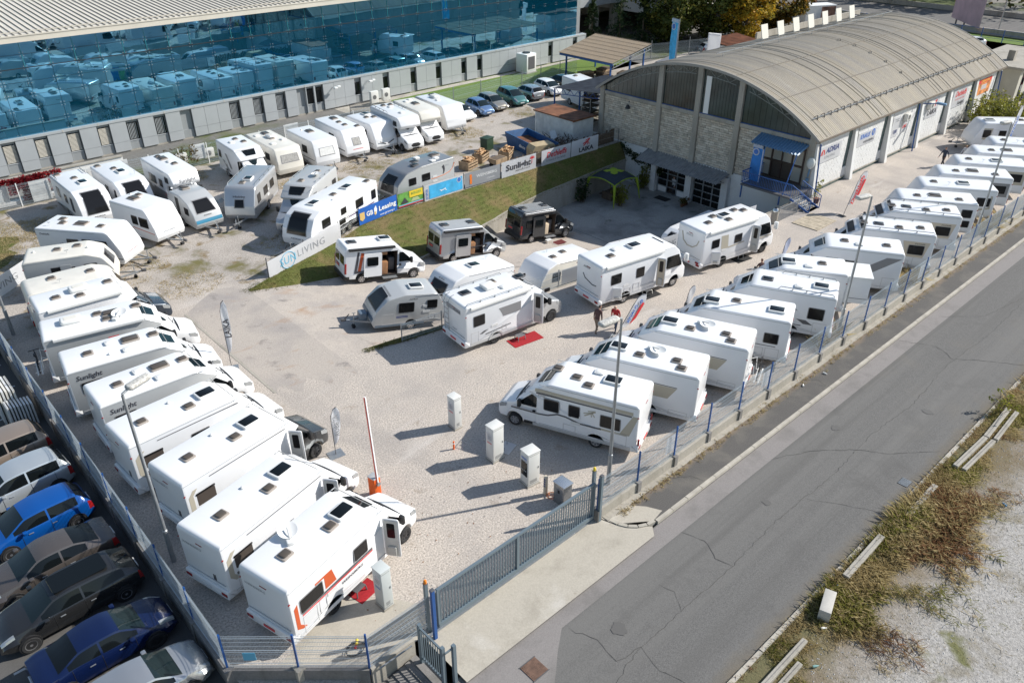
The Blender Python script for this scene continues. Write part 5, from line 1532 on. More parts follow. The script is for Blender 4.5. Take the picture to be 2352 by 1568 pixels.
# ------------------------------------------------------------------ left row of motorhomes, tails to the blue fence
GL = 'motorhomes backed up to the fence of the car park'
OPENW = [(0.5, 1.35, 1.45, 2.05)]
def chev(x0, x1, z0, z1, m):   # angled graphic round the rear window
    return ([(x0, z0 + .25), (x0 + .2, z0), (x1, z0), (x1, z0 + .12), (x0 + .3, z0 + .12), (x0 + .2, z0 + .3), (x0 + .2, z1), (x0, z1 - .2)], m)
r = semi('white motorhome with rust orange side graphic, open door and roof dish by the entrance gate', GL, 6.1, 18.75, 15, 6.9, dark=True,
    sky=[(1.2, .1, 's'), (3.0, -.25, 's'), (3.75, -.1, 'm')], dish=(1.95, .75, 1.0), winR=[(3.1, 3.75, 1.55, 2.1)], door=(4.0, 4.62, 112), plate=PLATE,
    decR=[([(.2, .95), (.45, .78), (.62, .78), (.36, 1.05), (.36, 2.02), (.2, 1.9)], RUSTP), ([(1.62, 1.55), (2.15, 1.55), (2.0, 2.18), (1.2, 2.18), (1.2, 2.1), (1.62, 2.1)], RUSTP), ([(.5, 1.38), (4.0, 1.38), (4.0, 1.48), (.5, 1.48)], DGREY), ([(.5, 1.31), (4.0, 1.31), (4.0, 1.36), (.5, 1.36)], RED)], flapR=[(.5, 1.15, .5, 1.25), (1.25, 1.6, .7, 1.3)], cover=None)
window(r, .48, 1.5, 1.48, 2.05, -1, 2.28)
vt(r, 'WEINSBERG', 2.9, 1.12, .16, 'R', 2.28, TEXTD, 1.1); vt(r, 'WEINSBERG', .026, 2.2, .14, 'B', 2.28, TEXTG, 1.0, y=.45)
GW = [(1.2, .1, 's'), (3.1, -.3, 's'), (4.05, .05, 'm')]
def weinsb(label, u, v, hd, L, **k):
    r = semi(label, GL, u, v, hd, L, sky=GW, mush=[(2.6, .55)], dark=True, capwin=False, plate=PLATEW,
        decR=[([(.2, 1.3), (.42, 1.05), (.62, 1.05), (.4, 1.35), (.4, 2.1), (.62, 2.35), (.42, 2.35), (.2, 2.1)], TAUPE), ([(.5, 1.22), (4.4, 1.22), (4.4, 1.34), (.5, 1.34)], DGREY), ([(1.2, 2.52), (4.9, 2.52), (4.9, 2.56), (1.2, 2.56)], DGREY)], flapR=[(.5, 1.15, .5, 1.2)], **k)
    vt(r, 'WEINSBERG', .026, 2.2, .14, 'B', 2.28, TEXTG, 1.0, y=.45)
    for y in (-.5, -.42): ubox('rear_graphic', .03, .06, y - .02, y + .02, .95, 1.25, DGREY, r)
    # top-hung window pushed open
    wd = link('window', mesh('window', *rprism(rrect(.5, 1.35, -.62, 0, .06), -.02, .02, .005, 1, 'y'), ACRY, 40), r, (0, -1.18, 2.12)); wd.rotation_euler = (R(28), 0, 0)
    side_panel(r, 'window_opening', rect(.52, 1.33, 1.5, 2.08), -1, 2.28, INTER, .004, None, .05)
    return r
r = weinsb('white motorhome with open door and open garage beside the one with orange graphic', 5.35, 22.0, 15.5, 7.2, door=(4.3, 4.92, 112), holes=[(.55, 1.15, .55, 1.15)])
r = weinsb('white motorhome with black cab between two all-white motorhomes by the lamp post', 5.8, 26.0, 11, 7.3, cabm=ANTH, door=(4.4, 5.0, 120))
r = weinsb('white motorhome with taupe chevron graphic beside the black-cabbed one', 5.3, 29.7, 4, 7.1, winR=[(2.6, 3.4, 1.5, 2.05)])
def sunl(label, u, v, hd, L, **k):
    r = semi(label, GL, u, v, hd, L, sidem=LGREY, sky=[(1.25, .1, 's'), (3.2, .35, 'l'), (4.25, .25, 's'), (2.3, .55, 'w'), (2.9, -.6, 'w')], mush=[(2.1, -.55)], plate=PLATEW, winR=[(.55, 1.45, 1.55, 2.1), (2.3, 3.2, 1.35, 1.95)],
        decR=[([(2.9, 1.15), (4.6, 1.15), (4.4, 1.25), (2.6, 1.25)], DGREY)], **k)
    vt(r, 'Sunlight', .95, 2.38, .34, 'R', 2.28, TEXTD, 1.15, .02)
    return r
sunl('white motorhome with grey flank and dark garage opening, fifth from the entrance gate', 5.5, 33.3, -1, 6.95)
r = sunl('white motorhome with grey flank and charcoal word by the striped shadow of the lamp', 5.4, 37.05, -8, 6.95, holes=[(.6, 1.15, .5, 1.35)])
r = semi('white motorhome with roof air conditioner, dish and bicycle rack', GL, 5.55, 40.85, -11, 7.2, sidem=LGREY, ac=[(1.5, .2)], sky=[(2.75, .35, 's'), (3.35, .1, 'l'), (4.6, .3, 's'), (3.1, -.45, 's')], dish=(3.7, -.4, 1.0), awnR=(.5, 4.7, WPL), winR=[(.6, 1.9, 1.45, 2.05), (3.6, 4.2, 1.5, 2.1)], rack=1, plate=PLATEW)
ubox('red_label', 2.9, 3.4, -1.16, -1.145, 2.08, 2.18, RED, r); vt(r, 'Dethleffs', 2.5, 2.0, .2, 'R', 2.28, TEXTD, .9)
r = semi('white motorhome with dark blue cab and roof air conditioner', GL, 6.1, 44.1, -4, 6.6, cabm=NIGHT, ac=[(2.4, .25)], sky=[(1.2, .0, 's'), (2.3, -.5, 's'), (3.9, .3, 's')], awnR=(.5, 4.2, WPL), capwin=False, winR=[(1.0, 2.2, 1.5, 2.05)], plate=PLATEW)
GBL = 'caravans along the back of the left row'
r, al, b = caravan('white round-nosed caravan squeezed behind the motorhome with the dark blue cab', GBL, 6.3, 47.1, -6, 5.3, body=WOFF, front='pano', rr=.4, sky=[(1.6, .35, 's'), (3.6, .1, 's')], ant=(1.9, -.5), fw=(1.5, 2.1, .65, .55, ACRY), hitch=False)
r, al, b = caravan('pale grey caravan with open door and framed front window beside the lettered banner', GBL, 7.55, 51.7, -21, 5.0, body=WOFF, sidem=LGREY, front='pano', rr=.3, sky=[(1.9, .2, 's'), (3.0, .4, 's')], mush=[(3.6, -.1), (.6, .3)], fw=(1.5, 2.15, .6, .5, ACRY), winR=[(1.5, 2.0, 1.35, 2.0), (2.2, 2.8, 1.4, 1.9), (3.3, 4.0, 1.4, 1.95)], ant=(2.5, -.6))
side_panel(r, 'open_door', rect(2.02, 2.6, 1.0, 2.1), -1, 2.34, LGREY, .03)
r, al, b = caravan('white caravan with red front line and open side window at the bend of the row', GBL, 10.2, 56.6, -52, 6.0, front='slant', sky=[(1.0, .5, 's'), (1.4, -.1, 's'), (2.7, 0, 'l'), (4.2, -.2, 's')], ant=(.8, -.6), winR=[(2.2, 3.0, 1.4, 1.95), (4.2, 5.0, 1.35, 1.95)], fstripe=(1.02, 1.06, .6, RED), decR=[([(4.6, .75), (5.9, .75), (5.9, .82), (4.6, .82)], DGREY)])
window(r, 3.3, 3.9, 1.45, 2.0, -1, 2.3); vt(r, 'Dethleffs', .7, 2.2, .18, 'R', 2.3, TEXTD, .7); vt(r, "c'joy", 1.9, 1.6, .22, 'R', 2.3, TEXTG, .6)
r, al, b = caravan('plain white caravan with blank sloping front between the two bends', GBL, 15.7, 58.0, -74, 4.7, front='slant', sky=[(1.3, .0, 'l'), (1.0, .6, 's')], mush=[(.4, .4)], winR=[(2.3, 2.9, 1.35, 1.95), (3.1, 4.0, 1.3, 1.95)], decR=[([(2.2, 1.05), (4.5, .95), (4.5, 1.0), (2.2, 1.1)], RUSTP)])
lettering(b, 'WEINSBERG', .16, TEXTG, (al(1.0, 1.3)[0][0] + .06, 0, 1.02), (0, 1, 0), (-.2, 0, 1), .005, 0, 1.1)
for i, (u, lab) in enumerate(((14.3, 'white caravan with black panoramic front window beside the red creeper'), (17.25, 'white caravan with black panoramic front window next to the alcove motorhome'))):
    r, al, b = caravan(lab, 'caravans with black panoramic fronts', u, 66.1, -90, 6.5, front='pano', sky=[(.5, -.7, 's'), (2.1, .05, 's'), (3.5, .2, 'm')], fw=(1.12, 2.44, .72, .62, ACRY), winR=[(1.2, 1.9, 1.3, 2.0), (3.0, 3.6, 1.3, 1.9), (4.4, 4.9, 1.0, 2.0)], rails=(.2, 1.6) if i == 0 else None) if i == 0 else caravan(lab, 'caravans with black panoramic fronts', u, 66.1, -90, 6.5, front='pano', sky=[(.5, -.7, 's'), (1.9, .05, 's'), (3.0, .2, 'm')], fw=(1.12, 2.44, .72, .62, ACRY), winR=[(3.0, 3.6, 1.3, 1.9), (4.9, 5.3, 1.2, 2.0)], ant=(4.2, .8))
    lettering(b, 'ADRIA', .13, TEXTD, (al(1.0, 1.3)[0][0] + .05, 0, .9), (0, 1, 0), (0, 0, 1), .01, 0, .8)
r = semi('white alcove motorhome with dark grey lower flank behind the small blue-bottomed caravan', 'caravans and motorhomes in the back corner', 20.5, 64.2, -90, 6.6, kind='alcove', H=3.0, sky=[(.8, .0, 's'), (1.5, .1, 'l'), (3.3, .3, 's'), (2.6, .2, 'w')], winR=[(1.3, 2.6, 1.55, 2.15), (3.3, 3.9, 1.6, 2.15)], decR=[([(.2, .45), (4.4, .45), (4.4, 1.3), (.2, 1.3)], MGREY)], plate=PLATEW)
lettering(r, 'Sunlight', .3, TEXTD, (6.0, 0, 2.45), (0, 1, 0), (-.3, 0, 1), .02, .2, 1.3)
r, al, b = caravan('small grey caravan with petrol blue lower nose and black front window', GBL, 19.6, 57.7, -86, 4.1, w=2.1, H=2.45, body=LGREY, sidem=LGREY, front='tear', sky=[(.9, 0, 'l')], mush=[(.4, -.7), (.5, .8)], fw=(1.4, 2.1, .72, .56, ACRY), low=(.98, ADBLUE), winR=[(2.6, 3.2, 1.2, 1.7)], decR=[([(1.4, .9), (1.9, .9), (1.9, 2.2), (1.4, 2.2)], BLK)])
lettering(b, 'ADRIA', .13, TEXTD, (al(1.2, 1.3)[0][0] + .03, 0, 1.22), (0, 1, 0), (-.3, 0, 1), .01, 0, .6)
r, al, b = caravan('silver caravan with small framed front window beside the folded banner', GBL, 26.1, 57.4, -135, 5.8, body=SILV, sidem=SILV, front='slant', rim=.12, sky=[(3.3, .1, 'm'), (4.1, -.1, 's')], fw=(1.25, 1.75, .33, .3, ACRY), winL=[(1.0, 1.9, 1.35, 1.95), (2.5, 3.4, 1.35, 1.95), (4.2, 4.9, 1.3, 1.95)], rails=(.3, 4.6))
lettering(b, 'Hobby', .2, TEXTD, (al(1.9, 2.0)[0][0] + .06, 0, 1.98), (0, 1, 0), (-.4, 0, 1), .01, 0, .9)
r = semi('silver grey motorhome with dark bonnet windows next to the long white caravan', 'caravans and motorhomes in the back corner', 29.2, 53.3, -143.5, 7.1, body=LGREY, sidem=LGREY, cabm=SILV, blkrim=True, sky=[(1.5, .2, 's'), (3.6, -.2, 's')], dish=(2.4, .5), rails=(.3, 3.8), winL=[(.5, 1.2, 1.5, 2.1), (2.2, 3.0, 1.5, 2.0)], decL=[([(.8, .9), (4.8, 1.5), (4.8, 1.6), (.8, 1.05)], DGREY)])
vt(r, 'ADRIA', 4.4, 2.25, .18, 'L', 2.28, TEXTD, .7)
r, al, b = caravan('very long white caravan with purple waist stripe above the lettered banner', GBL, 30.35, 49.5, -157.5, 8.3, w=2.45, front='pano', tandem=True, sky=[(.6, .7, 's'), (2.3, .1, 'm'), (3.9, .1, 's'), (5.9, -.1, 'm')], fw=(1.2, 2.4, .78, .68, ACRY), winL=[(.35, .9, 1.35, 2.0), (2.0, 2.9, 1.35, 1.95), (4.1, 4.7, 1.5, 1.95), (4.3, 5.0, .85, 1.2), (6.0, 6.9, 1.3, 1.9)], decL=[([(.6, 1.02), (8.0, 1.02), (8.0, 1.10), (.6, 1.10)], PURP)], mush=[(4.8, .7)])
lettering(b, 'ADRIA', .15, TEXTD, (al(.8, 1.0)[0][0] + .05, 0, .92), (0, 1, 0), (0, 0, 1), .01, 0, .9)
r, al, b = caravan('grey streamlined caravan with orange curve and dark front window behind the banners', GBL, 38.35, 49.75, -178, 6.0, w=2.4, H=2.6, body=GREYP, sidem=LGREY, front='hump', rim=.06, sky=[(.9, -.3, 'l'), (1.3, .4, 'w'), (1.9, .7, 'w'), (3.0, -.2, 'p'), (3.5, .45, 'p'), (2.4, -.7, 'w')], fw=(.95, 2.05, .8, .62, ACRY), winL=[(2.6, 3.4, 1.4, 1.95), (4.0, 4.7, 1.35, 1.9)], hitch=True)
mb = MB()
P = [(.1 + .0, 2.2), (.25, 1.8), (.6, 1.55), (1.2, 1.42), (2.0, 1.38), (2.5, 1.38)]
for p, q in zip(P, P[1:]): mb.bar((p[0], 1.21, p[1]), (q[0], 1.21, q[1]), .012, .035)
mb.mk('graphic', ORNP, r)
mb = MB()
for k in range(9):
    t0, t1 = -.9 + k * .2, -.9 + (k + 1) * .2
    mb.bar((1.5 - .35 * cos(t0), 1.21, 1.85 + .42 * sin(t0)), (1.5 - .35 * cos(t1), 1.21, 1.85 + .42 * sin(t1)), .012, .07 + .02 * k)
mb.mk('graphic', TEXTD, r)
vt(r, 'Premium', .85, 2.15, .14, 'L', 2.4, TEXTG, .4)
# ------------------------------------------------------------------ upper row, tails to the office building
GT = 'caravans and motorhomes in the upper row below the office building'
r = semi('white motorhome with grey diagonal flash, first of the upper row', GT, 27.15, 65.2, -94, 6.6, capwin=True, sky=[(1.1, .2, 's'), (1.8, -.4, 'w'), (2.2, .5, 's')], winR=[(.4, .9, 1.5, 2.1)], decR=[([(1.0, 1.4), (1.5, 1.4), (2.6, .6), (2.1, .6)], MGREY), ([(1.8, 2.1), (2.2, 2.1), (3.0, 1.0), (2.6, 1.0)], MGREY)])
r, al, b = caravan('yellowed cream caravan with roof box and curtained front window', GT, 30.15, 65.9, -93, 6.2, H=2.52, body=WOFF, sidem=WOFF, front='flat', sky=[(1.0, .3, 'l'), (2.7, .1, 's'), (3.6, .7, 'w'), (4.2, -.5, 'w'), (1.2, -.6, 'w')], ac=[(2.3, .2)], fw=(1.4, 1.95, .75, .7, CURT), winR=[(3.9, 4.7, 1.35, 1.9)], hitch=False)
r, al, b = caravan('white caravan with large blinded front window and dark roof hatch', GT, 33.4, 64.6, -93, 5.3, front='flat', sky=[(1.9, .2, 'l')], mush=[(1.1, -.2)], fw=(1.35, 1.95, .68, .62, SCRIM), winR=[(2.9, 3.8, 1.35, 1.95)], decR=[([(.3, .95), (5, .95), (5, 1.0), (.3, 1.0)], DGREY)])
r, al, b = caravan('white caravan with small square front window and red lettering in the upper row', GT, 37.0, 65.9, -94, 6.0, front='slant', sky=[(1.1, .3, 'l'), (2.5, .1, 's'), (3.6, .1, 's'), (4.6, .8, 's')], fw=(1.35, 1.9, .36, .34, CURT), winR=[(2.8, 3.7, 1.35, 1.95)], decR=[([(.3, .85), (5.6, .85), (5.6, .95), (.3, .95)], DGREY)], fstripe=(.98, 1.02, .5, RED))
r, al, b = caravan('white caravan with blank front and dark V graphic in the upper row', GT, 39.8, 64.9, -92, 5.0, front='slant', sky=[(.9, .4, 'm'), (1.9, -.1, 's'), (2.2, .5, 's')], winR=[(2.6, 3.5, 1.35, 1.95)], decR=[([(.3, .85), (4.6, .85), (4.6, .9), (.3, .9)], DGREY)])
mb = MB()
for s in (-1, 1): mb.bar((5.02, s * .75, 1.12), (4.99, s * .1, .85), .03, .07)
mb.mk('graphic', TEXTD, r)
r = semi('white alcove motorhome with dark windscreen and grey bumper in the upper row', GT, 42.45, 64.8, -97, 6.6, kind='alcove', H=3.0, sky=[(.8, -.1, 's'), (1.6, .2, 'w'), (4.0, .1, 'w'), (.9, .6, 's')], rails=(.2, 3.4), plate=PLATEW)
r = semi('cream alcove motorhome with silver windscreen cover in the upper row', GT, 45.15, 64.9, -97, 6.2, kind='alcove', H=3.0, body=WOFF, sidem=WOFF, sky=[(2.3, .1, 'l'), (.8, .3, 'w'), (1.2, -.3, 'w')], cover=SCRIM, plate=PLATEW)
r, al, b = caravan('white caravan with rounded nose next to the parked hatchbacks', GT, 48.8, 66.3, -96, 6.0, front='slant', rr=.3, sky=[(1.0, .4, 'l'), (2.9, -.2, 'w')], ac=[(1.8, .1)], winR=[(3.2, 4.3, 1.3, 1.95)], low=(1.1, W))
GC = 'cars parked beside the caravans of the upper row'
CWHITE = mat('car_white', (.74, .74, .73), .2, coat=.5); CSILV = mat('car_silver', (.46, .47, .48), .25, .7, coat=.5)
CBLUE = mat('car_pale_blue', (.17, .27, .46), .25, .5, coat=.5); CBEIGE = mat('car_beige', (.40, .37, .31), .25, .6, coat=.5)
CTEAL = mat('car_teal', (.10, .24, .23), .25, .5, coat=.5); CDARK = mat('car_black', (.02, .022, .026), .2, .2, coat=.5)
COBALT = mat('car_bright_blue', (.004, .075, .31), .2, .1, coat=.5); CNAVY = mat('car_navy', (.004, .011, .052), .2, .1, coat=.5)
CTAUPE = mat('car_taupe', (.15, .13, .118), .25, .6, coat=.5); CGRAPH = mat('car_graphite', (.045, .046, .048), .25, .6, coat=.5); CSAND = mat('car_sand', (.36, .285, .225), .25, .5, coat=.5); CPALE = mat('car_pale_silver', (.52, .56, .58), .25, .5, coat=.5)
car('white hatchback parked against the rounded-nose caravan', GC, 'hatch', CWHITE, 51.7, 66.4, -92)
car('small pale blue city car in the upper lot', GC, 'small', CBLUE, 54.6, 66.0, -96)
car('beige hatchback next to the small pale blue car', GC, 'hatch', CBEIGE, 57.1, 67.0, -98)
car('teal people carrier in the upper lot', GC, 'mpv', CTEAL, 60.2, 67.2, -100)
car('silver hatchback parked tail first beside the teal car', GC, 'hatch', CSILV, 62.4, 63.4, 82)
car('white hatchback half hidden behind the silver one', GC, 'hatch', CWHITE, 66.2, 67.4, -100)
car('black car with red tail light deepest in the upper lot', GC, 'hatch', CDARK, 68.6, 64.4, 80)
r = semi('white motorhome parked under the lean-to roof by the hall', 'motorhomes by the hall lean-to', 65.3, 61.5, -104, 6.6, sky=[(1, 0, 's')], winR=[(1, 1.9, 1.5, 2.1)])
# ------------------------------------------------------------------ vans and caravans on the ramp
PITCH = atan(.128)
campervan('white camper van with orange and black side flash and open sliding door', 23.15, 41.95, -13.3, 5.75, W, rampz(25.9) + .35, PITCH, BLK, 3.68, dec=[([(.62, .85), (.78, .8), (1.0, 2.2), (.86, 2.22)], TEXTD), ([(.86, .9), (1.05, .88), (1.3, 2.12), (1.1, 2.15)], RUSTP), ([(.62, .78), (1.9, .86), (1.9, .95), (.66, .92)], TEXTD)], ribm=W)
campervan('silver camper van with dark awning and open sliding door', 30.75, 41.9, -10.5, 5.7, SILV, rampz(33.5) + .35, PITCH, BLK, 3.6, dec=[([(2.0, 1.0), (3.9, 1.12), (3.9, 1.17), (2.0, 1.08)], TEXTD)], ribm=LGREY)
campervan('black camper van with silver roof ribs by the sunken court', 38.75, 42.15, -6.1, 5.6, ANTH, rampz(41.2) + .33, PITCH * .9, GREYP, 3.52, sidewin=(.5, 1.5, 1.25, 1.85), ribm=LGREY, wood=mat('pale_cabinet', (.62, .5, .36), .5))
GR = 'caravans parked down the sunken ramp'
def onramp(u, d): return rampz(u) + d
r, al, b = caravan('small silver caravan with slate blue nose and black front windows', GR, 24.9, 33.85, 161, 4.35, w=2.2, H=2.3, body=LGREY, sidem=LGREY, z=rampz(24.9) + .04, front='tear', pitch=-PITCH * .9, rim=.06, sky=[(1.5, .1, 'm')], fw=(1.35, 2.08, .86, .66, ACRY), winL=[(.45, 1.05, 1.35, 1.85), (1.85, 2.75, 1.2, 1.8)], low=(.95, STEELB), decL=[([(1.2, .36), (4.15, .36), (4.15, .5), (1.2, .5)], STEELB)])
rbox('gas_box', 4.35, 4.85, -.3, .3, .46, .95, .12, STEELB, r)
for zz in (.86, .94): side_panel(r, 'graphic', rect(2.2, 2.9, zz, zz + .045), 1, 2.2, NAVYT, .006, None, 0)
ring(r, 3.0, 3.75, .5, 1.15, 1, 2.2); ring(r, .5, .9, .65, .95, 1, 2.2, WPL); vt(r, 'ADRIA', 1.9, 2.0, .13, 'L', 2.2, TEXTD, .5)
V, F = rprism(rrect(-.08, .12, -.6, .6, .08), .35, .95, .05, 2, 'z'); mk('spare_wheel_cover', V, F, STEELB, r, 40)
r, al, b = caravan('white caravan with dark front window behind the roof-railed motorhome', GR, 30.6, 34.4, 178, 5.4, z=rampz(30.6) + .1, pitch=-PITCH, front='pano', rr=.3, sky=[(2.6, .1, 'm')], ant=(1.2, -.4), fw=(1.3, 1.95, .7, .66, ACRY))
lettering(b, 'ADRIA', .13, TEXTD, (al(2.05, 2.1)[0][0] + .05, 0, 2.12), (0, 1, 0), (-.5, 0, 1), .01, 0, .6)
caravan('cream-sided caravan with curtained window behind the fence panels', GR, 36.9, 33.1, 179, 5.2, z=rampz(36.9) + .1, pitch=-PITCH, sidem=WOFF, front='pano', sky=[(3.3, .2, 's'), (2.0, -.2, 's')], ant=(3.0, -.7), winL=[(1.2, 2.4, 1.35, 1.95), (3.4, 4.1, 1.3, 1.9)])
caravan('white caravan showing only its roof behind the beige-doored motorhome', GR, 43.4, 31.9, 180, 5.6, z=rampz(43.4) + .12, pitch=-PITCH, front='pano', sky=[(2.2, .2, 'l'), (4.2, -.1, 's')], ant=(3.6, -.6))
caravan('white caravan with black front standing in the shade of the hall', GR, 52.0, 32.0, 180, 6.6, z=-3.58, front='pano', sky=[(3.0, .2, 's')], fw=(1.15, 2.4, .74, .64, ACRY), winL=[(3.4, 4.2, 1.3, 1.9)])
# ------------------------------------------------------------------ motorhomes on the yard beside the ramp
GM = 'motorhomes shown in the middle of the yard'
r = semi('white motorhome with silver cab, ladder and roof rails standing by the red carpet', GM, 22.75, 29.4, -6, 6.95, cabm=SILV, body=W, sky=[(1.0, .35, 'p'), (2.9, .55, 's'), (3.1, -.35, 'w'), (4.55, .2, 'p')], rails=(.15, 3.9), awnR=(.35, 4.3, WPL), winR=[(.55, 1.25, 1.55, 2.15)], door=(3.95, 4.55, 118), capwin=True, blkrim=True, decR=[([(2.5, 1.6), (3.7, 1.6), (3.7, 2.15), (2.2, 2.15)], MGREY), ([(1.1, .95), (1.5, 1.12), (1.2, 1.12), (.9, .98)], DGREY), ([(1.3, .82), (3.0, .95), (3.0, 1.0), (1.3, .88)], DGREY), ([(.3, .40), (4.9, .40), (4.9, .56), (.3, .56)], LGREY)], flapR=[(.35, .85, .55, 1.2), (2.4, 2.7, .75, 1.05)], dark=True)
rbox('roof_box', 2.0, 2.75, -.25, .45, 2.87, 3.08, .08, WPL, r)
mb = MB()
for y in (.35, .75): mb.tube([(-.08, y, .85), (-.1, y, 2.6), (.05, y, 2.9), (.3, y, 2.95)], .02, 6)
for k in range(6): mb.bar((-.1, .35, 1.0 + k * .3), (-.1, .75, 1.0 + k * .3), .03)
mb.mk('rear_ladder', STEEL, r)
side_panel(r, 'wheel_arch_trim', arch(1.99, .52, .4)[::1] + arch(1.99, .42, .4)[::-1], -1, 2.28, LGREY, .03, None, 0)
vt(r, 'ADRIA', .018, 2.35, .2, 'B', 2.28, TEXTD, .7, y=-.3); ubox('rear_logo_band', .022, .05, -.65, .7, 2.25, 2.5, TEXTG, r); vt(r, 'Coral', .03, 1.15, .12, 'B', 2.28, TEXTD, .4)
for s in (-1, 1): window(r, 5.35, 5.75, 2.12, 2.34, s, 2.24, None, None, False)
BEI = mat('door_lining_beige', (.55, .47, .36), .6)
r = integ('white integrated motorhome with beige open door and open rear locker by the grey mat', GM, 31.6, 27.75, -9, 7.0, sky=[(1.5, -.2, 's'), (2.3, .35, 'w'), (3.6, .15, 'm')], awnR=(.4, 4.9, WPL), winR=[(.85, 1.6, 1.55, 2.15), (2.8, 3.4, 1.5, 2.1)], door=(3.85, 4.4, 125), holes=[(.35, .95, .5, 1.35)], inner=mat('locker_wood', (.30, .20, .115), .6), flapR=[(1.9, 2.4, .62, 1.02), (2.6, 3.1, .62, 1.15)])
opendoor(r, .35, .95, .52, 1.35, 2.3, 150, 'front', WPL, False)
strip(r, 'roof_window', [(5.35, 2.885), (5.7, 2.84), (6.05, 2.68)], [.5, .5, .45], GLASS, .03, 6)
vt(r, 'ADRIA', .034, 2.42, .17, 'B', 2.3, TEXTD, .6, y=.2)
mb = MB()
for p, q in (((.5, 1.95), (.3, 1.7)), ((.3, 1.7), (-.4, 1.5)), ((-.4, 1.5), (-.75, 1.55))): mb.bar((.035, p[0], p[1]), (.035, q[0], q[1]), .02, .05)
mb.mk('rear_graphic', DGREY, r)
r = integ('white integrated motorhome with taupe flash and open rear locker, by the hall', GM, 40.1, 26.7, -9, 7.0, dark=True, sky=[(1.4, -.1, 's'), (2.4, .5, 's'), (3.1, .2, 'm'), (2.9, -.45, 's'), (4.4, .5, 's'), (4.9, .15, 's')], awnR=(.5, 4.9, WPL), winR=[(.85, 1.5, 1.6, 2.15), (2.95, 3.6, 1.5, 2.05)], door=(3.95, 4.5, 118), lining=mat('door_lining_grey', (.52, .51, .48), .6), holes=[(.3, .9, .5, 1.4)], inner=mat('locker_wood', (.30, .20, .115), .6), decR=[([(1.75, 1.35), (2.4, 1.3), (2.3, 2.25), (1.65, 2.3)], TAUPE), ([(2.4, 1.28), (3.9, 1.36), (3.9, 1.44), (2.4, 1.38)], TAUPE), ([(4.6, 1.2), (6.6, 1.2), (6.6, 1.3), (4.6, 1.3)], TAUPE)])
opendoor(r, .3, .9, .52, 1.4, 2.3, 140, 'front', WPL, False)
vt(r, 'KNAUS', .034, 2.35, .2, 'B', 2.3, TEXTG, .6, y=.1)
mb = MB()
for p, q in (((.75, 2.4), (.6, 1.85)), ((.6, 1.85), (.25, 1.6)), ((.25, 1.6), (-.25, 1.6)), ((-.25, 1.6), (-.6, 1.85)), ((-.6, 1.85), (-.75, 2.2))): mb.bar((.035, p[0], p[1]), (.035, q[0], q[1]), .02, .07)
mb.mk('rear_graphic', TAUPE, r)
for s in (-1, 1): rbox('rear_lamp', -.085, -.04, s * .88 - .16, s * .88 + .16, .68, .8, .05, REDL, r)
# ------------------------------------------------------------------ right row, tails to the road fence
GRR = 'vehicles backed up to the road fence'
WAVE = [(1.2, 1.05), (2.2, 1.05), (2.9, 1.22), (3.3, 1.24), (3.75, 1.05), (4.2, 1.0), (5.6, 1.02)]
r = semi('white motorhome with taupe trim, dark wavy waist line and winged mark nearest the road gate', GRR, 23.62, 16.85, 113, 6.9, w=2.26, sky=[(4.35, -.3, 's'), (3.3, .05, 's'), (2.5, -.75, 'w'), (2.6, .45, 's'), (1.7, -.35, 'm')], blkrim=True, winL=[(3.75, 4.45, 1.45, 2.05), (2.75, 3.25, 1.45, 2.05), (.85, 1.75, 1.35, 1.95)],
    decL=[([(.3, 2.32), (4.9, 2.32), (4.9, 2.5), (.3, 2.5)], TAUPE), ([(.35, 2.22), (4.85, 2.22), (4.85, 2.3), (.35, 2.3)], DGREY), ([(.3, .40), (5.0, .40), (5.0, .56), (.3, .56)], LGREY), ([(.4, 1.2), (.85, 1.2), (.3, 2.3), (.05, 2.3)], TAUPE), ([(.5, 1.14), (1.8, 1.14), (1.8, 1.24), (.5, 1.24)], TAUPE)], flapL=[(.5, 1.1, .5, 1.2), (2.9, 3.5, .5, .95)])
mb = MB()
for p, q in zip(WAVE, WAVE[1:]): mb.bar((p[0] + .5, 1.138, p[1] + .12), (q[0] + .5, 1.138, q[1] + .12), .012, .07)
mb.mk('graphic', DGREY, r)
o = empty('winged_mark', (0, 0, 0), 0); o.parent = r
wing(o, 2.25, 1.85, .5, 1.14, TAUPE, (-1, 0, 0)); vt(r, 'Ecovip', 4.6, 2.15, .12, 'L', 2.26, TEXTD, .35)
for s in (-1, 1): rbox('rear_lamp', -.07, .02, s * 1.05 - .05, s * 1.05 + .05, .75, 1.1, .03, REDL, r)
def knausr(label, u, v, hd, L, **k):
    return semi(label, GRR, u, v, hd, L, w=2.26, blkrim=True, sky=[(4.2, 0, 'm'), (3.1, .3, 's'), (1.35, .1, 's'), (1.0, .65, 's')], dish=(2.35, -.2, 2.6), winL=[(3.6, 4.5, 1.5, 2.0), (2.5, 3.3, 1.45, 1.95)], decL=[([(1.4, 1.35), (2.2, 1.35), (2.35, 2.0), (1.0, 2.0)], TAUPE), ([(1.0, 2.02), (4.8, 2.02), (4.8, 2.06), (1.0, 2.06)], DGREY)], flapL=[(.4, 1.3, .52, .78)], **k)
knausr('white motorhome with roof dish and beige side flash next to the taupe-trimmed one', 27.35, 16.45, 113, 7.2)
r = knausr('white motorhome with roof dish and a bicycle rack on its tail', 31.1, 16.3, 112.5, 7.2, rack=1)
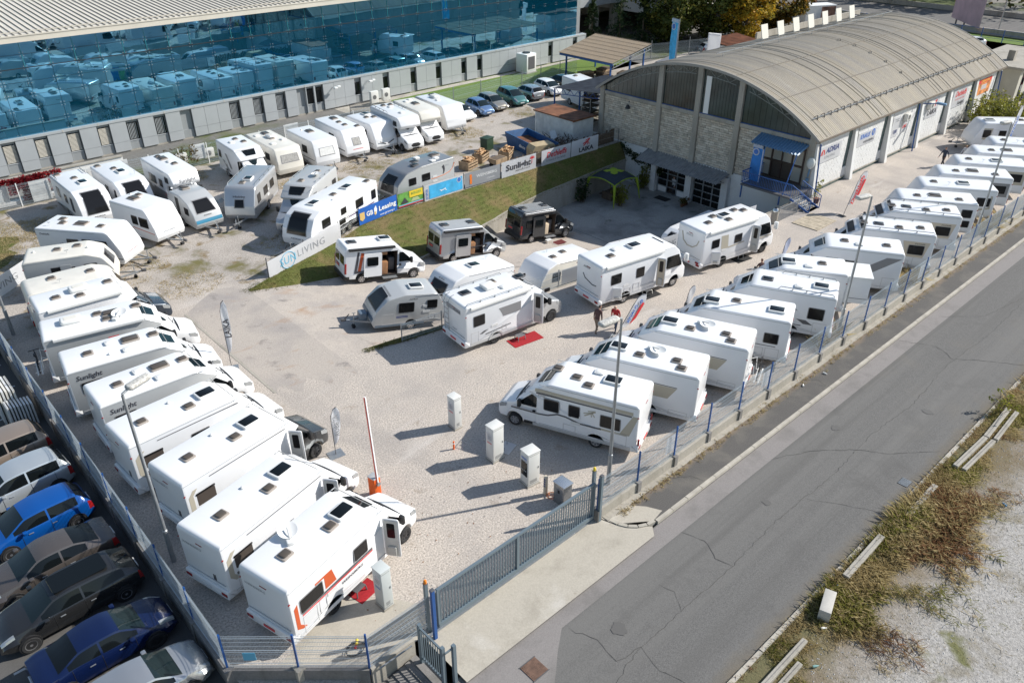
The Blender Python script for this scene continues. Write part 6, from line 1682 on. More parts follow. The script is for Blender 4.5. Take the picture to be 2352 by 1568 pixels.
r = semi('white motorhome with square rear side window between the bicycle rack and the railed roof', GRR, 34.95, 16.35, 115, 7.0, w=2.26, blkrim=True, sky=[(4.2, .3, 'm'), (3.0, -.2, 's'), (.9, .1, 'm')], winL=[(.55, 1.25, 1.45, 2.0), (3.2, 4.1, 1.5, 2.0)], flapL=[(.4, 1.1, .5, 1.15), (1.2, 1.8, .6, 1.1)], decL=[([(.6, 1.25), (2.0, 1.25), (2.0, 1.29), (.6, 1.29)], DGREY)])
r = semi('white motorhome with dark roof rails, bulging cap and black side flash', GRR, 39.05, 16.05, 115, 7.1, w=2.28, sky=[(.95, 0, 'm'), (2.1, .45, 'w'), (3.8, .1, 'p')], rails=(.2, 3.1), winL=[(.55, 1.35, 1.4, 2.05), (2.4, 3.4, 1.6, 2.0)], decL=[([(1.0, 1.0), (1.5, 1.0), (1.9, 1.25), (1.4, 1.25)], DGREY), ([(1.6, .85), (2.6, .85), (2.6, .9), (1.6, .9)], DGREY), ([(1.9, 1.75), (4.6, 1.75), (4.6, 2.05), (2.2, 2.05)], TEXTG)], flapL=[(.3, 1.0, .5, 1.2)])
r = semi('white motorhome with a slide-out box on its tail by the fence', GRR, 42.2, 17.2, 123, 6.2, w=2.2, H=2.8, blkrim=True, sky=[(3.3, .1, 'm'), (2.2, .5, 'w'), (1.4, -.1, 's')], flapL=[(.3, .9, .5, 1.0)])
ubox('slide_out', -1.25, .3, -.88, .95, 1.0, 2.62, W, r); ubox('slide_out_roof', -1.32, .3, -.95, 1.02, 2.62, 2.68, WPL, r); ubox('slide_out_seal', -1.28, -.2, .952, .96, 1.3, 1.33, DGREY, r)
r = semi('white motorhome with broad grey diagonal band at the rear', GRR, 47.2, 16.2, 121.5, 7.0, w=2.28, sky=[(1.0, .1, 's'), (2.6, .4, 'w'), (3.4, .0, 's')], decL=[([(.15, 2.5), (1.0, 2.5), (2.9, 1.2), (2.9, .7), (2.5, .7), (2.2, 1.05)], MGREY)], winL=[(2.6, 3.4, 1.6, 2.05), (3.7, 4.4, 1.6, 2.1)], flapL=[(.3, 1.0, .5, 1.2)])
def globe(label, u, v, hd):
    r = semi(label, GRR, u, v, hd, 6.9, w=2.26, H=2.8, capwin=False, sky=[(4.3, .1, 's'), (3.4, .1, 'p'), (2.2, .4, 's'), (.9, .1, 's')], rails=(.15, 4.5), winL=[(.6, 1.5, 1.4, 2.0), (3.4, 4.6, 1.6, 2.1)], decL=[([(.3, 2.25), (1.9, 2.25), (1.6, 1.2), (.55, 1.2)], BEIGE), ([(3.2, 1.5), (4.8, 1.5), (4.8, 2.25), (3.0, 2.25)], DGREY)], flapL=[(.3, 1.1, .5, 1.15), (1.3, 1.7, .6, .95)])
    A = Vector((6.9 - 1.66, 2.24)); B = Vector((6.9 - 2.6, 2.78))
    strip(r, 'cap_visor', [tuple(A.lerp(B, t)) for t in (.05, .3, .45)], [.86, .9, .92], BLK, .03, 6); strip(r, 'cap_visor', [tuple(A.lerp(B, t)) for t in (.8, .9, 1)], [.95, .96, .97], BLK, .03, 6)
    vt(r, 'Dethleffs', .9, 2.12, .14, 'L', 2.26, TEXTD, .6)
    return r
globe('white motorhome with black-banded cap and beige framed rear window near the timber ramp', 51.5, 16.1, 120.5)
globe('white motorhome with black-banded cap between its twin and a caravan', 55.8, 16.25, 121.5)
RC = [('white caravan with two stacked dark rear side windows by the road fence', 59.6, 16.65, 124), ('white caravan with dark rounded window graphic by the road fence', 63.4, 16.75, 125), ('white caravan with brown framed rear window behind the tall lamp post', 66.95, 16.9, 123), ('white caravan with grey pointed rear window frame near the road fence', 70.6, 17.0, 123), ('white caravan near the end of the road fence, roof only', 74.3, 17.0, 123), ('last white caravan in the row along the road fence', 78.0, 17.0, 123)]
for i, (lab, u, v, hd) in enumerate(RC):
    wl_ = [(.35, 1.0, 1.55, 2.1), (.35, 1.0, .85, 1.3)] if i == 0 else [(.4, 1.3, 1.35, 1.95), (3.2, 4.0, 1.35, 1.9)]
    dl = [] if i == 0 else ([([(.3, 1.15), (1.0, 1.0), (1.9, 1.0), (1.9, 1.1), (1.1, 1.12), (.45, 1.25), (.45, 2.15), (.3, 2.1)], TAUPE)] if i == 1 else [([(.2, 1.1), (1.5, 1.1), (1.7, 1.6), (1.5, 2.15), (.2, 2.15)], [BEIGE, TAUPE, MGREY, TAUPE][i % 4])])
    caravan(lab, GRR, u, v, hd, 5.9, front='slant', sky=[(3.9, .3, 's'), (2.7, 0, 'l'), (1.2, .5, 's')] if i % 2 == 0 else [(4.2, .1, 's'), (2.2, .1, 'm')], winL=wl_, decL=dl, ant=(3.3, .6), hitch=True)
r, al, b = caravan('white caravan standing crosswise beside the hall with taupe rear window frame', 'caravans at the far end of the yard', 84.6, 20.2, 134, 6.4, front='slant', sky=[(2.0, 0, 's'), (4.9, .2, 'm')], winL=[(.5, 1.3, 1.35, 1.95), (3.6, 4.2, 1.4, 1.9)], decL=[([(4.9, 1.0), (5.6, 1.1), (5.6, 2.1), (4.8, 2.1)], TAUPE)])
window(r, 4.95, 5.6, 1.3, 1.95, 1, 2.3); ring(r, 4.2, 4.75, .5, 2.0, 1, 2.3)
# ------------------------------------------------------------------ car park left of the fence
GP = 'cars in the car park left of the yard'
Z = LOTZ
car('silver hatchback with its bonnet to the fence corner', GP, 'hatch', CSILV, -.1, 19.6, 1, Z)
car('navy blue saloon with its bonnet to the fence', GP, 'sedan', CNAVY, -.55, 22.25, 1, Z, dark=True)
car('graphite estate car with long glass roof between the navy saloon and the taupe car', GP, 'estate', CGRAPH, 3.85, 25.15, 181, Z, roofm=GLASS)
car('taupe fastback with rounded rear window beside the graphite estate', GP, 'coupe', CTAUPE, 3.8, 27.45, 181, Z)
car('bright blue hatchback between a taupe and a pale silver car', GP, 'hatch', COBALT, 3.75, 30.2, 183, Z)
car('pale silver people carrier beside the bright blue hatchback', GP, 'mpv', CPALE, 3.85, 33.0, 183, Z)
car('sand coloured car with dark glass roof next to the leaning frames', GP, 'mpv', CSAND, 3.75, 35.75, 183, Z, roofm=GLASS)
car('dark car at the shaded end of the car park', GP, 'hatch', CDARK, 2.1, 43.4, 183, Z)
# far parked cars
for i, (lab, st, pm, u, v, hd) in enumerate((('grey car under the maples behind the hall roof', 'hatch', CPALE, 96.5, 66.5, -25), ('black car under the maples behind the hall roof', 'hatch', CDARK, 101.5, 66.5, -35), ('white estate car parked beyond the annex roof', 'estate', CWHITE, 130.5, 42.0, 150), ('grey estate car half hidden by the far end of the hall', 'estate', CPALE, 128.0, 45.8, 150), ('pale car by the white box trailer behind the hall', 'hatch', CPALE, 119, 63.5, -20), ('red car beside the annex at the right', 'hatch', mat('car_red', (.3, .02, .02), .25, .3, coat=.5), 108, 23.5, 100), ('white van-like car beside the annex at the right', 'mpv', CWHITE, 103.5, 22.5, 100), ('grey hatchback beyond the red car by the annex', 'hatch', CPALE, 113.5, 25.5, 100))):
    car(lab, 'cars parked far behind the hall', st, pm, u, v, hd)
o = empty('box_trailer', (125.6, 68.2, 0), R(-25), 'white box trailer behind the roof vents of the hall', 'trailer')
ubox('box', 0, 5.5, -1.3, 1.3, .8, 3.3, WPL, o); ubox('printed_side', 2.8, 5.4, -1.33, -1.302, 1.1, 3.1, mat('trailer_print', (.25, .12, .08), .6, var=.6, scale=1), o); wheels(o, [1.6, 2.6], 2.3, .42)
# ------------------------------------------------------------------ wire mesh fences
def panel_mesh(L, H, key, wire=.0045, vs=.05, hs=.2, m=None, folds=True):
    k = ('panel', key)
    if k in CACHE: return CACHE[k]
    mb = MB()
    n = int(L / vs)
    for i in range(n + 1):
        x = i * L / n
        mb.box(x - wire / 2, x + wire / 2, -wire / 2, wire / 2, 0, H)
    z = .04
    while z < H:
        for y in (-.008, .008): mb.box(0, L, y - wire / 2, y + wire / 2, z - wire / 2, z + wire / 2)
        z += hs
    if folds:   # stiffening folds stand proud
        for z in (.12, H * .5, H - .12):
            for dz in (-.05, .05): mb.box(0, L, .02, .03, z + dz - .005, z + dz + .005)
    CACHE[k] = mesh('mesh_panel', mb.V, mb.F, m or WIRE)
    return CACHE[k]
def fence_run(root, p, q, z, H, pm, n, key, postm=BLUEP, postw=.06, first=True, last=True, post_top=.05, base=None):
    p = Vector((p[0], p[1])); q = Vector((q[0], q[1]))
    d = (q - p) / n
    L = d.length
    a = atan2(d.y, d.x)
    for i in range(n + 1):
        c = p + d * i
        if (i == 0 and not first) or (i == n and not last): pass
        else:
            o = ubox('post', -postw / 2, postw / 2, -.03, .03, -.35, H + post_top, postm, root); o.location = (c.x, c.y, z + (H + post_top - .35) / 2); o.rotation_euler = (0, 0, a)
        if i < n:
            stuff(link('mesh_panel', panel_mesh(L - .04, H, key + str(round(L, 2))), root, (c.x + d.x / L * .02, c.y + d.y / L * .02, z), a))
f = empty('road_fence', (0, 0, 0), 0, 'blue-posted wire mesh fence on a concrete base along the road', 'fence')
fence_run(f, (21.05, 15.1), (93.55, 15.1), .52, 1.55, None, 29, 'road')
for i in range(29):
    a = 18.55 + i * 2.5 if i == 0 else 18.55 + i * 2.5
ubox('base_wall', 18.5, 97, 15.0, 15.22, -.3, .5, CONC, f)
ubox('footing', 18.8, 97, 14.72, 15.0, -.2, .03, CONC, f)
for i in range(31):
    u = 18.55 + i * 2.5
    ubox('post_block', u - .11, u + .11, 14.93, 15.28, -.2, .545, DARKCONC, f)
fence_run(f, (18.55, 15.1), (21.05, 15.1), .52, 1.55, None, 1, 'road')
f = empty('car_park_fence', (0, 0, 0), 0, 'blue-posted wire mesh fence on a low wall beside the car park', 'fence')
fence_run(f, (4.3, 18.3), (4.3, 49.5), .5, 1.55, None, 12, 'park')
ubox('base_wall', 4.18, 4.42, 18.2, 50, -.5, .5, DARKCONC, f)
for i in range(13): ubox('post_block', 4.14, 4.46, 18.2 + 2.6 * i - .1, 18.2 + 2.6 * i + .1, -.5, .53, DARKCONC, f)
f = empty('corner_fence', (0, 0, 0), 0, 'wire mesh fence with three blue posts at the street corner of the yard', 'fence')
for p, q in (((4.3, 18.3), (6.0, 16.75)), ((6.0, 16.75), (7.7, 15.2))):
    fence_run(f, p, q, .5, 1.55, None, 1, 'corner', first=False)
    P = Vector((p[0], p[1], 0)); Q = Vector((q[0], q[1], 0)); mb = MB(); mb.bar(P + Vector((0, 0, .02)), Q + Vector((0, 0, .02)), .22, .92); mb.mk('base_wall', DARKCONC, f)
fence_run(f, (7.7, 15.15), (10.05, 15.15), .5, 1.55, None, 1, 'corner2', last=False, first=False)
ubox('base_wall', 7.7, 9.4, 15.05, 15.27, -.4, .5, CONC, f)
ubox('post_block', 5.85, 6.15, 16.55, 16.9, -.5, .54, CONC, f)
# sliding gate and small gate
gt = empty('sliding_gate', (0, 0, 0), 0, 'long grey barred sliding gate across the yard entrance', 'gate')
ga, gb = 10.5, 18.35
ubox('top_rail', ga, gb, 15.12, 15.22, 1.92, 2.0, GATEM, gt); ubox('bottom_rail', ga, gb, 15.1, 15.24, .16, .32, GATEM, gt)
nb = 60
bm = mesh('bar', boxv(-.016, .016, -.016, .016, .3, 1.93), BOXF, GATEM)
for i in range(nb + 1): link('bar', bm, gt, (ga + (gb - ga) * i / nb, 15.17, 0))
for x in (ga + .02, 14.2, gb - .02): ubox('stile', x - .045, x + .045, 15.11, 15.23, .16, 1.98, GATEM, gt)
ubox('guide_track', 9.9, 18.6, 15.12, 15.22, -.02, .03, STEEL, gt)
for i in range(44):
    ubox('rack_tooth', ga + .05 + i * .178, ga + .14 + i * .178, 15.25, 15.27, .22, .28, BLK, gt)
mb = MB()
for k in range(17): mb.box(ga, gb, 15.262, 15.268, .35 + k * .09, .36 + k * .09)
stuff(mb.mk('mesh_infill', mat('gate_mesh', (.2, .25, .28), .5, .3), gt))
for i, (x, y) in enumerate(((10.2, 15.35), (10.2, 14.98), (18.55, 15.38), (18.55, 14.98))):
    o = empty('gate_post', (x, y, 0), 0, ['grey gate post with orange beacon at the near end of the sliding gate, yard side', 'blue gate post at the near end of the sliding gate, street side', 'grey gate post with yellow beacon at the far end, yard side', 'grey gate post at the far end of the sliding gate, street side'][i], 'post', 'posts holding the sliding gate')
    ubox('shaft', -.06, .06, -.06, .06, -.2, 2.35, BLUEP if i == 1 else GATEM, o); rbox('cap', -.07, .07, -.07, .07, 2.35, 2.38, .01, DGREY, o)
    if i in (0, 2): MB().tube([(0, 0, 2.38), (0, 0, 2.5), (0, 0, 2.54)], [.06, .06, .03], 8).mk('beacon', ORNG if i == 0 else YEL, o, 40)
    else: rbox('roller_bracket', -.05, .12, -.05, .12, 2.2, 2.3, .02, STEEL, o)
pg = empty('pedestrian_gate', (0, 0, 0), 0, 'narrow grey barred gate beside the steps at the street corner', 'gate')
for y in (14.6, 13.4): ubox('post', 9.28, 9.4, y - .06, y + .06, -.4, 1.75, GATEM, pg)
ubox('post', 9.62, 9.74, 13.2, 13.32, -.4, 1.7, GATEM, pg); ubox('link_bar', 9.34, 9.7, 13.24, 13.28, 1.55, 1.62, GATEM, pg)
ubox('top_rail', 9.31, 9.37, 13.4, 14.6, 1.55, 1.62, GATEM, pg); ubox('bottom_rail', 9.31, 9.37, 13.4, 14.6, .1, .17, GATEM, pg)
for i in range(9): ubox('bar', 9.325, 9.355, 13.52 + i * .12, 13.55 + i * .12, .1, 1.6, GATEM, pg)
st = empty('basement_steps', (0, 0, 0), 0, 'dark steps with a steel grate inside the small gate', 'steps')
for i in range(6): ubox('step', 7.9 + i * .24, 8.14 + i * .24, 13.4, 14.95, -.42, -.36 + i * .05, DARKCONC, st)
ubox('handrail', 7.9, 9.2, 14.9, 14.94, .5, .54, STEEL, st)
# ------------------------------------------------------------------ yard furniture
def cabinet(label, u, v, rz, w, d, h, m=None, **k):
    o = empty('service_cabinet', (u, v, 0), R(rz), label, 'cabinet', 'white service pillars on the gravel')
    m = m or mat('cabinet_white', (.64, .64, .61), .45, var=.04, scale=2)
    ubox('plinth', -w / 2 - .03, w / 2 + .03, -d / 2 - .03, d / 2 + .03, 0, .05, CONC, o)
    rbox('housing', -w / 2, w / 2, -d / 2, d / 2, .05, h, .02, m, o); rbox('lid', -w / 2 - .02, w / 2 + .02, -d / 2 - .02, d / 2 + .02, h, h + .04, .01, m, o)
    ubox('door_seam', -w / 2 - .004, -w / 2, -d / 2 + .03, d / 2 - .03, .12, .14, DGREY, o)
    ubox('notice', -w / 2 - .008, -w / 2 - .001, -d * .3, d * .3, h * .62, h * .85, BANW, o); ubox('notice_band', -w / 2 - .011, -w / 2 - .007, -d * .3, d * .3, h * .55, h * .57, k.get('band', RED), o)
    for z in (.12, h - .1): ubox('side_seam', -w / 2 + .03, w / 2 - .03, -d / 2 - .004, -d / 2, z, z + .012, DGREY, o)
    ubox('lock', w / 2 - .1, w / 2 - .06, -d / 2 - .015, -d / 2, h * .5, h * .5 + .1, STEEL, o)
    for i in range(5): ubox('side_vent', -w / 2 + .1, w / 2 - .14, -d / 2 - .004, -d / 2, .2 + i * .035, .212 + i * .035, DGREY, o)
    for i in range(4): ubox('notice_line', -w / 2 - .011, -w / 2 - .0075, -d * .2, d * .2, h * .66 + i * .06, h * .66 + i * .06 + .02, TEXTG, o)
    return o
cabinet('slim white pillar beyond the other pillars on the gravel', 18.2, 23.75, 0, .42, .5, 1.75)
cabinet('broad white pillar with a board lying beside it', 18.05, 20.75, 0, .62, .5, 1.85)
o = cabinet('white service station with glass front and blue mark', 18.1, 18.55, -6, .62, .55, 1.75)
ubox('display_window', -.33, -.315, -.2, .2, .55, 1.3, GLASS, o); lettering(o, '0000', .14, BLUET, (-.335, 0, 1.48), (0, -1, 0), (0, 0, 1), .02, 0, .38)
for i in range(4): ubox('tap', -.345, -.32, -.16 + i * .1, -.11 + i * .1, .82, .88, STEEL, o)
cabinet('grey pillar beside the open door of the motorhome with orange graphic', 9.75, 17.35, 4, .42, .5, 1.85, mat('cabinet_grey', (.50, .53, .52), .45), band=BLUET)
o = empty('power_box', (18.25, 16.75, 0), 0, 'stainless steel box behind the far end of the sliding gate', 'cabinet')
rbox('housing', -.24, .24, -.3, .3, 0, 1.05, .02, mat('stainless', (.35, .36, .37), .25, .8), o); rbox('lid', -.28, .28, -.34, .34, 1.05, 1.09, .02, mat('stainless_lid', (.6, .62, .63), .25, .8), o); ubox('lock', -.25, -.238, -.05, .05, .6, .75, BLK, o)
o = empty('water_tap_post', (18.05, 17.55, 0), 0, 'thin timber-coloured tap post with an orange hose', 'tap post')
rbox('post', -.07, .07, -.07, .07, 0, 1.0, .02, BEIGE, o)
for i in range(4): ubox('label', -.075, -.068, -.05, .05, .45 + i * .12, .53 + i * .12, NAVYT, o)
MB().tube([(.1 + .25 * cos(t / 3) * (1 - t / 60), -.3 + .25 * sin(t / 3) * (1 - t / 60), .03 + t * .004) for t in range(40)], .015, 5).mk('hose', ORNP, o)
o = empty('ground_board', (18.9, 20.9, .02), R(20), 'white board with pegs lying flat on the shaded gravel', 'board')
ubox('sheet', -.4, .4, -.3, .3, 0, .03, BANW, o)
for x, y in ((-.25, 0), (.2, .1)): MB().tube([(x, y, .03), (x, y, .2)], .02, 6).mk('peg', STEEL, o)
o = empty('bollard', (17.1, 22.5, 0), 0, 'little orange marker post between the white pillars', 'bollard')
MB().tube([(0, 0, 0), (0, 0, .42), (0, 0, .44)], [.045, .045, .03], 10).mk('post', ORB, o, 40); MB().tube([(0, 0, .3), (0, 0, .36)], .047, 10).mk('reflector', TEXTW, o)
# raised barrier
o = empty('barrier', (12.75, 22.35, 0), R(10), 'orange barrier housing with its red and white boom raised', 'barrier')
rbox('housing', -.17, .17, -.2, .2, 0, 1.0, .03, ORB, o); rbox('cover', -.18, .18, -.21, .21, 1.0, 1.06, .03, LGREY, o); ubox('housing_door', -.12, .12, -.208, -.2, .1, .85, mat('barrier_orange_dark', (.6, .1, .01), .5), o)
bmr = MB().bar((0, -.22, .75), (.05, .02, 5.0), .085, .05); boom = bmr.mk('boom', TEXTW, o)
P = Vector((0, -.22, .75)); Q = Vector((.05, .02, 5.0))
MB().bar(P + Vector((-.045, 0, 0)), Q + Vector((-.045, 0, 0)), .02, .055).mk('boom_edge', mat('pale_red', (.5, .1, .07), .5), boom)
MB().tube([(0, -.3, .75), (0, -.15, .75)], .09, 12).mk('pivot', STEEL, o)
# lamp posts
def lamppost(label, u, v, rz, h=8.0, z=0):
    o = empty('lamp_post', (u, v, z), R(rz), label, 'lamp post', 'street lamps along the yard fences')
    MB().tube([(0, 0, -.2), (0, 0, 1.6), (0, 0, 1.62), (0, 0, h)], [.095, .095, .075, .05], 12).mk('pole', STEEL, o, 40)
    MB().tube([(0, 0, h - .1), (0, 0, h + .05), (.35, 0, h + .14)], .045, 8).mk('bracket', STEEL, o)
    V, F = rprism(rrect(.2, 1.15, -.17, .17, .14), h + .06, h + .24, .08, 3, 'z'); mk('lamp_head', V, F, mat('weathered_lamp', (.46, .45, .42), .7, var=.35, scale=14), o, 50)
    V, F = rprism(rrect(.3, 1.05, -.12, .12, .1), h + .03, h + .065, .01, 1, 'z'); mk('lens', V, F, LAMP, o)
lamppost('tall lamp post inside the far end of the sliding gate', 20.5, 16.2, 175, 8.1)
lamppost('tall lamp post by the slide-out motorhome on the road fence', 39.6, 15.8, 165, 8.1)
lamppost('tall lamp post between the caravans on the road fence', 59.3, 15.9, 165, 8.1)
lamppost('lamp post behind the white motorhomes next to the car park fence', 5.0, 24.5, 20, 7.7)
lamppost('lamp post beside the white lettered banner at the car park fence', 5.2, 47.2, 20, 7.7)
for x, y in ((142, 44), (139, 37)):
    o = empty('road_lamp', (x, y, 0), 0, 'slender tall lamp mast ' + ('next to the pink billboard' if x > 140 else 'above the white car beyond the annex'), 'lamp post', 'lamp masts by the far road'); MB().tube([(0, 0, 0), (0, 0, 14)], [.1, .06], 8).mk('pole', STEEL, o, 40); rbox('lamp_head', -.2, .8, -.15, .15, 13.9, 14.1, .06, LGREY, o)
# ------------------------------------------------------------------ beach flags and hanging flags
def beachflag(label, u, v, rz, h, w, m, texts=(), base=True, stripe=None, lean=0):
    """sail shaped flag; local x across the sail, facing -y"""
    o = empty('beach_flag', (u, v, 0), R(rz), label, 'flag', 'feather flags set out in the yard')
    if lean: o.rotation_euler = (0, R(lean), R(rz))
    top = h
    pole = [(0, 0, 0), (0, 0, h * .72), (.06 * w, 0, h * .86), (.35 * w, 0, h * .97), (.7 * w, 0, h)]
    MB().tube(pole, .02, 6).mk('pole', DGREY, o)
    out = [(0, h * .22), (w * .55, h * .30), (w * .95, h * .55), (w, h * .8), (w * .95, h * .93), (w * .7, h * .995), (w * .35, h * .965), (w * .06, h * .855), (0, h * .72)]
    n = 14
    V = []; F = []
    def xl(z): return 0 if z < h * .72 else lerp([(h * .72, 0), (h * .855, .06 * w), (h * .965, .35 * w), (h * .995, .7 * w)], z)
    def xr(z): return lerp([(h * .22, .02), (h * .30, w * .55), (h * .55, w * .95), (h * .8, w), (h * .93, w * .95), (h * .995, w * .72)], z)
    for th in (-.006, .006):
        for i in range(n + 1):
            z = h * .22 + (h * .775) * i / n
            a, b = xl(z), xr(z)
            for k in range(5): V.append((a + (b - a) * k / 4, th + .03 * sin(k * 1.3 + i * .5), z))
    N = (n + 1) * 5
    for s in (0, 1):
        for i in range(n):
            for k in range(4):
                q = (s * N + i * 5 + k, s * N + i * 5 + k + 1, s * N + (i + 1) * 5 + k + 1, s * N + (i + 1) * 5 + k)
                F.append(q if s == 0 else q[::-1])
    mk('sail', V, F, m, o, 60)
    if base: box('base_plate', -.35, .35, -.3, .3, 0, .02, STEEL, o)
    if stripe: flat('sail_stripe', [(w * .62, -.05, h * .34), (w * .93, -.05, h * .52), (w * .98, -.05, h * .84), (w * .72, -.05, h * .84), (w * .66, -.05, h * .55)], stripe, o, .003)
    for (s, z, size, tm, x) in texts:
        for sgn in (1, -1):
            lettering(o, s, size, tm, (x * w, -.05 * sgn, z * h), (0, 0, 1), (-1 * sgn, 0, 0), .02, .1)
    return o
FA = -42   # facing the camera side
beachflag('small grey and white feather flag on a square plate beside the raised barrier', 12.95, 25.8, -8, 2.5, .42, BANW, [('ROBETA', .62, .3, TEXTG, .5)])
beachflag('white feather flag standing among the cabs of the left row', 12.7, 35.6, -20, 4.0, .38, BANW, [('LAIKA', .6, .4, TEXTD, .5)])
o = beachflag('white and red feather flag with blue letters beside the two men', 29.9, 24.0, -4, 3.0, .8, BANW, [('KNAUS', .55, .34, BLUET, .34), ('www.caravan.si', .58, .2, TEXTW, .82)], stripe=RED, lean=38)
swirl(o, .42, 2.5, .13, -.06, BLUET, BANW)
beachflag('white feather flag with red word between the motorhome noses', 34.9, 23.1, -4, 1.8, .55, BANW, [], lean=14)
beachflag('white and red feather flag by the timber ramp plate', 56.2, 24.2, -4, 3.6, 1.0, BANW, [('Dethleffs', .58, .62, RED, .4)], stripe=RED, lean=24)
beachflag('pale glossy feather flag near the nose of the slide-out motorhome', 44.7, 22.7, -4, 2.0, .55, fabric('glossy_banner', (.62, .66, .78)), lean=10)
beachflag('tall white feather flag in front of the crosswise caravan', 79.6, 21.4, -4, 4.6, .8, BANW, [('KNAUS', .6, .55, BLUET, .5)], lean=12)
def hangflag(label, u, v, z0, z1, w, ax, m, marks=True):
    o = empty('hanging_flag', (u, v, z0), 0, label, 'flag', 'tall blue hanging flags')
    a = Vector(ax)
    V = []; F = []
    for th in (-.008, .008):
        for i in range(11):
            for k in range(6):
                p = a * (w * k / 5); V.append((p.x + .03 * sin(i * .8 + k * 1.5), p.y + th + .025 * sin(i * .6 + k), (z1 - z0) * i / 10))
    for s in (0, 1):
        for i in range(10):
            for k in range(5):
                q = (s * 66 + i * 6 + k, s * 66 + i * 6 + k + 1, s * 66 + (i + 1) * 6 + k + 1, s * 66 + (i + 1) * 6 + k); F.append(q)
    mk('cloth', V, F, m, o, 60)
    h = z1 - z0
    n = Vector((a.y, -a.x, 0)) * 1.0
    if n.dot(Vector((-1, -1, 0))) < 0: n = -n
    e = n * .075
    def q(x, z): p = a * x + e; return (p.x, p.y, z)
    mk('white_edge', [q(0, 0), q(.1 * w, 0), q(.1 * w, h), q(0, h)], [(0, 1, 2, 3)], BANW, o); mk('white_edge', [q(0, h * .93), q(w, h * .93), q(w, h), q(0, h)], [(0, 1, 2, 3)], BANW, o)
    if not marks: return o
    mk('round_mark', [q(w * .66 + .3 * w * cos(t * pi / 8), h * .84 + .3 * w * sin(t * pi / 8)) for t in range(16)], [tuple(range(16))], BANW, o)
    mk('round_mark', [tuple(Vector(q(w * .66 + .2 * w * cos(t * pi / 8), h * .84 + .2 * w * sin(t * pi / 8))) + n * .01) for t in range(16)], [tuple(range(16))], BLUET, o)
    MB().bar((0, 0, h + .02), (a.x * w, a.y * w, h + .02), .05).mk('top_bar', STEEL, o)
    return o
hangflag('tall blue flag with white rim hanging from the entrance canopy', 55.9, 31.4, .15, 3.7, 1.0, (0, 1, 0), DEEPB)
o = hangflag('tall blue flag on a mast above the hall roof edge', 75.8, 55.3, 3.2, 8.0, 1.35, (.3, .95, 0), SKYB)
MB().tube([(0, 0, -3.2), (0, 0, 4.9)], .05, 8).mk('mast', STEEL, o)
hangflag('plain white flag by the rusty-roofed shed behind the ridge', 88.5, 60.0, 0.5, 4.6, 1.6, (.3, -.95, 0), BANW, False)
# ------------------------------------------------------------------ banners on the bank and ramp fences
def banner(label, p, q, z0, z1, m, group='printed banners tied along the fences', sag=0.0, cat='banner', z0b=None, z1b=None):
    """cloth from p to q (ground points), local x along it, facing right of travel"""
    d = Vector((q[0] - p[0], q[1] - p[1], 0))
    L = d.length
    o = empty('banner', (p[0], p[1], 0), atan2(d.y, d.x), label, cat, group)
    z0b = z0 if z0b is None else z0b; z1b = z1 if z1b is None else z1b
    V = []; F = []
    n = 16
    for th in (0, .012):
        for i in range(n + 1):
            t = i / n
            for k in range(5):
                a = z0 + (z0b - z0) * t; b = z1 + (z1b - z1) * t
                V.append((L * t, th + .009 * sin(t * 9 + k * .9), a + (b - a) * k / 4 - sag * sin(pi * t)))
    N = (n + 1) * 5
    for s in (0, 1):
        for i in range(n):
            for k in range(4):
                F.append((s * N + i * 5 + k, s * N + (i + 1) * 5 + k, s * N + (i + 1) * 5 + k + 1, s * N + i * 5 + k + 1))
    mk('cloth', V, F, m, o, 60)
    return o, L
B = (1, 0, 0)
fb = empty('bank_fence', (0, 0, 0), 0, 'thin post and wire fence along the top of the grass bank', 'fence')
pts = [(19.3, 44.0), (22.5, 44.98), (25.8, 46.0), (28.3, 47.2), (32, 47.8), (34.6, 47.8), (38.7, 47.8), (42.6, 47.7), (46.5, 47.65), (50.4, 47.6), (54.2, 47.55), (57.4, 47.5)]
for x, y in pts: ubox('post', x - .025, x + .025, y - .02 + .05, y + .03 + .05, -.3, 1.35, DGREY, fb)
mb = MB()
for (a, b), (c, d) in zip(pts, pts[1:]):
    for z in (.25, .75, 1.25): mb.bar((a, b + .05, z), (c, d + .05, z), .012)
mb.mk('wire', STEEL, fb)
o, L = banner('long white banner with pale circle and spaced letters hung along the bank corner', (19.3, 43.95), (25.9, 45.95), -.1, 1.1, BANW, z0b=.05, z1b=1.35)
lettering(o, 'SUN', .75, CYAN, (1.75, -.018, .55), B, UP, 0, 0, 1.4, spacing=1.1); lettering(o, 'LIVING', .7, TEXTG, (3.95, -.018, .62), B, (0, 0, 1), -.005, 0, 2.6, spacing=1.15)
MB().tube([(1.75 + .62 * cos(t * pi / 12), -.022, .55 + .55 * sin(t * pi / 12)) for t in range(25)], .02, 5).mk('circle_mark', CYAN, o)
o, L = banner('royal blue banner with bold white word and golden shield', (28.2, 47.12), (32.0, 47.75), .05, 1.3, GBBLUE)
lettering(o, 'GB', .5, TEXTW, (1.05, -.018, .68), B, UP, .02, 0, .65); lettering(o, 'Leasing', .52, TEXTW, (2.85, -.018, .72), B, UP, .025, 0, 1.75); lettering(o, 'www.gb-leasing.si', .2, TEXTW, (2.8, -.018, .25), B, UP, .005, 0, 1.5)
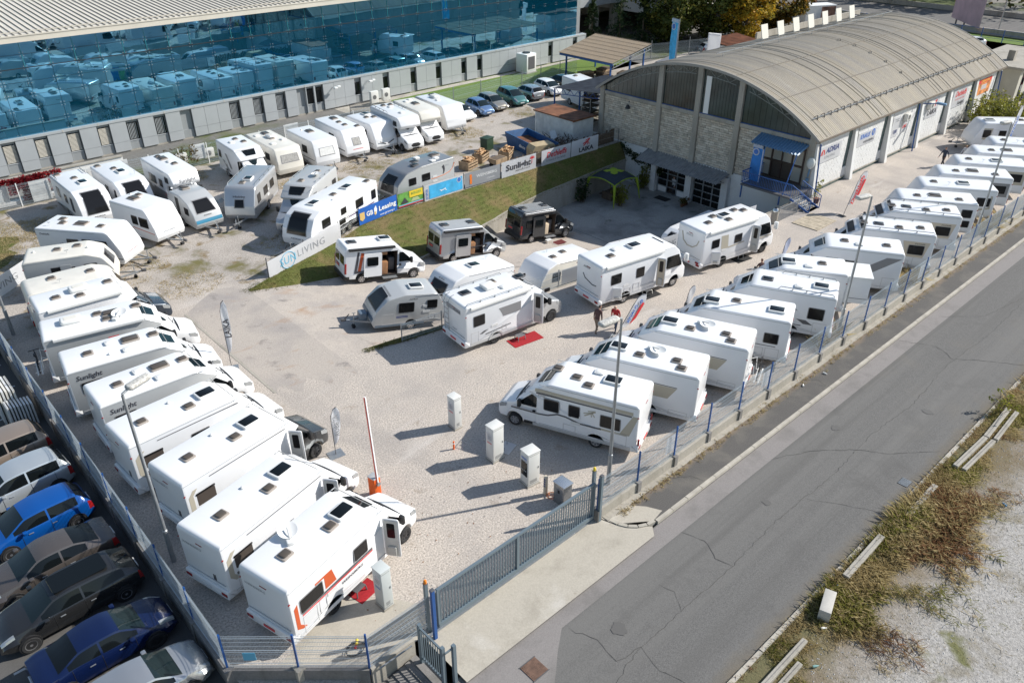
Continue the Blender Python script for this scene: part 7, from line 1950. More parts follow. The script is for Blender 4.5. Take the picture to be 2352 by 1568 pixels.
flat('shield', [(.08, -.016, .45), (.3, -.016, .3), (.55, -.016, .45), (.55, -.016, .95), (.08, -.016, .95)], mat('gold_print', (.62, .42, .15), .6), o, .004); flat('key_mark', [(1.5, -.016, .45), (1.72, -.016, .45), (1.8, -.016, .8), (1.7, -.016, 1.1), (1.5, -.016, .9)], TEXTW, o, .004); flat('key_mark', [(1.53, -.022, .4), (1.68, -.022, .4), (1.68, -.022, .65), (1.53, -.022, .65)], mat('gold_print', (.62, .42, .15), .6), o, .004)
o, L = banner('yellow and green banner with camping picture', (32.1, 47.75), (34.5, 47.78), .15, 1.25, GREENP)
flat('yellow_field', [(1.1, -.016, .72), (2.38, -.016, .72), (2.38, -.016, 1.24), (1.1, -.016, 1.24)], YEL, o, .004); lettering(o, 'BERGER', .26, GREENP, (1.75, -.022, 1.0), B, UP, .02, 0, 1.0); ubox('lower_band', .05, 2.38, -.020, -.013, .17, .24, RED, o); ubox('lower_band', .05, 2.38, -.020, -.013, .25, .33, mat('pale_blue_print', (.2, .45, .6), .6), o); flat('tent_picture', [(.25, -.018, .4), (1.0, -.018, .4), (.65, -.018, .85)], TEXTD, o, .003); flat('tent_picture', [(1.2, -.018, .38), (2.1, -.018, .38), (1.9, -.018, .66), (1.4, -.018, .66)], mat('pale_green_print', (.4, .5, .25), .6), o, .003)
o, L = banner('sky blue banner with white rim and diver picture', (34.65, 47.76), (38.6, 47.8), 0, 1.3, BANW)
ubox('blue_field', .45, 3.85, -.018, -.016, .12, 1.2, SKYB, o); lettering(o, 'KNAUS', .3, BLUET, (.22, -.018, .55), (0, 0, -1), (1, 0, 0), .02, 0, .8)
MB().bar((1.6, -.022, .5), (2.1, -.022, .62), .01, .07).bar((1.9, -.022, .6), (2.2, -.022, .45), .01, .05).bar((1.5, -.022, .6), (1.75, -.022, .54), .01, .05).mk('diver', TEXTW, o); mk('round_mark', [(3.5 + .25 * cos(t * pi / 8), -.023, .98 + .25 * sin(t * pi / 8)) for t in range(16)], [tuple(range(16))], BANW, o); mk('round_mark', [(3.5 + .18 * cos(t * pi / 8), -.026, .98 + .18 * sin(t * pi / 8)) for t in range(16)], [tuple(range(16))], BLUET, o)
o, L = banner('grey banner with an orange bar and pale capitals', (38.75, 47.78), (42.5, 47.7), .1, 1.3, BANG)
ubox('orange_bar', .5, .72, -.018, -.016, .3, 1.1, ORNP, o); lettering(o, 'WEINSBERG', .34, TEXTW, (2.3, -.018, .82), B, UP, .01, 0, 2.2); lettering(o, 'Caravan', .2, TEXTW, (2.7, -.018, .42), B, UP, 0, .3, .8)
o, L = banner('white banner with charcoal word and small red palm', (42.65, 47.65), (46.6, 47.62), 0, 1.35, BANW)
lettering(o, 'Sunlight', .72, TEXTD, (1.9, -.018, .72), B, UP, .03, 0, 2.9); lettering(o, 'FREEDOM IS NOW', .18, TEXTD, (2.4, -.018, .3), B, UP, 0, 0, 1.7)
mb = MB().bar((3.45, -.018, .55), (3.5, -.018, 1.0), .012, .05)
for t in range(6): mb.bar((3.5, -.018, 1.0), (3.5 + .28 * cos(t * pi / 5), -.018, 1.02 + .2 * sin(t * pi / 5)), .012, .06)
mb.mk('palm', RED, o)
o, L = banner('white banner with large red word and grey motto', (47.3, 47.62), (50.9, 47.58), 0, 1.35, BANW)
lettering(o, 'Dethleffs', .7, RED, (1.8, -.018, .82), B, UP, .02, .25, 2.5); lettering(o, 'A friend of the family', .3, TEXTG, (1.75, -.018, .35), B, UP, .005, 0, 2.4)
o, L = banner('white banner with red winged mark and dark capitals next to the hall wall', (51.0, 47.58), (54.5, 47.53), 0, 1.4, BANW)
lettering(o, 'LAIKA', .55, TEXTD, (1.9, -.018, .4), B, UP, .04, 0, 1.9); wing(o, 1.95, .98, .8, -.018, RED)
o, L = banner('white lettered banner beside the pale grey caravan at the car park side', (5.2, 51.9), (8.0, 54.3), .1, 1.3, BANW); lettering(o, 'LIVING', .6, TEXTG, (1.5, -.018, .7), B, UP, 0, 0, 2.4)
o, L = banner('white banner with blue letters slung between the small caravan and the silver one', (20.4, 56.4), (23.4, 57.4), .2, 1.2, BANW); lettering(o, 'UNLIVING', .5, CYAN, (1.6, -.018, .7), B, UP, 0, 0, 2.2)
fr = empty('ramp_edge_fence', (0, 0, 0), 0, 'wire fence with grey posts along the edge of the sunken ramp', 'fence')
rp = [(20.9, 31.75), (23.4, 31.35), (26.5, 31.0), (29.5, 30.75), (32, 30.5), (36, 29.9), (41.6, 29.05), (45, 28.8), (50.6, 28.3)]
for (a, b), (c, d) in zip(rp, rp[1:]): fence_run(fr, (a, b), (c, d), .05, 1.1, None, 1, 'ramp' + str(a), STEEL, .05, last=False)
o, L = banner('grey banner on the ramp fence behind the roof-railed motorhome', (32.2, 30.42), (35.9, 29.85), .15, 1.1, BANG)
o, L = banner('white banner with faint letters on the ramp fence near the integrated motorhome', (36.2, 29.8), (42.0, 28.95), .1, 1.2, BANW); lettering(o, 'SUNLIVING', .5, TEXTG, (4.6, -.018, .65), B, UP, 0, 0, 2.2)
o, L = banner('white banner with red arch mark by the stone-clad bin', (47.3, 28.4), (50.2, 28.1), .05, 1.3, BANW); archmark(o, 2.2, .35, .7, -.018, RED)
o = empty('litter_bin', (51.0, 26.95, 0), 0, 'pebble-clad round bin with chrome ashtray top by the stairs', 'bin'); MB().tube([(0, 0, 0), (0, 0, .95)], .26, 14).mk('drum', CONC, o, 40); MB().tube([(0, 0, .95), (0, 0, 1.05), (0, 0, 1.2)], [.26, .24, .12], 14).mk('ashtray_lid', mat('chrome', (.7, .65, .6), .1, 1), o, 40)
o = empty('yard_railing', (0, 0, 0), 0, 'grey barred railing between the bin and the entrance stairs', 'railing')
for i in range(16): ubox('bar', 51.5 + i * .16, 51.53 + i * .16, 26.85, 26.88, 0, 1.0, STEEL, o)
ubox('top_rail', 51.4, 54.1, 26.84, 26.9, 1.0, 1.05, STEEL, o); ubox('post', 51.4, 51.46, 26.84, 26.9, 0, 1.05, STEEL, o); ubox('post', 54.04, 54.1, 26.84, 26.9, 0, 1.05, STEEL, o)
o = empty('timber_ramp', (52.0, 24.0, 0), 0, 'pale timber boards laid at the foot of the entrance stairs', 'boardwalk')
for i in range(14): ubox('plank', .02 + i * .2, .2 + i * .2, 0, 2.05, .005, .05 + (i % 3) * .004, mat('pale_plank', (.42, .36, .27), .85, var=.2, scale=3), o)
# carpets, mats and steps
def mat_rug(label, u, v, rz, a, b, m, z=0): 
    o = empty('floor_mat', (u, v, z + .006), R(rz), label, 'mat', 'mats laid at the vehicle doors')
    V, F = rprism(rrect(-a / 2, a / 2, -b / 2, b / 2, .02), 0, .014, .004, 1, 'z'); mk('pile', V, F, m, o)
    return o
mat_rug('long red carpet at the door of the silver-cabbed motorhome', 26.1, 27.3, -8, 1.95, .92, REDC)
mat_rug('red carpet at the door of the motorhome with orange graphic', 9.55, 18.35, 12, 1.0, .72, REDC)
mat_rug('dark mat at the beige-doored motorhome', 35.45, 26.05, -8, 1.25, .95, DMAT); mat_rug('dark mat at the motorhome with taupe flash', 44.0, 25.15, -8, 1.4, .95, DMAT)
mat_rug('dark red mat beside the black camper van', 41.9, 40.0, -6, 1.0, .7, mat('maroon_mat', (.12, .02, .02), .95), rampz(41.9) + .04)
mat_rug('dark doormat before the glazed basement door', 56.6, 41.2, 90, 1.4, .9, DMAT, -3.58); mat_rug('dark mat before the crosswise caravan', 79.5, 22.6, -45, 1.6, .8, DMAT)
def stool(label, u, v, rz, m, z=0):
    o = empty('step_stool', (u, v, z), R(rz), label, 'step', 'step stools at the vehicle doors')
    for i in range(5): ubox('top_slat', -.24, .24, -.17 + i * .07, -.115 + i * .07, .24, .27, m, o)
    for x in (-.22, .22):
        for y in (-.16, .16): MB().bar((x, y, .25), (x * 1.15, y * 1.15, 0), .035).mk('leg', m, o)
    return o
stool('dark step stool on the red carpet by the entrance gate', 9.35, 18.45, 15, DGREY, .02); stool('grey step stool on the long red carpet', 25.9, 27.5, -6, GREYP, .02); stool('cream step stool on the dark mat', 35.4, 26.15, -8, WOFF, .02); stool('grey step stool before the motorhome with taupe flash', 44.0, 25.3, -8, LGREY, .02); stool('white step stool beside the black camper van', 41.1, 40.4, -6, WPL, rampz(41.1) + .02); stool('red-legged white step stool behind the silver camper van', 33.6, 38.6, -10, mat('pale_red_plastic', (.6, .3, .26), .5), rampz(33.6))
o = empty('cable_coil', (7.9, 16.4, .01), 0, 'yellow and red plug on a coiled black cable near the fence corner', 'cable')
MB().tube([(.32 * cos(t / 2.2) * (1 + .1 * sin(t)), .25 * sin(t / 2.2), .03 + .003 * t) for t in range(34)], .014, 5).mk('cable', BLK, o); MB().tube([(.1, .1, .06), (.25, .3, .08)], .05, 8).mk('plug', YEL, o); MB().tube([(.0, .05, .06), (.1, .1, .06)], .045, 8).mk('plug_collar', RED, o)
o = empty('blue_notice', (4.9, 17.75, .9), R(-42), 'small blue notice tied to the corner fence mesh', 'sign'); ubox('plate', -.2, .2, -.03, -.01, 0, .35, CYAN, o)
for i, u in enumerate((23.4, 30.9, 48.4)):
    o = empty('fence_notice', (u, 15.22, .7), 0, ['white board leaning inside the road fence by the first motorhomes', 'white board leaning inside the road fence below the bicycle rack', 'white board leaning inside the road fence by the grey-banded motorhome'][i], 'sign', 'boards leaning in the road fence'); ubox('plate', -.3, .3, 0, .02, 0, .9, BANW, o)
# leaning frames in the car park
o = empty('stacked_frames', (3.6, 39.0, LOTZ), 0, 'stack of tall pale window frames leaning at the car park fence', 'frames')
random.seed(2)
for i in range(6): ubox('tall_frame', -.95 + i * .15, -.86 + i * .15, -.1, 1.6, 0, 1.85 - i * .04, WOFF if i % 2 else SHEDW, o)
for i in range(8): ubox('short_frame', -.75 + i * .14, -.67 + i * .14, -.95, -.15, 0, 1.3 - i * .02, SHEDW, o)
# ------------------------------------------------------------------ people
def person(label, u, v, rz, top, legs, hair, h=1.74, bend=0.0, stride=.25, arms=(0.2, -.2), z=0, skirt=None, bald=False):
    o = empty('person', (u, v, z), R(rz), label, 'person')
    s = h / 1.75
    V = []; E = []; RD = []
    def add(p, r, par=None):
        V.append(tuple(c * s for c in p)); RD.append(r * s)
        if par is not None: E.append((par, len(V) - 1))
        return len(V) - 1
    cb, sb = cos(bend), sin(bend)
    def up(x, y, zz): # rotate upper body about the pelvis
        d = zz - .95
        return (x * cb + d * sb, y, .95 + d * cb - x * sb)
    pel = add((0, 0, .95), .145)
    wa = add(up(0, 0, 1.12), .135, pel); ch = add(up(.01, 0, 1.33), .16, wa); ne = add(up(0, 0, 1.48), .07, ch); nk = add(up(.03, 0, 1.55), .058, ne); h0 = add(up(.04, 0, 1.63), .088, nk); h1 = add(up(.035, 0, 1.70), .082, h0); add(up(.03, 0, 1.745), .045, h1)
    for sd, st, ar in ((1, stride, arms[0]), (-1, -stride, arms[1])):
        hip = add((0, .09 * sd, .88), .105, pel); kn = add((st * .45 + .03, .1 * sd, .49), .068, hip); an = add((st * .9 - .02, .1 * sd, .09), .045, kn); add((st * .9 + .13, .11 * sd, .045), .04, an)
        sh = add(up(0, .19 * sd, 1.41), .065, ch); el = add(up(ar * .6, .25 * sd, 1.14), .046, sh); wr = add(up(ar * 1.2 + .05, .25 * sd, .92), .032, el); hd = add(up(ar * 1.35 + .07, .25 * sd, .84), .036, wr)
    me = bpy.data.meshes.new('body'); me.from_pydata(V, E, [])
    ob = bpy.data.objects.new('body', me); COL.objects.link(ob)
    sk = ob.modifiers.new('skin', 'SKIN'); sk.use_smooth_shade = True
    for i, d in enumerate(ob.data.skin_vertices[0].data):
        d.radius = (RD[i], RD[i] * (.8 if i in (1, 2) else 1)); d.use_root = (i == 0)
    sub = ob.modifiers.new('sub', 'SUBSURF'); sub.levels = 1; sub.render_levels = 1
    dg = bpy.context.evaluated_depsgraph_get()
    m2 = bpy.data.meshes.new_from_object(ob.evaluated_get(dg))
    bpy.data.objects.remove(ob)
    m2.materials.clear()
    for m in (top, legs, SKIN, hair, BLK): m2.materials.append(m)
    # fingers and face are added to the same mesh
    bm = bmesh.new(); bm.from_mesh(m2)
    hands = [i for i in range(len(V)) if False]
    for sd, ar in ((1, arms[0]), (-1, arms[1])):
        w = Vector([c * s for c in up(ar * 1.35 + .07, .25 * sd, .84)]); d = (w - Vector([c * s for c in up(ar * 1.2 + .05, .25 * sd, .92)])).normalized()
        for k in range(5):
            off = Vector((.028 - k * .014, 0, 0)) * s
            ln = (.075, .085, .08, .068, .05)[k] * s
            st = w + off; en = st + d * ln + (Vector((.03, -.02 * sd, .02)) * s if k == 4 else Vector((0, -.012 * sd, 0)) * s)
            mb = MB().tube([st, st.lerp(en, .55), en], [.009 * s, .008 * s, .006 * s], 5)
            vs = [bm.verts.new(x) for x in mb.V]
            for f in mb.F: bm.faces.new([vs[i] for i in f]).material_index = 2
    hc = Vector([c * s for c in up(.04, 0, 1.65)])
    for (dx, dy, dz, rr, mi) in ((.1, 0, -.01, .018, 2), (.085, .033, .022, .009, 4), (.085, -.033, .022, .009, 4), (.088, 0, -.045, .012, 0), (0, .085, 0, .02, 2), (0, -.085, 0, .02, 2)):
        q = bmesh.ops.create_icosphere(bm, subdivisions=1, radius=rr * s, matrix=Matrix.Translation(hc + Vector((dx * cb, dy, dz)) * s))
        for vv in q['verts']:
            for f in vv.link_faces: f.material_index = mi
    base = len(m2.polygons)
    for i, f in enumerate(bm.faces):
        if i >= base: break
        c = f.calc_center_median() / s
        # undo the bend to classify
        d = Vector((c.x, c.y, c.z - .95)); x = d.x * cb - d.z * sb; zz = d.x * sb + d.z * cb + .95
        lim = c.z if c.z < .93 and not (abs(c.y) > .17) else zz
        if abs(c.y) > .155 and zz < .93 and zz > .6: mi = 2 if zz < .90 else 0
        elif c.z < .10: mi = 4
        elif c.z < .96 and zz < .99: mi = 1
        elif zz < 1.5: mi = 0
        elif zz > 1.685 or (zz > 1.6 and x < .0): mi = 2 if bald else 3
        else: mi = 2
        f.material_index = mi
    bm.to_mesh(m2); bm.free(); m2.shade_smooth()
    link('body', m2, o)
    if skirt:
        n = 14
        V = []; F = []
        for r_, zz in ((.15, 1.0), (.2, .8), (.25, .55)): V += [(r_ * s * cos(2 * pi * i / n) * .9, r_ * s * sin(2 * pi * i / n), zz * s) for i in range(n)]
        for j in range(2): F += [(j * n + i, j * n + (i + 1) % n, (j + 1) * n + (i + 1) % n, (j + 1) * n + i) for i in range(n)]
        mk('skirt', V, F, skirt, o, 60)
    return o
JKT = mat('brown_jacket', (.10, .05, .045), .8, var=.2, scale=9); REDS = mat('red_jersey', (.45, .02, .025), .7); KHAK = mat('khaki_trousers', (.20, .155, .12), .85); JEAN = mat('blue_jeans', (.06, .085, .14), .85); DKH = mat('dark_hair', (.025, .02, .016), .7); BLO = mat('blond_hair', (.45, .33, .17), .7); NVY = mat('navy_jacket', (.03, .045, .075), .7); DTR = mat('charcoal_trousers', (.04, .042, .05), .85); WSH = mat('white_blouse', (.6, .6, .6), .8); BHR = mat('brown_hair', (.12, .05, .025), .7)
person('man in brown jacket and khaki trousers bending over by the red and white flag', 29.55, 25.1, 5, JKT, KHAK, DKH, bend=.3, stride=.22, arms=(.02, .08))
person('bald man in red jersey and jeans beside the man in the brown jacket', 30.55, 24.55, 200, REDS, JEAN, DKH, bend=.3, stride=.3, arms=(.06, 0), bald=True)
person('man in navy jacket walking along the hall wall', 73.1, 23.9, 165, NVY, DTR, DKH, stride=.38, arms=(-.25, .25))
person('blond woman in white blouse and rust skirt walking behind the man', 75.2, 23.0, 170, WSH, DTR, BLO, h=1.66, stride=.3, arms=(-.15, .2), skirt=mat('rust_skirt', (.28, .06, .035), .8))
person('brown-haired person standing at the nose of the slide-out motorhome', 41.7, 22.3, 60, JKT, DTR, BHR, h=1.7, stride=.1)
person('person in white shirt just inside the glazed basement door', 58.15, 41.2, 180, WSH, DTR, DKH, stride=.1, z=-3.58)
# ------------------------------------------------------------------ sheds, timber, tent and other things behind
o = empty('tool_shed', (53.9, 50.2, 0), R(0), 'white corrugated shed with rusty flat roof below the hall gable', 'shed')
for i in range(26): ubox('wall_rib', -.02, .03, .1 + i * .19, .2 + i * .19, 0, 2.15, SHEDW, o)
for i in range(14): ubox('wall_rib', .1 + i * .19, .2 + i * .19, -.02, .03, 0, 2.15, SHEDW, o)
ubox('wall', .02, 2.85, .02, 5.1, 0, 2.14, SHEDW, o); ubox('roof', -.15, 3.0, -.15, 5.25, 2.15, 2.25, RUST, o); ubox('roof_edge', -.17, 3.02, -.17, -.12, 2.1, 2.26, RUST, o)
lt = empty('lean_to', (0, 0, 0), 0, 'dark corrugated lean-to roof with steel trusses beside the hall', 'canopy')
corrugated('roof_sheet', (66.5, 51.2, 3.7), (58.6, 51.2, 3.7), (66.5, 57.6, 3.15), (58.6, 57.6, 3.15), mat('dark_cement_sheet', (.12, .12, .125), .8, var=.3, scale=1.5), lt, .2, .03)
for x in (58.7, 62.5, 66.4):
    MB().bar((x, 57.4, 0), (x, 57.4, 3.1), .12).mk('post', BLUEP, lt); mb = MB(); mb.bar((x, 51, 3.2), (x, 57.4, 2.6), .06)
    for k in range(6): mb.bar((x, 51.2 + k, 3.6 - k * .08), (x, 51.7 + k, 3.1 - k * .09), .04); mb.bar((x, 51.7 + k, 3.1 - k * .09), (x, 52.2 + k, 3.55 - k * .08), .04)
    mb.mk('truss', BLUEP, lt)
o = empty('timber_rack', (59.2, 53.5, 0), 0, 'rack of stacked boards under the lean-to', 'rack')
for k in range(5): ubox('shelf', 0, 1.4, -.6, .6, .4 + k * .5, .48 + k * .5, DTIMB, o)
for x in (0, 1.35):
    for y in (-.6, .55): ubox('upright', x, x + .06, y, y + .06, 0, 2.7, STEEL, o)
ubox('top_sheet', -.1, 1.5, -.7, .7, 2.75, 2.82, TIMB, o)
o = empty('wire_table', (56.0, 56.2, 0), 0, 'light steel table frame beside the shed', 'table'); ubox('top', 0, 1.6, 0, .9, .85, .88, STEEL, o)
for x in (0.03, 1.5):
    for y in (.03, .82): ubox('leg', x, x + .05, y, y + .05, 0, .85, STEEL, o)
o = empty('skip', (49.8, 51.6, 0), R(-12), 'open blue steel skip with pale lettering and earth inside', 'skip')
SB = mat('skip_blue', (.012, .075, .20), .5, var=.2, scale=3)
def slab(nm, pts, th, m, par): return flat(nm, pts, m, par, th)
slab('side_plate', [(-1.2, -2.2, .1), (-1.2, 2.2, .1), (-1.2, 2.7, 1.2), (-1.2, -2.7, 1.2)], .08, SB, o); slab('side_plate', [(1.2, -2.2, .1), (1.2, 2.2, .1), (1.2, 2.7, 1.2), (1.2, -2.7, 1.2)], .08, SB, o)
slab('end_plate', [(-1.2, -2.2, .1), (1.2, -2.2, .1), (1.2, -2.7, 1.2), (-1.2, -2.7, 1.2)], .06, SB, o); slab('end_plate', [(-1.2, 2.2, .1), (1.2, 2.2, .1), (1.2, 2.7, 1.2), (-1.2, 2.7, 1.2)], .06, SB, o); ubox('floor_plate', -1.2, 1.2, -2.2, 2.2, .05, .1, SB, o); ubox('earth', -1.15, 1.15, -2.4, 2.4, .5, .62, RUST, o); lettering(o, 'dinos', .4, TEXTW, (-1.3, -.6, .65), (0, -1, 0), (0, 0, 1), .03, 0, 1.1)
o = empty('waste_bin', (46.7, 54.2, 0), R(10), 'dark green wheeled waste bin beside the blue skip', 'bin'); V, F = rprism(rrect(-.5, .5, -.4, .4, .06), .12, 1.15, .03, 2, 'z'); mk('tub', V, F, GGREEN, o, 40); rbox('lid', -.55, .55, -.45, .45, 1.15, 1.25, .05, GGREEN, o); wheels(o, [-.3], .8, .12)
o = empty('scrap_heap', (52.8, 51.4, 0), 0, 'heap of scrap and brushwood beside the shed', 'scrap'); random.seed(4); mb = MB()
for i in range(70):
    p = Vector((random.gauss(0, .7), random.gauss(0, .9), random.uniform(0, .5))); q = p + Vector((random.uniform(-.6, .6), random.uniform(-.6, .6), random.uniform(0, .6))); mb.bar(p, q, random.uniform(.03, .1), .04)
stuff(mb.mk('scrap_pieces', DTIMB, o)); flat('scrap_sheet', [(-.3, .2, .3), (.4, .1, .5), (.5, .6, 1.1), (-.1, .7, 1.0)], SHEDW, o, .03)
# palisade of old boards behind the banners
o = empty('board_fence', (0, 0, 0), 0, 'ragged grey board fence behind the banners by the hall', 'fence'); random.seed(6)
for i in range(56): ubox('board', 44.0 + i * .24, 44.2 + i * .24, 48.1 + random.uniform(-.02, .02), 48.14 + random.uniform(0, .02), 0, 1.15 + random.uniform(-.12, .15), DTIMB, o)
# crates of firewood and a chest
for j, (u, v, lab) in enumerate(((42.3, 51.6, 'crate of split firewood nearest the grey streamlined caravan'), (44.4, 52.4, 'crate of split firewood in the middle of the pile'), (46.6, 51.5, 'crate of split firewood beside the bulky tan chest'))):
    o = empty('firewood_crate', (u, v, 0), R(15 + j * 8), lab, 'crate', 'crates of split firewood'); random.seed(30 + j)
    for x in (-.75, .7): ubox('crate_end', x, x + .05, -.5, .5, 0, .75, TIMB, o)
    for k in range(3): ubox('crate_slat', -.7, .7, -.52, -.48, .05 + k * .25, .2 + k * .25, TIMB, o); ubox('crate_slat', -.7, .7, .48, .52, .05 + k * .25, .2 + k * .25, TIMB, o)
    ubox('crate_floor', -.7, .7, -.48, .48, .02, .06, DTIMB, o)
    for k in range(26):
        a = random.uniform(0, pi); p = Vector((random.uniform(-.55, .55), random.uniform(-.35, .35), random.uniform(.45, .95))); d = Vector((cos(a), sin(a), random.uniform(-.2, .2))) * .28
        MB().bar(p - d, p + d, .13, .09).mk('log', LOG, o)
o = empty('pallet_cart', (44.6, 50.3, 0), R(5), 'wooden crate standing on a dark trolley by the firewood', 'crate'); ubox('tray', -.7, .7, -.45, .45, .35, .75, TIMB, o); ubox('tray_hollow', -.62, .62, -.38, .38, .751, .756, DTIMB, o); wheels(o, [-.5, .5], .9, .16)
o = empty('tan_chest', (49.0, 49.4, 0), R(-14), 'bulky tan plywood chest with sloping lid behind the banners', 'chest'); V, F = rprism(fillet([(-1.2, .2, .02), (1.2, .2, .02), (1.2, .95, .02), (.95, 1.3, .02), (-.95, 1.3, .02), (-1.2, .95, .02)]), -.6, .6, .02, 1, 'y'); mk('shell', V, F, mat('tan_ply', (.42, .33, .20), .8, var=.15, scale=2), o); ubox('foot', -1.1, -.9, -.55, .55, 0, .2, DTIMB, o); ubox('foot', .9, 1.1, -.55, .55, 0, .2, DTIMB, o)
# open carport with fibre cement roof
c = empty('carport', (0, 0, 0), 0, 'open timber store with brown fibre cement roof on blue posts', 'carport')
corrugated('roof_sheet', (80.6, 71.8, 3.9), (80.6, 62.5, 3.9), (70.8, 71.8 - 3.0, 3.35), (70.8, 60.2, 3.35), OLDROOF, c, .25, .02)
for i in range(7):
    t = i / 7; MB().bar((80.6 - 9.8 * t, 71.7 - 3.1 * t, 3.98 - .55 * t), (80.6 - 9.8 * t, 62.6 - 2.3 * t, 3.96 - .55 * t), .04, .02).mk('sheet_lap', mat('lap_brown', (.15, .12, .09), .9), c)
for x, y in ((71.4, 68.0), (71.4, 61.0), (80, 71), (80, 63.2), (76, 62)): MB().bar((x, y, 0), (x, y, 3.4), .16).mk('post', BLUEP, c)
mb = MB(); mb.bar((70.9, 60.3, 3.2), (80.5, 62.6, 3.7), .07); mb.bar((70.9, 60.3, 2.8), (80.5, 62.6, 3.3), .07)
for k in range(14): a = k / 14; b = (k + .5) / 14; mb.bar((70.9 + 9.6 * a, 60.3 + 2.3 * a, 3.2 + .5 * a), (70.9 + 9.6 * b, 60.3 + 2.3 * b, 2.8 + .5 * b), .05)
mb.mk('truss', STEEL, c); ubox('front_beam', 70.9, 71.05, 60.3, 68.7, 3.05, 3.3, BLUEP, c)
random.seed(8)
for i in range(4):
    o = empty('stored_timber', (73.5 + (i % 2) * 3.2, 63.5 + (i // 2) * 3.2, 0), R(random.uniform(-20, 20)), ['timber stack just behind the front blue post of the carport', 'timber stack under the trussed side of the carport', 'timber stack in the dark behind the front stack', 'timber stack deepest under the brown roof'][i], 'timber stack', 'timber stacks in the carport')
    for k in range(5): ubox('board', -.9, .9, -.5, .5, k * .22, k * .22 + .18, DTIMB if (i + k) % 3 else TIMB, o)
o = empty('tarp_cover', (83.5, 61.5, 0), R(-15), 'pale grey tarpaulin cover beside the carport', 'tarpaulin'); V, F = rprism(fillet([(-2.2, 0, .1), (2.2, 0, .1), (2.0, 1.5, .2), (.3, 2.1, .3), (-1.9, 1.6, .3)]), -1, 1, .15, 3, 'y'); mk('sheet', V, F, BANG, o, 50)
# pop-up gazebo in the court
o = empty('gazebo', (53.3, 44.4, -3.584), 0, 'dark blue pop-up gazebo with lime legs in the sunken court', 'gazebo')
cor = [(-1.55, -1.5), (1.5, -1.45), (1.5, 1.5), (-1.5, 1.55)]
n = 6
for q in range(4):
    a = Vector(cor[q] + (1.95,)); b = Vector(cor[(q + 1) % 4] + (1.95,)); ap = Vector((0, 0, 2.65))
    V = []; F = []
    for i in range(n + 1):
        t = i / n
        e = a.lerp(b, t) + Vector((0, 0, .28 * sin(pi * t)))
        for k in range(n + 1):
            s_ = k / n * .72; V.append(e.lerp(ap, s_) + Vector((0, 0, .16 * sin(pi * s_))))
    for i in range(n):
        for k in range(n): F.append((i * (n + 1) + k, (i + 1) * (n + 1) + k, (i + 1) * (n + 1) + k + 1, i * (n + 1) + k + 1))
    mk('roof_panel', V, F, SLATE, o, 60)
    MB().tube([a.lerp(b, t / 8) + Vector((0, 0, .28 * sin(pi * t / 8) - .02)) for t in range(9)], .05, 6).mk('valance', LIME, o)
    V, F = MB().tube([a, Vector((a.x * 1.12, a.y * 1.12, 1.0)), Vector((a.x * 1.2, a.y * 1.2, 0))], [.14, .09, .03], 6).V, None
    MB().tube([a, Vector((a.x * 1.12, a.y * 1.12, 1.0)), Vector((a.x * 1.2, a.y * 1.2, 0))], [.16, .09, .03], 6).mk('leg', LIME, o, 60)
V = [(.46 * x, .46 * y, 2.6) for x, y in cor]; mk('crown', V + [(0, 0, 2.75)], [(0, 1, 4), (1, 2, 4), (2, 3, 4), (3, 0, 4)], LIME, o)
t = empty('picnic_table', (53.3, 44.5, -3.584), 0, 'dark picnic table standing under the gazebo', 'table'); ubox('top', -.8, .8, -.35, .35, .7, .75, DTIMB, t); ubox('bench', -.8, .8, -.8, -.55, .4, .44, DTIMB, t); ubox('bench', -.8, .8, .55, .8, .4, .44, DTIMB, t)
for x in (-.6, .6): ubox('leg', x - .05, x + .05, -.6, .6, 0, .7, DTIMB, t)
# wire fence of the lawn and units at the building foot
f = empty('lawn_fence', (0, 0, 0), 0, 'tall galvanised wire fence between the lawn and the parked cars', 'fence')
lf = [(50.2, 68.6), (54.5, 68.7), (58.7, 69.0), (62.0, 69.3), (65.6, 69.6), (69.0, 69.9), (72.6, 70.2), (76, 70.5)]
for (a, b), (c_, d) in zip(lf, lf[1:]): fence_run(f, (a, b), (c_, d), .05, 1.6, None, 1, 'lawn' + str(a), STEEL, .07, last=False, post_top=.3)
f = empty('back_fence', (0, 0, 0), 0, 'white slatted mesh fence along the back of the upper lot', 'fence')
fence_run(f, (-4, 68.0), (44, 68.3), .05, 1.75, None, 19, 'back', WPL, .07)
random.seed(12)
for i in range(15):
    x = -3.5 + i * 3.1 + random.uniform(0, .6); w = random.uniform(.8, 1.7)
    ubox('privacy_sheet', x, x + w, 68.34, 68.37, random.choice((.05, .05, .5)), random.uniform(1.3, 1.85), SHEDW, f)
wl2 = empty('white_wall', (0, 0, 0), 0, 'white rendered wall with recesses under the red creeper', 'wall')
for a, b in ((2, 8.0), (8.9, 10.6), (12.4, 13.4), (14.3, 19.5)): ubox('wall_slab', a, b, 69.0, 69.25, 0, 1.9, WBLOCK, wl2)
ubox('wall_base', 2, 19.5, 68.9, 69.3, -.1, .25, WBLOCK, wl2); ubox('coping', 2, 19.5, 68.92, 69.32, 1.9, 2.0, CONC, wl2)
for i, (u, v, z, lab) in enumerate(((24.6, 70.2, 0, 'cream air conditioner behind the creeper-grown mesh fence'), (27.0, 70.0, 0, 'squat air conditioner by the first motorhome of the upper row'), (28.4, 70.0, 0, 'squat twin air conditioner beside the mesh fence post'), (48.0, 74.6, .3, 'air conditioner on the pebble strip, left of two'), (49.6, 74.7, .3, 'air conditioner on the pebble strip, right of two'))):
    aircon('air_conditioner', lab, (u, v, z), 0, .95, .4, 1.25 if i > 2 else .8)
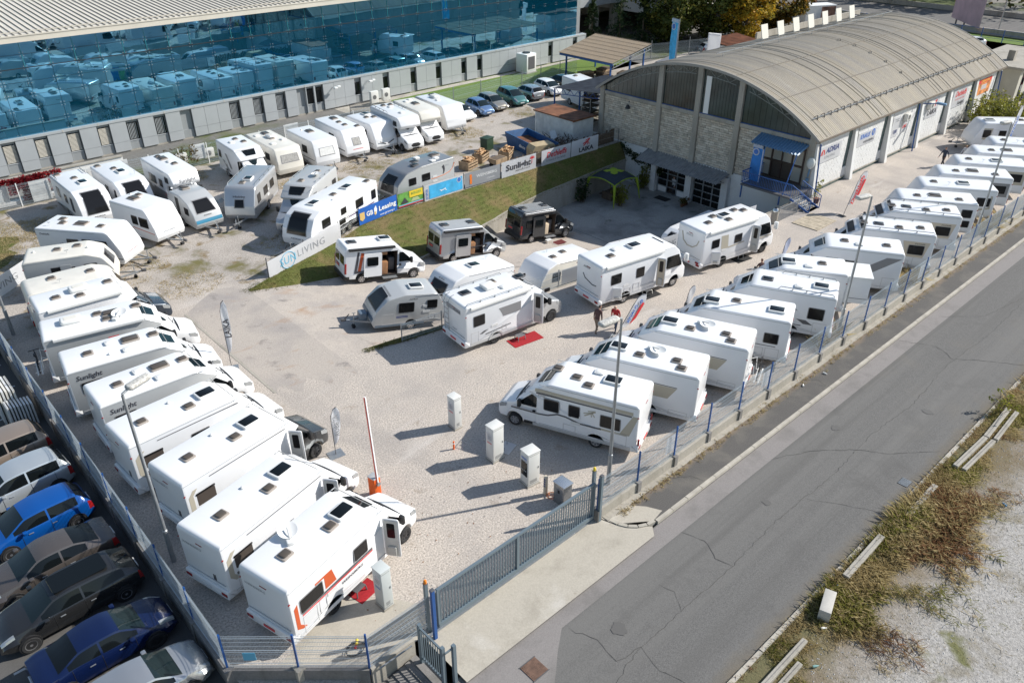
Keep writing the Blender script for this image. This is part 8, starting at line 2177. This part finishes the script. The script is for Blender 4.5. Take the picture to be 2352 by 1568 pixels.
o = empty('cooling_unit', (71.3, 74.9, 0), R(5), 'large white box cooling unit standing on the lawn', 'air conditioner'); rbox('casing', -.9, .9, -.9, .9, .1, 2.3, .05, WPL, o); ubox('side_grille', -.6, .6, -.93, -.9, .5, 2.0, DGREY, o); MB().tube([(0, 0, 2.3), (0, 0, 2.42)], .5, 14).mk('fan_cowl', BLK, o); ubox('base', -1, 1, -1, 1, -.05, .1, CONC, o)
o = empty('ramp_railing', (0, 0, 0), 0, 'dark barred railing beside the office basement stair', 'railing')
for i in range(22): ubox('bar', 44.0 + i * .12, 44.03 + i * .12, 72.9, 72.93, 0, 1.1, DGREY, o)
ubox('top_rail', 43.95, 46.7, 72.88, 72.95, 1.1, 1.15, DGREY, o); ubox('post', 43.95, 44.0, 72.88, 72.95, 0, 1.15, DGREY, o)
poly('pebble_strip', [(44, 72.6), (86, 72.6), (86, 76.2), (44, 76.2)], -0.008, multi('pebbles', (.42, .39, .34), [((.28, .26, .22), .8, .45, .7, ONE)], fine=.4, fscale=8))
poly('lawn', [(50.5, 68.9), (86, 71.0), (86, 75.4), (50.5, 75.0)], 0.0, LAWN)
# billboard, far wall and guard fences behind the hall
o = empty('billboard', (140.0, 46.2, 0), R(42), 'large pale pink billboard seen from behind with reversed letters', 'billboard')
PINK = mat('billboard_back', (.52, .37, .40), .7, var=.15, scale=.6); ubox('panel', 0, 11, -.1, 0, .8, 7.2, PINK, o); ubox('title_band', 1.2, 11, -.12, -.105, 5.7, 7.1, mat('faded_red_print', (.5, .22, .28), .7), o)
for x in (2.8, 6.0, 9.2): ubox('support', x, x + .15, -.35, -.13, 0, 7.3, DGREY, o)
lettering(o, 'Caravan Center', 1.0, mat('faded_white_print', (.62, .5, .53), .7), (5.8, -.13, 6.45), (-1, 0, 0), (0, 0, 1), .02, 0, 7.5); lettering(o, 'SLARAG', 2.0, mat('faded_outline_print', (.5, .32, .36), .7), (5.5, -.13, 3.6), (-1, 0, 0), (0, 0, 1), -.01, 0, 8)
for x in (1.0, 6.2, 9.4): rbox('spot_lamp', x, x + .5, -1.0, -.5, 7.2, 7.5, .08, BLK, o)
o = empty('railed_wall', (0, 0, 0), 0, 'low white wall with dark rail beside the billboard', 'wall'); ubox('wall_slab', 131, 131.4, 56, 76, 0, 1.9, mat('pale_render2', (.58, .58, .57), .8), o)
for z in (1.0, 2.0): ubox('rail', 130.8, 130.9, 56, 76, z, z + .12, DGREY, o)
for i in range(6): ubox('rail_post', 130.8, 130.95, 56 + i * 3.9, 56.12 + i * 3.9, 0, 2.1, DGREY, o)
poly('far_road', [(142, -40), (160, -40), (160, 200), (142, 200)], -.02, ROADM)
poly('far_verge', [(136, -40), (140.5, -40), (140.5, 100), (136, 100)], -.015, LAWN)
for u, h_ in ((141, .9), (160.5, .8)):
    o = empty('guard_rail', (0, 0, 0), 0, 'pale concrete barrier along the ' + ('near' if u < 150 else 'outer') + ' side of the far road', 'barrier'); ubox('beam', u, u + .35, -40, 200, 0, h_, CONC, o)
f = empty('far_fence', (0, 0, 0), 0, 'dark post fence on the green strip by the far road', 'fence')
for i in range(22): ubox('post', 135.4, 135.5, 20 + i * 3, 20.1 + i * 3, 0, 1.8, BLUEP, f)
for z in (.5, 1.1, 1.7): ubox('rail', 135.42, 135.46, 20, 83, z, z + .04, BLUEP, f)
f = empty('woodland_fence', (0, 0, 0), 0, 'galvanised mesh fence under the maples behind the carport', 'fence')
for i in range(6): fence_run(f, (86 + i * 3, 70.0 - i * .9), (89 + i * 3, 69.1 - i * .9), .05, 1.9, None, 1, 'wood', STEEL, .07, last=False, post_top=.4)
# ------------------------------------------------------------------ vegetation
def leafmat(name, cols):
    m = bpy.data.materials.new(name)
    N, L, b = nodes_of(m)
    g = N.new('ShaderNodeNewGeometry'); t = N.new('ShaderNodeValToRGB')
    t.color_ramp.interpolation = 'LINEAR'
    while len(t.color_ramp.elements) < len(cols): t.color_ramp.elements.new(.5)
    for i, c in enumerate(cols):
        t.color_ramp.elements[i].position = i / (len(cols) - 1); t.color_ramp.elements[i].color = c + (1,)
    nz = N.new('ShaderNodeTexNoise'); nz.inputs['Scale'].default_value = .55; nz.inputs['Detail'].default_value = 2
    L.new(g.outputs['Position'], nz.inputs['Vector'])
    mx = N.new('ShaderNodeMath'); mx.operation = 'MULTIPLY_ADD'; mx.inputs[1].default_value = .45
    L.new(g.outputs['Random Per Island'], mx.inputs[0])
    mp = N.new('ShaderNodeMapRange'); mp.inputs['From Min'].default_value = .3; mp.inputs['From Max'].default_value = .7; mp.inputs['To Min'].default_value = 0; mp.inputs['To Max'].default_value = .55
    L.new(nz.outputs['Fac'], mp.inputs['Value']); L.new(mp.outputs['Result'], mx.inputs[2])
    L.new(mx.outputs[0], t.inputs['Fac']); L.new(t.outputs['Color'], b.inputs['Base Color'])
    b.inputs['Roughness'].default_value = .6
    b.inputs['Specular IOR Level'].default_value = .3
    tr = N.new('ShaderNodeBsdfTranslucent'); L.new(t.outputs['Color'], tr.inputs[0])
    ms = N.new('ShaderNodeMixShader'); ms.inputs[0].default_value = .4
    L.new(b.outputs[0], ms.inputs[1]); L.new(tr.outputs[0], ms.inputs[2])
    L.new(ms.outputs[0], [n for n in N if n.type == 'OUTPUT_MATERIAL'][0].inputs[0])
    return m
def leaves(mb, c, n, r, size, flat_=1.0):
    for i in range(n):
        while True:
            d = Vector((random.uniform(-1, 1), random.uniform(-1, 1), random.uniform(-1, 1)))
            if d.length <= 1: break
        p = Vector(c) + Vector((d.x * r, d.y * r, d.z * r * flat_))
        a = Vector((random.gauss(0, 1), random.gauss(0, 1), random.gauss(0, .6))).normalized(); b = a.cross(Vector((random.gauss(0, 1), random.gauss(0, 1), random.gauss(0, 1)))).normalized()
        s = size * random.uniform(.6, 1.3)
        mb.add([p - a * s, p - b * s * .6, p + a * s, p + b * s * .6], [(0, 1, 2, 3)])
def tree(label, u, v, h, r, lm, n=70, per=55, size=.22, seed=1, trunk=.28, low=.3, group='trees behind the hall', name='maple_tree'):
    random.seed(seed)
    o = empty(name, (u, v, 0), random.uniform(0, 6), label, 'tree', group)
    t = MB(); t.tube([(0, 0, -.2), (.1, .05, h * .3), (.05, -.1, h * .6), (0, 0, h * .85)], [trunk, trunk * .75, trunk * .4, .05], 8)
    cl = []
    for i in range(n):
        a = random.uniform(0, 2 * pi); zz = random.uniform(low, 1.0)
        prof = sin(pi * min(1, max(0.02, (zz - low * .75) / (1.12 - low * .75)))) ** .7
        rr = r * prof * sqrt(random.uniform(.15, 1))
        cl.append(Vector((rr * cos(a), rr * sin(a), h * zz)))
    for c in cl[:14]: t.tube([(0, 0, max(.2 * h, c.z * .55)), c * .55 + Vector((0, 0, c.z * .3)), c], [trunk * .35, trunk * .2, .02], 5)
    t.mk('trunk', mat('bark', (.10, .075, .055), .95, var=.3, scale=4), o)
    m = MB()
    for c in cl: leaves(m, c, per, r * random.uniform(.16, .28), size, .75)
    m.mk('crown', lm, o)
    return o
MAPLE = leafmat('maple_green', [(.03, .05, .014), (.08, .105, .024), (.15, .16, .03), (.30, .20, .03)])
AUTUM = leafmat('maple_autumn', [(.10, .11, .02), (.34, .26, .03), (.52, .33, .03), (.42, .15, .02)])
CONIF = leafmat('conifer_needles', [(.012, .028, .012), (.03, .055, .018), (.06, .085, .022)])
WILL = leafmat('willow_leaves', [(.10, .125, .02), (.22, .23, .035), (.34, .31, .05)])
tree('broad green maple behind the carport roof', 100.0, 74.5, 10.5, 6.0, MAPLE, 130, 70, .26, 1, low=.1)
tree('large green maple standing over the parked black car', 107, 72.0, 12, 7, MAPLE, 150, 70, .27, 2, low=.08)
tree('golden autumn maple between two green maples', 107.6, 66.6, 9.5, 4.2, AUTUM, 120, 70, .25, 3, low=.12)
tree('rusty green maple behind the box trailer', 116.5, 67.5, 9.5, 4.6, leafmat('maple_mixed', [(.03, .045, .012), (.09, .085, .02), (.20, .13, .02), (.24, .08, .015)]), 130, 70, .26, 4, low=.12)
tree('dark maple deep behind the golden one', 112, 82, 15, 8, MAPLE, 120, 60, .32, 5, low=.08)
for i, (u, v, h) in enumerate(((91.5, 77.0, 9.5), (95.5, 76.0, 8), (88.5, 79.5, 7))):
    random.seed(40 + i)
    o = empty('spruce_tree', (u, v, 0), 0, ['tall spruce in front of the banded office wing', 'bushy spruce beside the taller one', 'short spruce at the end of the glass building'][i], 'tree', 'spruces by the office wing')
    MB().tube([(0, 0, 0), (0, 0, h)], [.16, .02], 7).mk('trunk', mat('bark', (.10, .075, .055), .95), o)
    m = MB()
    for k in range(95):
        zz = random.uniform(.06, .98); a = random.uniform(0, 2 * pi); R_ = h * .26 * (1 - zz) + .15
        for j in range(9):
            q = (j + 1) / 9 * R_
            leaves(m, (q * cos(a), q * sin(a), h * zz - q * .35), 4, .22, .13)
    m.mk('crown', CONIF, o)
o = empty('willow_bush', (88.6, 24.9, -.3), 0, 'big yellow-green bush at the far corner of the hall', 'bush'); random.seed(50)
m = MB(); s_ = MB()
for k in range(200):
    a = random.uniform(0, 2 * pi); c_ = Vector((3.2 * cos(a) * random.random(), 2.6 * sin(a) * random.random(), 0)); tip = c_ + Vector((random.gauss(0, .9), random.gauss(0, .7), random.uniform(1.2, 3.6)))
    s_.bar(c_, tip, .02)
    for j in range(9): leaves(m, c_.lerp(tip, .25 + j * .09), 5, .3, .13)
s_.mk('stems', DTIMB, o); m.mk('foliage', WILL, o)
# far wood, one dark mass of foliage beyond the road
random.seed(60); m = MB()
for k in range(240):
    v = random.uniform(-10, 190); u = 166 + random.uniform(0, 22) + max(0, (v - 70) * .05); leaves(m, (u, v, random.uniform(1, 13)), 42, random.uniform(2, 3.6), .55)
wd = m.mk('far_wood', leafmat('wood_leaves', [(.012, .02, .008), (.03, .04, .014), (.055, .055, .016), (.16, .10, .018)])); tag(wd, 'dark mass of woodland beyond the far road', 'woodland'); stuff(wd)
for i, (u, v) in enumerate(((161.5, 67), (162.5, 58), (163, 73))):
    tree(['yellowing small tree beyond the far road', 'golden small tree by the billboard', 'small tree above the railed wall'][i], u, v, 6 + i, 3.2, AUTUM, 40, 50, .3, 70 + i, .15, .2, 'small trees by the far road', 'roadside_tree')
tree('red-leaved shrub behind the roof vents', 133, 72, 3.2, 2.0, leafmat('red_shrub', [(.05, .02, .02), (.12, .04, .03), (.2, .09, .04)]), 30, 40, .2, 80, .1, .15, 'shrubs', 'shrub')
# red creeper on the white wall
def creeper(label, cells, lm, seed, name='creeper', size=.09):
    random.seed(seed)
    o = empty(name, (0, 0, 0), 0, label, 'creeper'); m = MB(); s2 = MB()
    for (a, b, z0, z1, n, y) in cells:
        for i in range(n):
            p = Vector((random.uniform(a, b), y + random.uniform(-.18, .04), random.uniform(z0, z1))); leaves(m, p, 3, .12, size)
        s2.tube([(a, y, z1), ((a + b) / 2, y - .03, (z0 + z1) / 2), (b, y, z0)], .015, 4)
    m.mk('foliage', lm, o); s2.mk('stems', DTIMB, o)
    return o
creeper('bright red creeper hanging over the white wall', [(8.0, 14.6, 1.75, 2.05, 420, 68.85), (11.0, 13.2, 1.2, 1.9, 420, 68.85), (11.6, 12.6, .2, 1.3, 260, 68.85), (10.7, 11.3, .8, 1.8, 90, 68.85), (12.9, 13.6, .5, 1.7, 80, 68.85)], leafmat('red_creeper_leaves', [(.10, .006, .012), (.26, .012, .02), (.40, .03, .03)]), 5)
creeper('thin brown creeper on the mesh fence by the air conditioner', [(22.6, 25.4, .4, 1.9, 150, 68.25)], leafmat('brown_creeper_leaves', [(.07, .05, .02), (.14, .10, .04), (.10, .11, .03)]), 6)
o = creeper('dark ivy on the corner of the basement wall above the gazebo', [(0, 0, 0, 0, 0, 0)], CONIF, 7)
bpy.data.objects.remove(o.children[0]); bpy.data.objects.remove(o.children[0] if o.children else None) if o.children else None
m = MB(); random.seed(17)
for i in range(420):
    t_ = random.random(); y = 47.6 - t_ * 5.2; zt = -.2 - 2.2 * max(0, t_ - .0) if t_ < .5 else -1.3 - .4 * sin(t_ * 9)
    leaves(m, (H0 - .08, y + random.gauss(0, .15), zt + random.gauss(0, .22)), 3, .14, .09)
m.mk('foliage', CONIF, o)
for i, (u, v, z, lab) in enumerate(((57.3, 44.2, -3.58, 'leafy shrub against the white basement wall by the glazed door'), (52.3, 42.7, -3.58, 'yellow-green shrub at the gazebo front leg'), (50.6, 45.6, -3.58, 'dark shrub between the gazebo and the retaining wall'))):
    random.seed(90 + i); o = empty('shrub', (u, v, z), 0, lab, 'shrub', 'shrubs in the sunken court'); m = MB(); s2 = MB()
    for k in range(26):
        tip = Vector((random.gauss(0, .35), random.gauss(0, .35), random.uniform(.5, 2.0))); s2.bar((tip.x * .3, tip.y * .3, 0), tip, .02); leaves(m, tip, 12, .25, .11); leaves(m, tip * .6, 10, .25, .11)
    m.mk('foliage', WILL if i < 2 else CONIF, o); s2.mk('stems', DTIMB, o)
o = empty('potted_plants', (56.6, 38.9, -3.58), 0, 'orange flowering plants in pots before the glazed screen', 'plants'); random.seed(95); m = MB()
for k in range(7): ubox('pot', k * .12 - .4, k * .12 - .25, -.2 + .1 * (k % 2), -.05 + .1 * (k % 2), 0, .25, RUST, o); leaves(m, (k * .12 - .33, -.1, .5), 40, .3, .08)
m.mk('foliage', leafmat('orange_flowers', [(.05, .07, .02), (.12, .10, .02), (.40, .09, .01)]), o)
o = empty('planter', (57.0, 26.9, 0), 0, 'terracotta pot with a spindly plant beside the entrance stairs', 'plant'); MB().tube([(0, 0, 0), (0, 0, .4)], [.18, .25], 12).mk('pot', RUST, o, 40); m = MB(); random.seed(96)
for k in range(14): leaves(m, (random.gauss(0, .15), random.gauss(0, .15), .5 + k * .1), 8, .15, .08)
m.mk('foliage', WILL, o)
# grass blades: bank edge, upper lot patches, weeds at the fence foot, verge growth
def blades(mb, c, n, r, h, w=.02, lean=.5):
    for i in range(n):
        a = random.uniform(0, 2 * pi); q = r * sqrt(random.random()); p = Vector((c[0] + q * cos(a), c[1] + q * sin(a), c[2])); hh = h * random.uniform(.5, 1.2)
        d = Vector((random.gauss(0, lean), random.gauss(0, lean), 1)).normalized() * hh; s = Vector((-sin(a), cos(a), 0)) * w
        mb.add([p - s, p + s, p + d * .6 + s * .6 + Vector((d.x, d.y, 0)) * .1, p + d * 1.0 + Vector((d.x, d.y, -.1 * hh)) * .6], [(0, 1, 2, 3)])
from mathutils import noise as MN
GRN = leafmat('green_blades', [(.13, .14, .028), (.21, .21, .05), (.31, .28, .10)])
DRY = leafmat('dry_blades', [(.22, .17, .08), (.38, .30, .15), (.50, .41, .23), (.26, .24, .08)])
BRN2 = leafmat('brown_stalks', [(.16, .09, .05), (.27, .15, .08), (.36, .26, .15)])
random.seed(100); m = MB()
for row in bankpts[::1]:
    for p in row:
        for k in range(9):
            q = Vector(p) + Vector((random.uniform(-.35, .35), random.uniform(-.35, .35), 0)); blades(m, (q.x, q.y, q.z - .02), 5, .18, .09, .012)
for k in range(160):
    u = random.uniform(18.7, 26); blades(m, (u, lerp(VR, u) - .08 + random.gauss(0, .1), .03), 9, .15, .13, .012)
m2 = MB()
for row in bankpts:
    for p in row:
        if MN.noise(Vector((p[0] * .4, p[1] * .6, 0))) > .1: blades(m2, (p[0], p[1], p[2] - .02), 20, .4, .08, .008, 1.0)
gs = m2.mk('bank_straw', DRY); tag(gs, 'bleached straw patches on the grass bank', 'grass'); stuff(gs)
gb = m.mk('bank_blades', leafmat('bank_leaf', [(.07, .085, .018), (.12, .13, .03), (.19, .17, .06)])); tag(gb, 'short rough grass on the bank and along the ramp edge', 'grass'); stuff(gb)
random.seed(101); m = MB()
spots = [(12.5, 51, 3, 260), (9, 57.5, 3.5, 420), (11, 62.5, 3, 420), (30, 58.2, 2.2, 240), (36, 58, 2.5, 200), (41, 58.2, 2.0, 140), (48.5, 59.5, 2, 160), (22.5, 66, 2.5, 260), (26, 46.5, 1.5, 120), (58, 61, 2, 90), (15, 46.5, 2.2, 160), (8.5, 63, 3, 300), (5, 60, 4, 500), (4, 64.5, 4, 420), (23, 48.4, 2, 100)]
for (u, v, r, n) in spots:
    for k in range(n):
        a = random.uniform(0, 6.28); q = r * sqrt(random.random()); blades(m, (u + q * cos(a), v + q * sin(a) * .8, 0), 8, .3, .12, .014, .7)
gb = m.mk('lot_blades', DRY); tag(gb, 'patches of thin dry grass in the upper lot', 'grass'); stuff(gb)
random.seed(102); m = MB()
for k in range(420):
    u = 19.5 + random.random() ** 1.4 * 60; blades(m, (u, 14.62 + random.gauss(0, .1), 0), 6, .1, .14, .012, .8)
for k in range(50): u = random.choice((38.5, 48.5, 50, 61, 63)) + random.gauss(0, .6); blades(m, (u, 15.7 + random.random() * .5, 0), 14, .3, .9, .02, .4)
gb = m.mk('fence_weeds', DRY); tag(gb, 'weeds along the foot of the road fence', 'weeds'); stuff(gb)
random.seed(103); mg, md, mb_ = MB(), MB(), MB()
for k in range(21000):
    u = random.uniform(14, 52); v = 6.95 - abs(random.gauss(0, 1.35))
    d = MN.noise(Vector((u * .55, v * .7, 3.1))) + .35 * MN.noise(Vector((u * 1.9, v * 1.9, 9)))
    tall = max(0, 1 - abs(u - 28) / 6) + .7 * max(0, 1 - abs(u - 22) / 2.5) + .6 * max(0, 1 - abs(u - 41) / 5)
    if d + .55 * tall - .12 * (6.9 - v) < -.02 + random.uniform(-.14, .14): continue
    c = MN.noise(Vector((u * .35 + 7, v * .5, 1)))
    t = mg if c > .12 else (mb_ if c < -.22 else md)
    if random.random() < .45: t = md
    blades(t, (u, v, -.05), 7, .16, .07 + (.10 + .30 * tall) * random.uniform(.3, 1.1), .0045, 1.1)
for k in range(260): u = random.uniform(15, 48); blades(random.choice((md, mb_)), (u, 7.0 + random.gauss(0, .07), -.05), 5, .1, .16, .01, .9)
for k in range(2600): blades(random.choice((mg, md, md)), (random.uniform(14, 60), 6.4 - abs(random.gauss(0, 3.2)), -.05), 4, .2, .08, .008, 1.3)
for mm, lm, nm, lab in ((mg, GRN, 'verge_grass', 'green tall grass on the verge across the road'), (md, DRY, 'verge_straw', 'dry straw-coloured grass on the verge across the road'), (mb_, BRN2, 'verge_stalks', 'brown weed stalks on the verge across the road')):
    gb = mm.mk(nm, lm); tag(gb, lab, 'grass'); stuff(gb)
o = empty('seedling', (38.3, 6.75, -.05), 0, 'small leafy seedling tree rooted at the verge kerb', 'plant'); random.seed(110); m = MB(); s2 = MB()
for k in range(12):
    tip = Vector((random.gauss(0, .25), random.gauss(0, .25), random.uniform(.4, 1.1))); s2.bar((0, 0, 0), tip, .015); leaves(m, tip, 10, .18, .07)
m.mk('foliage', WILL, o); s2.mk('stems', DTIMB, o)
# concrete beams and blocks along the verge, litter
for i, (u, v, L, w, h, rz, lab) in enumerate(((34.05, 6.5, 3.1, .22, .32, -2, 'weathered concrete beam beside the kerb, double length piece before the seedling'), (34.1, 6.15, 3.1, .2, .3, -2, 'second weathered concrete beam lying against the double piece'), (37.25, 6.5, 3.1, .24, .3, 2, 'concrete beam continuing beyond the double piece by the seedling'), (37.3, 6.12, 3.0, .2, .3, 2, 'narrow concrete beam behind the one at the seedling'), (24.5, 6.75, 3.0, .26, .35, 1, 'sunlit concrete beam half buried in green weeds'), (29.3, 6.6, 2.6, .24, .3, 1, 'concrete beam beside the gully, dark in its own shadow'), (17.7, 6.3, 3.4, .2, .3, 0, 'long concrete beam at the bottom of the verge'), (17.0, 5.95, 3.0, .2, .22, 0, 'low concrete beam beside the long one'))):
    o = empty('concrete_beam', (u, v, -.16), R(rz), lab, 'beam', 'concrete beams lying along the verge'); V, F = rprism(fillet([(-w / 2, 0, .01), (w / 2, 0, .01), (w / 2, h, .02), (-w / 2, h, .02)]), -L / 2, L / 2, .01, 1, 'y'); mk('beam', [(y, -x, z) for x, y, z in V], F, CONC, o); ubox('groove', -L / 2 + .05, L / 2 - .05, -.015, .015, h - .002, h + .003, DARKCONC, o)
o = empty('concrete_block', (21.2, 6.5, -.05), R(18), 'short pale concrete block standing alone on the verge', 'block'); rbox('block', -.55, .55, -.2, .2, 0, .5, .02, mat('pale_concrete', (.46, .44, .40), .9, var=.1, scale=4), o)
LIT = [mat('litter_white', (.7, .7, .68), .6), mat('litter_blue', (.12, .3, .5), .4), mat('litter_glass', (.2, .35, .33), .2)]
random.seed(120)
for i, (u, v, k_, lab) in enumerate(((22.55, 6.75, 1, 'blue bottle in the shade of the sunlit beam'), (31.6, 4.1, 1, 'blue tin on the far gravel of the verge'), (18.7, 5.6, 2, 'greenish bottle by the long beam'), (29.0, 6.9, 0, 'white bag at the gully beam end'), (26.9, 6.2, 2, 'glass jar among the straw'), (20.3, 6.2, 0, 'crumpled white litter by the pale block'), (33.3, 14.35, 0, 'white paper scrap on the pavement'), (35.2, 14.3, 0, 'second white paper scrap on the pavement'))):
    o = empty('litter', (u, v, .0 if v > 10 else -.03), random.uniform(0, 6), lab, 'litter', 'litter by the road'); MB().tube([(0, 0, .04), (.12, 0, .045), (.18, 0, .045), (.22, 0, .045)], [.04, .042, .02, .018], 8).mk('piece', LIT[k_], o, 40)
m = MB(); random.seed(130)
for k in range(240):
    u, v = random.uniform(9, 20), random.uniform(15.5, 22)
    if random.random() < .3: u, v = random.uniform(19, 40), 14.7 + random.gauss(0, .12)
    leaves(m, (u, v, .02), 1, .02, .035)
gb = m.mk('fallen_leaves', leafmat('fallen_leaf', [(.12, .05, .02), (.25, .10, .03), (.30, .16, .05)])); tag(gb, 'fallen brown leaves strewn on the gravel by the gate', 'leaves'); stuff(gb)
# loose pebbles along the verge and yard
m = MB(); random.seed(131)
for k in range(5200):
    if k < 3600: u, v, z = random.uniform(14, 52), 6.3 - abs(random.gauss(0, 3.0)), -.05
    else: u, v, z = random.uniform(9, 30), random.uniform(16, 30), 0
    s = random.uniform(.012, .035); a = random.uniform(0, 3); m.add([(u + s * cos(a), v + s * sin(a), z), (u - s * sin(a), v + s * cos(a), z), (u - s * cos(a), v - s * sin(a), z), (u + s * sin(a), v - s * cos(a), z), (u, v, z + s * .9)], [(0, 1, 4), (1, 2, 4), (2, 3, 4), (3, 0, 4)])
gb = m.mk('loose_stones', mat('pebble', (.52, .5, .47), .9, var=.3, scale=9)); tag(gb, 'loose pale stones on the verge and the yard', 'stones'); stuff(gb)
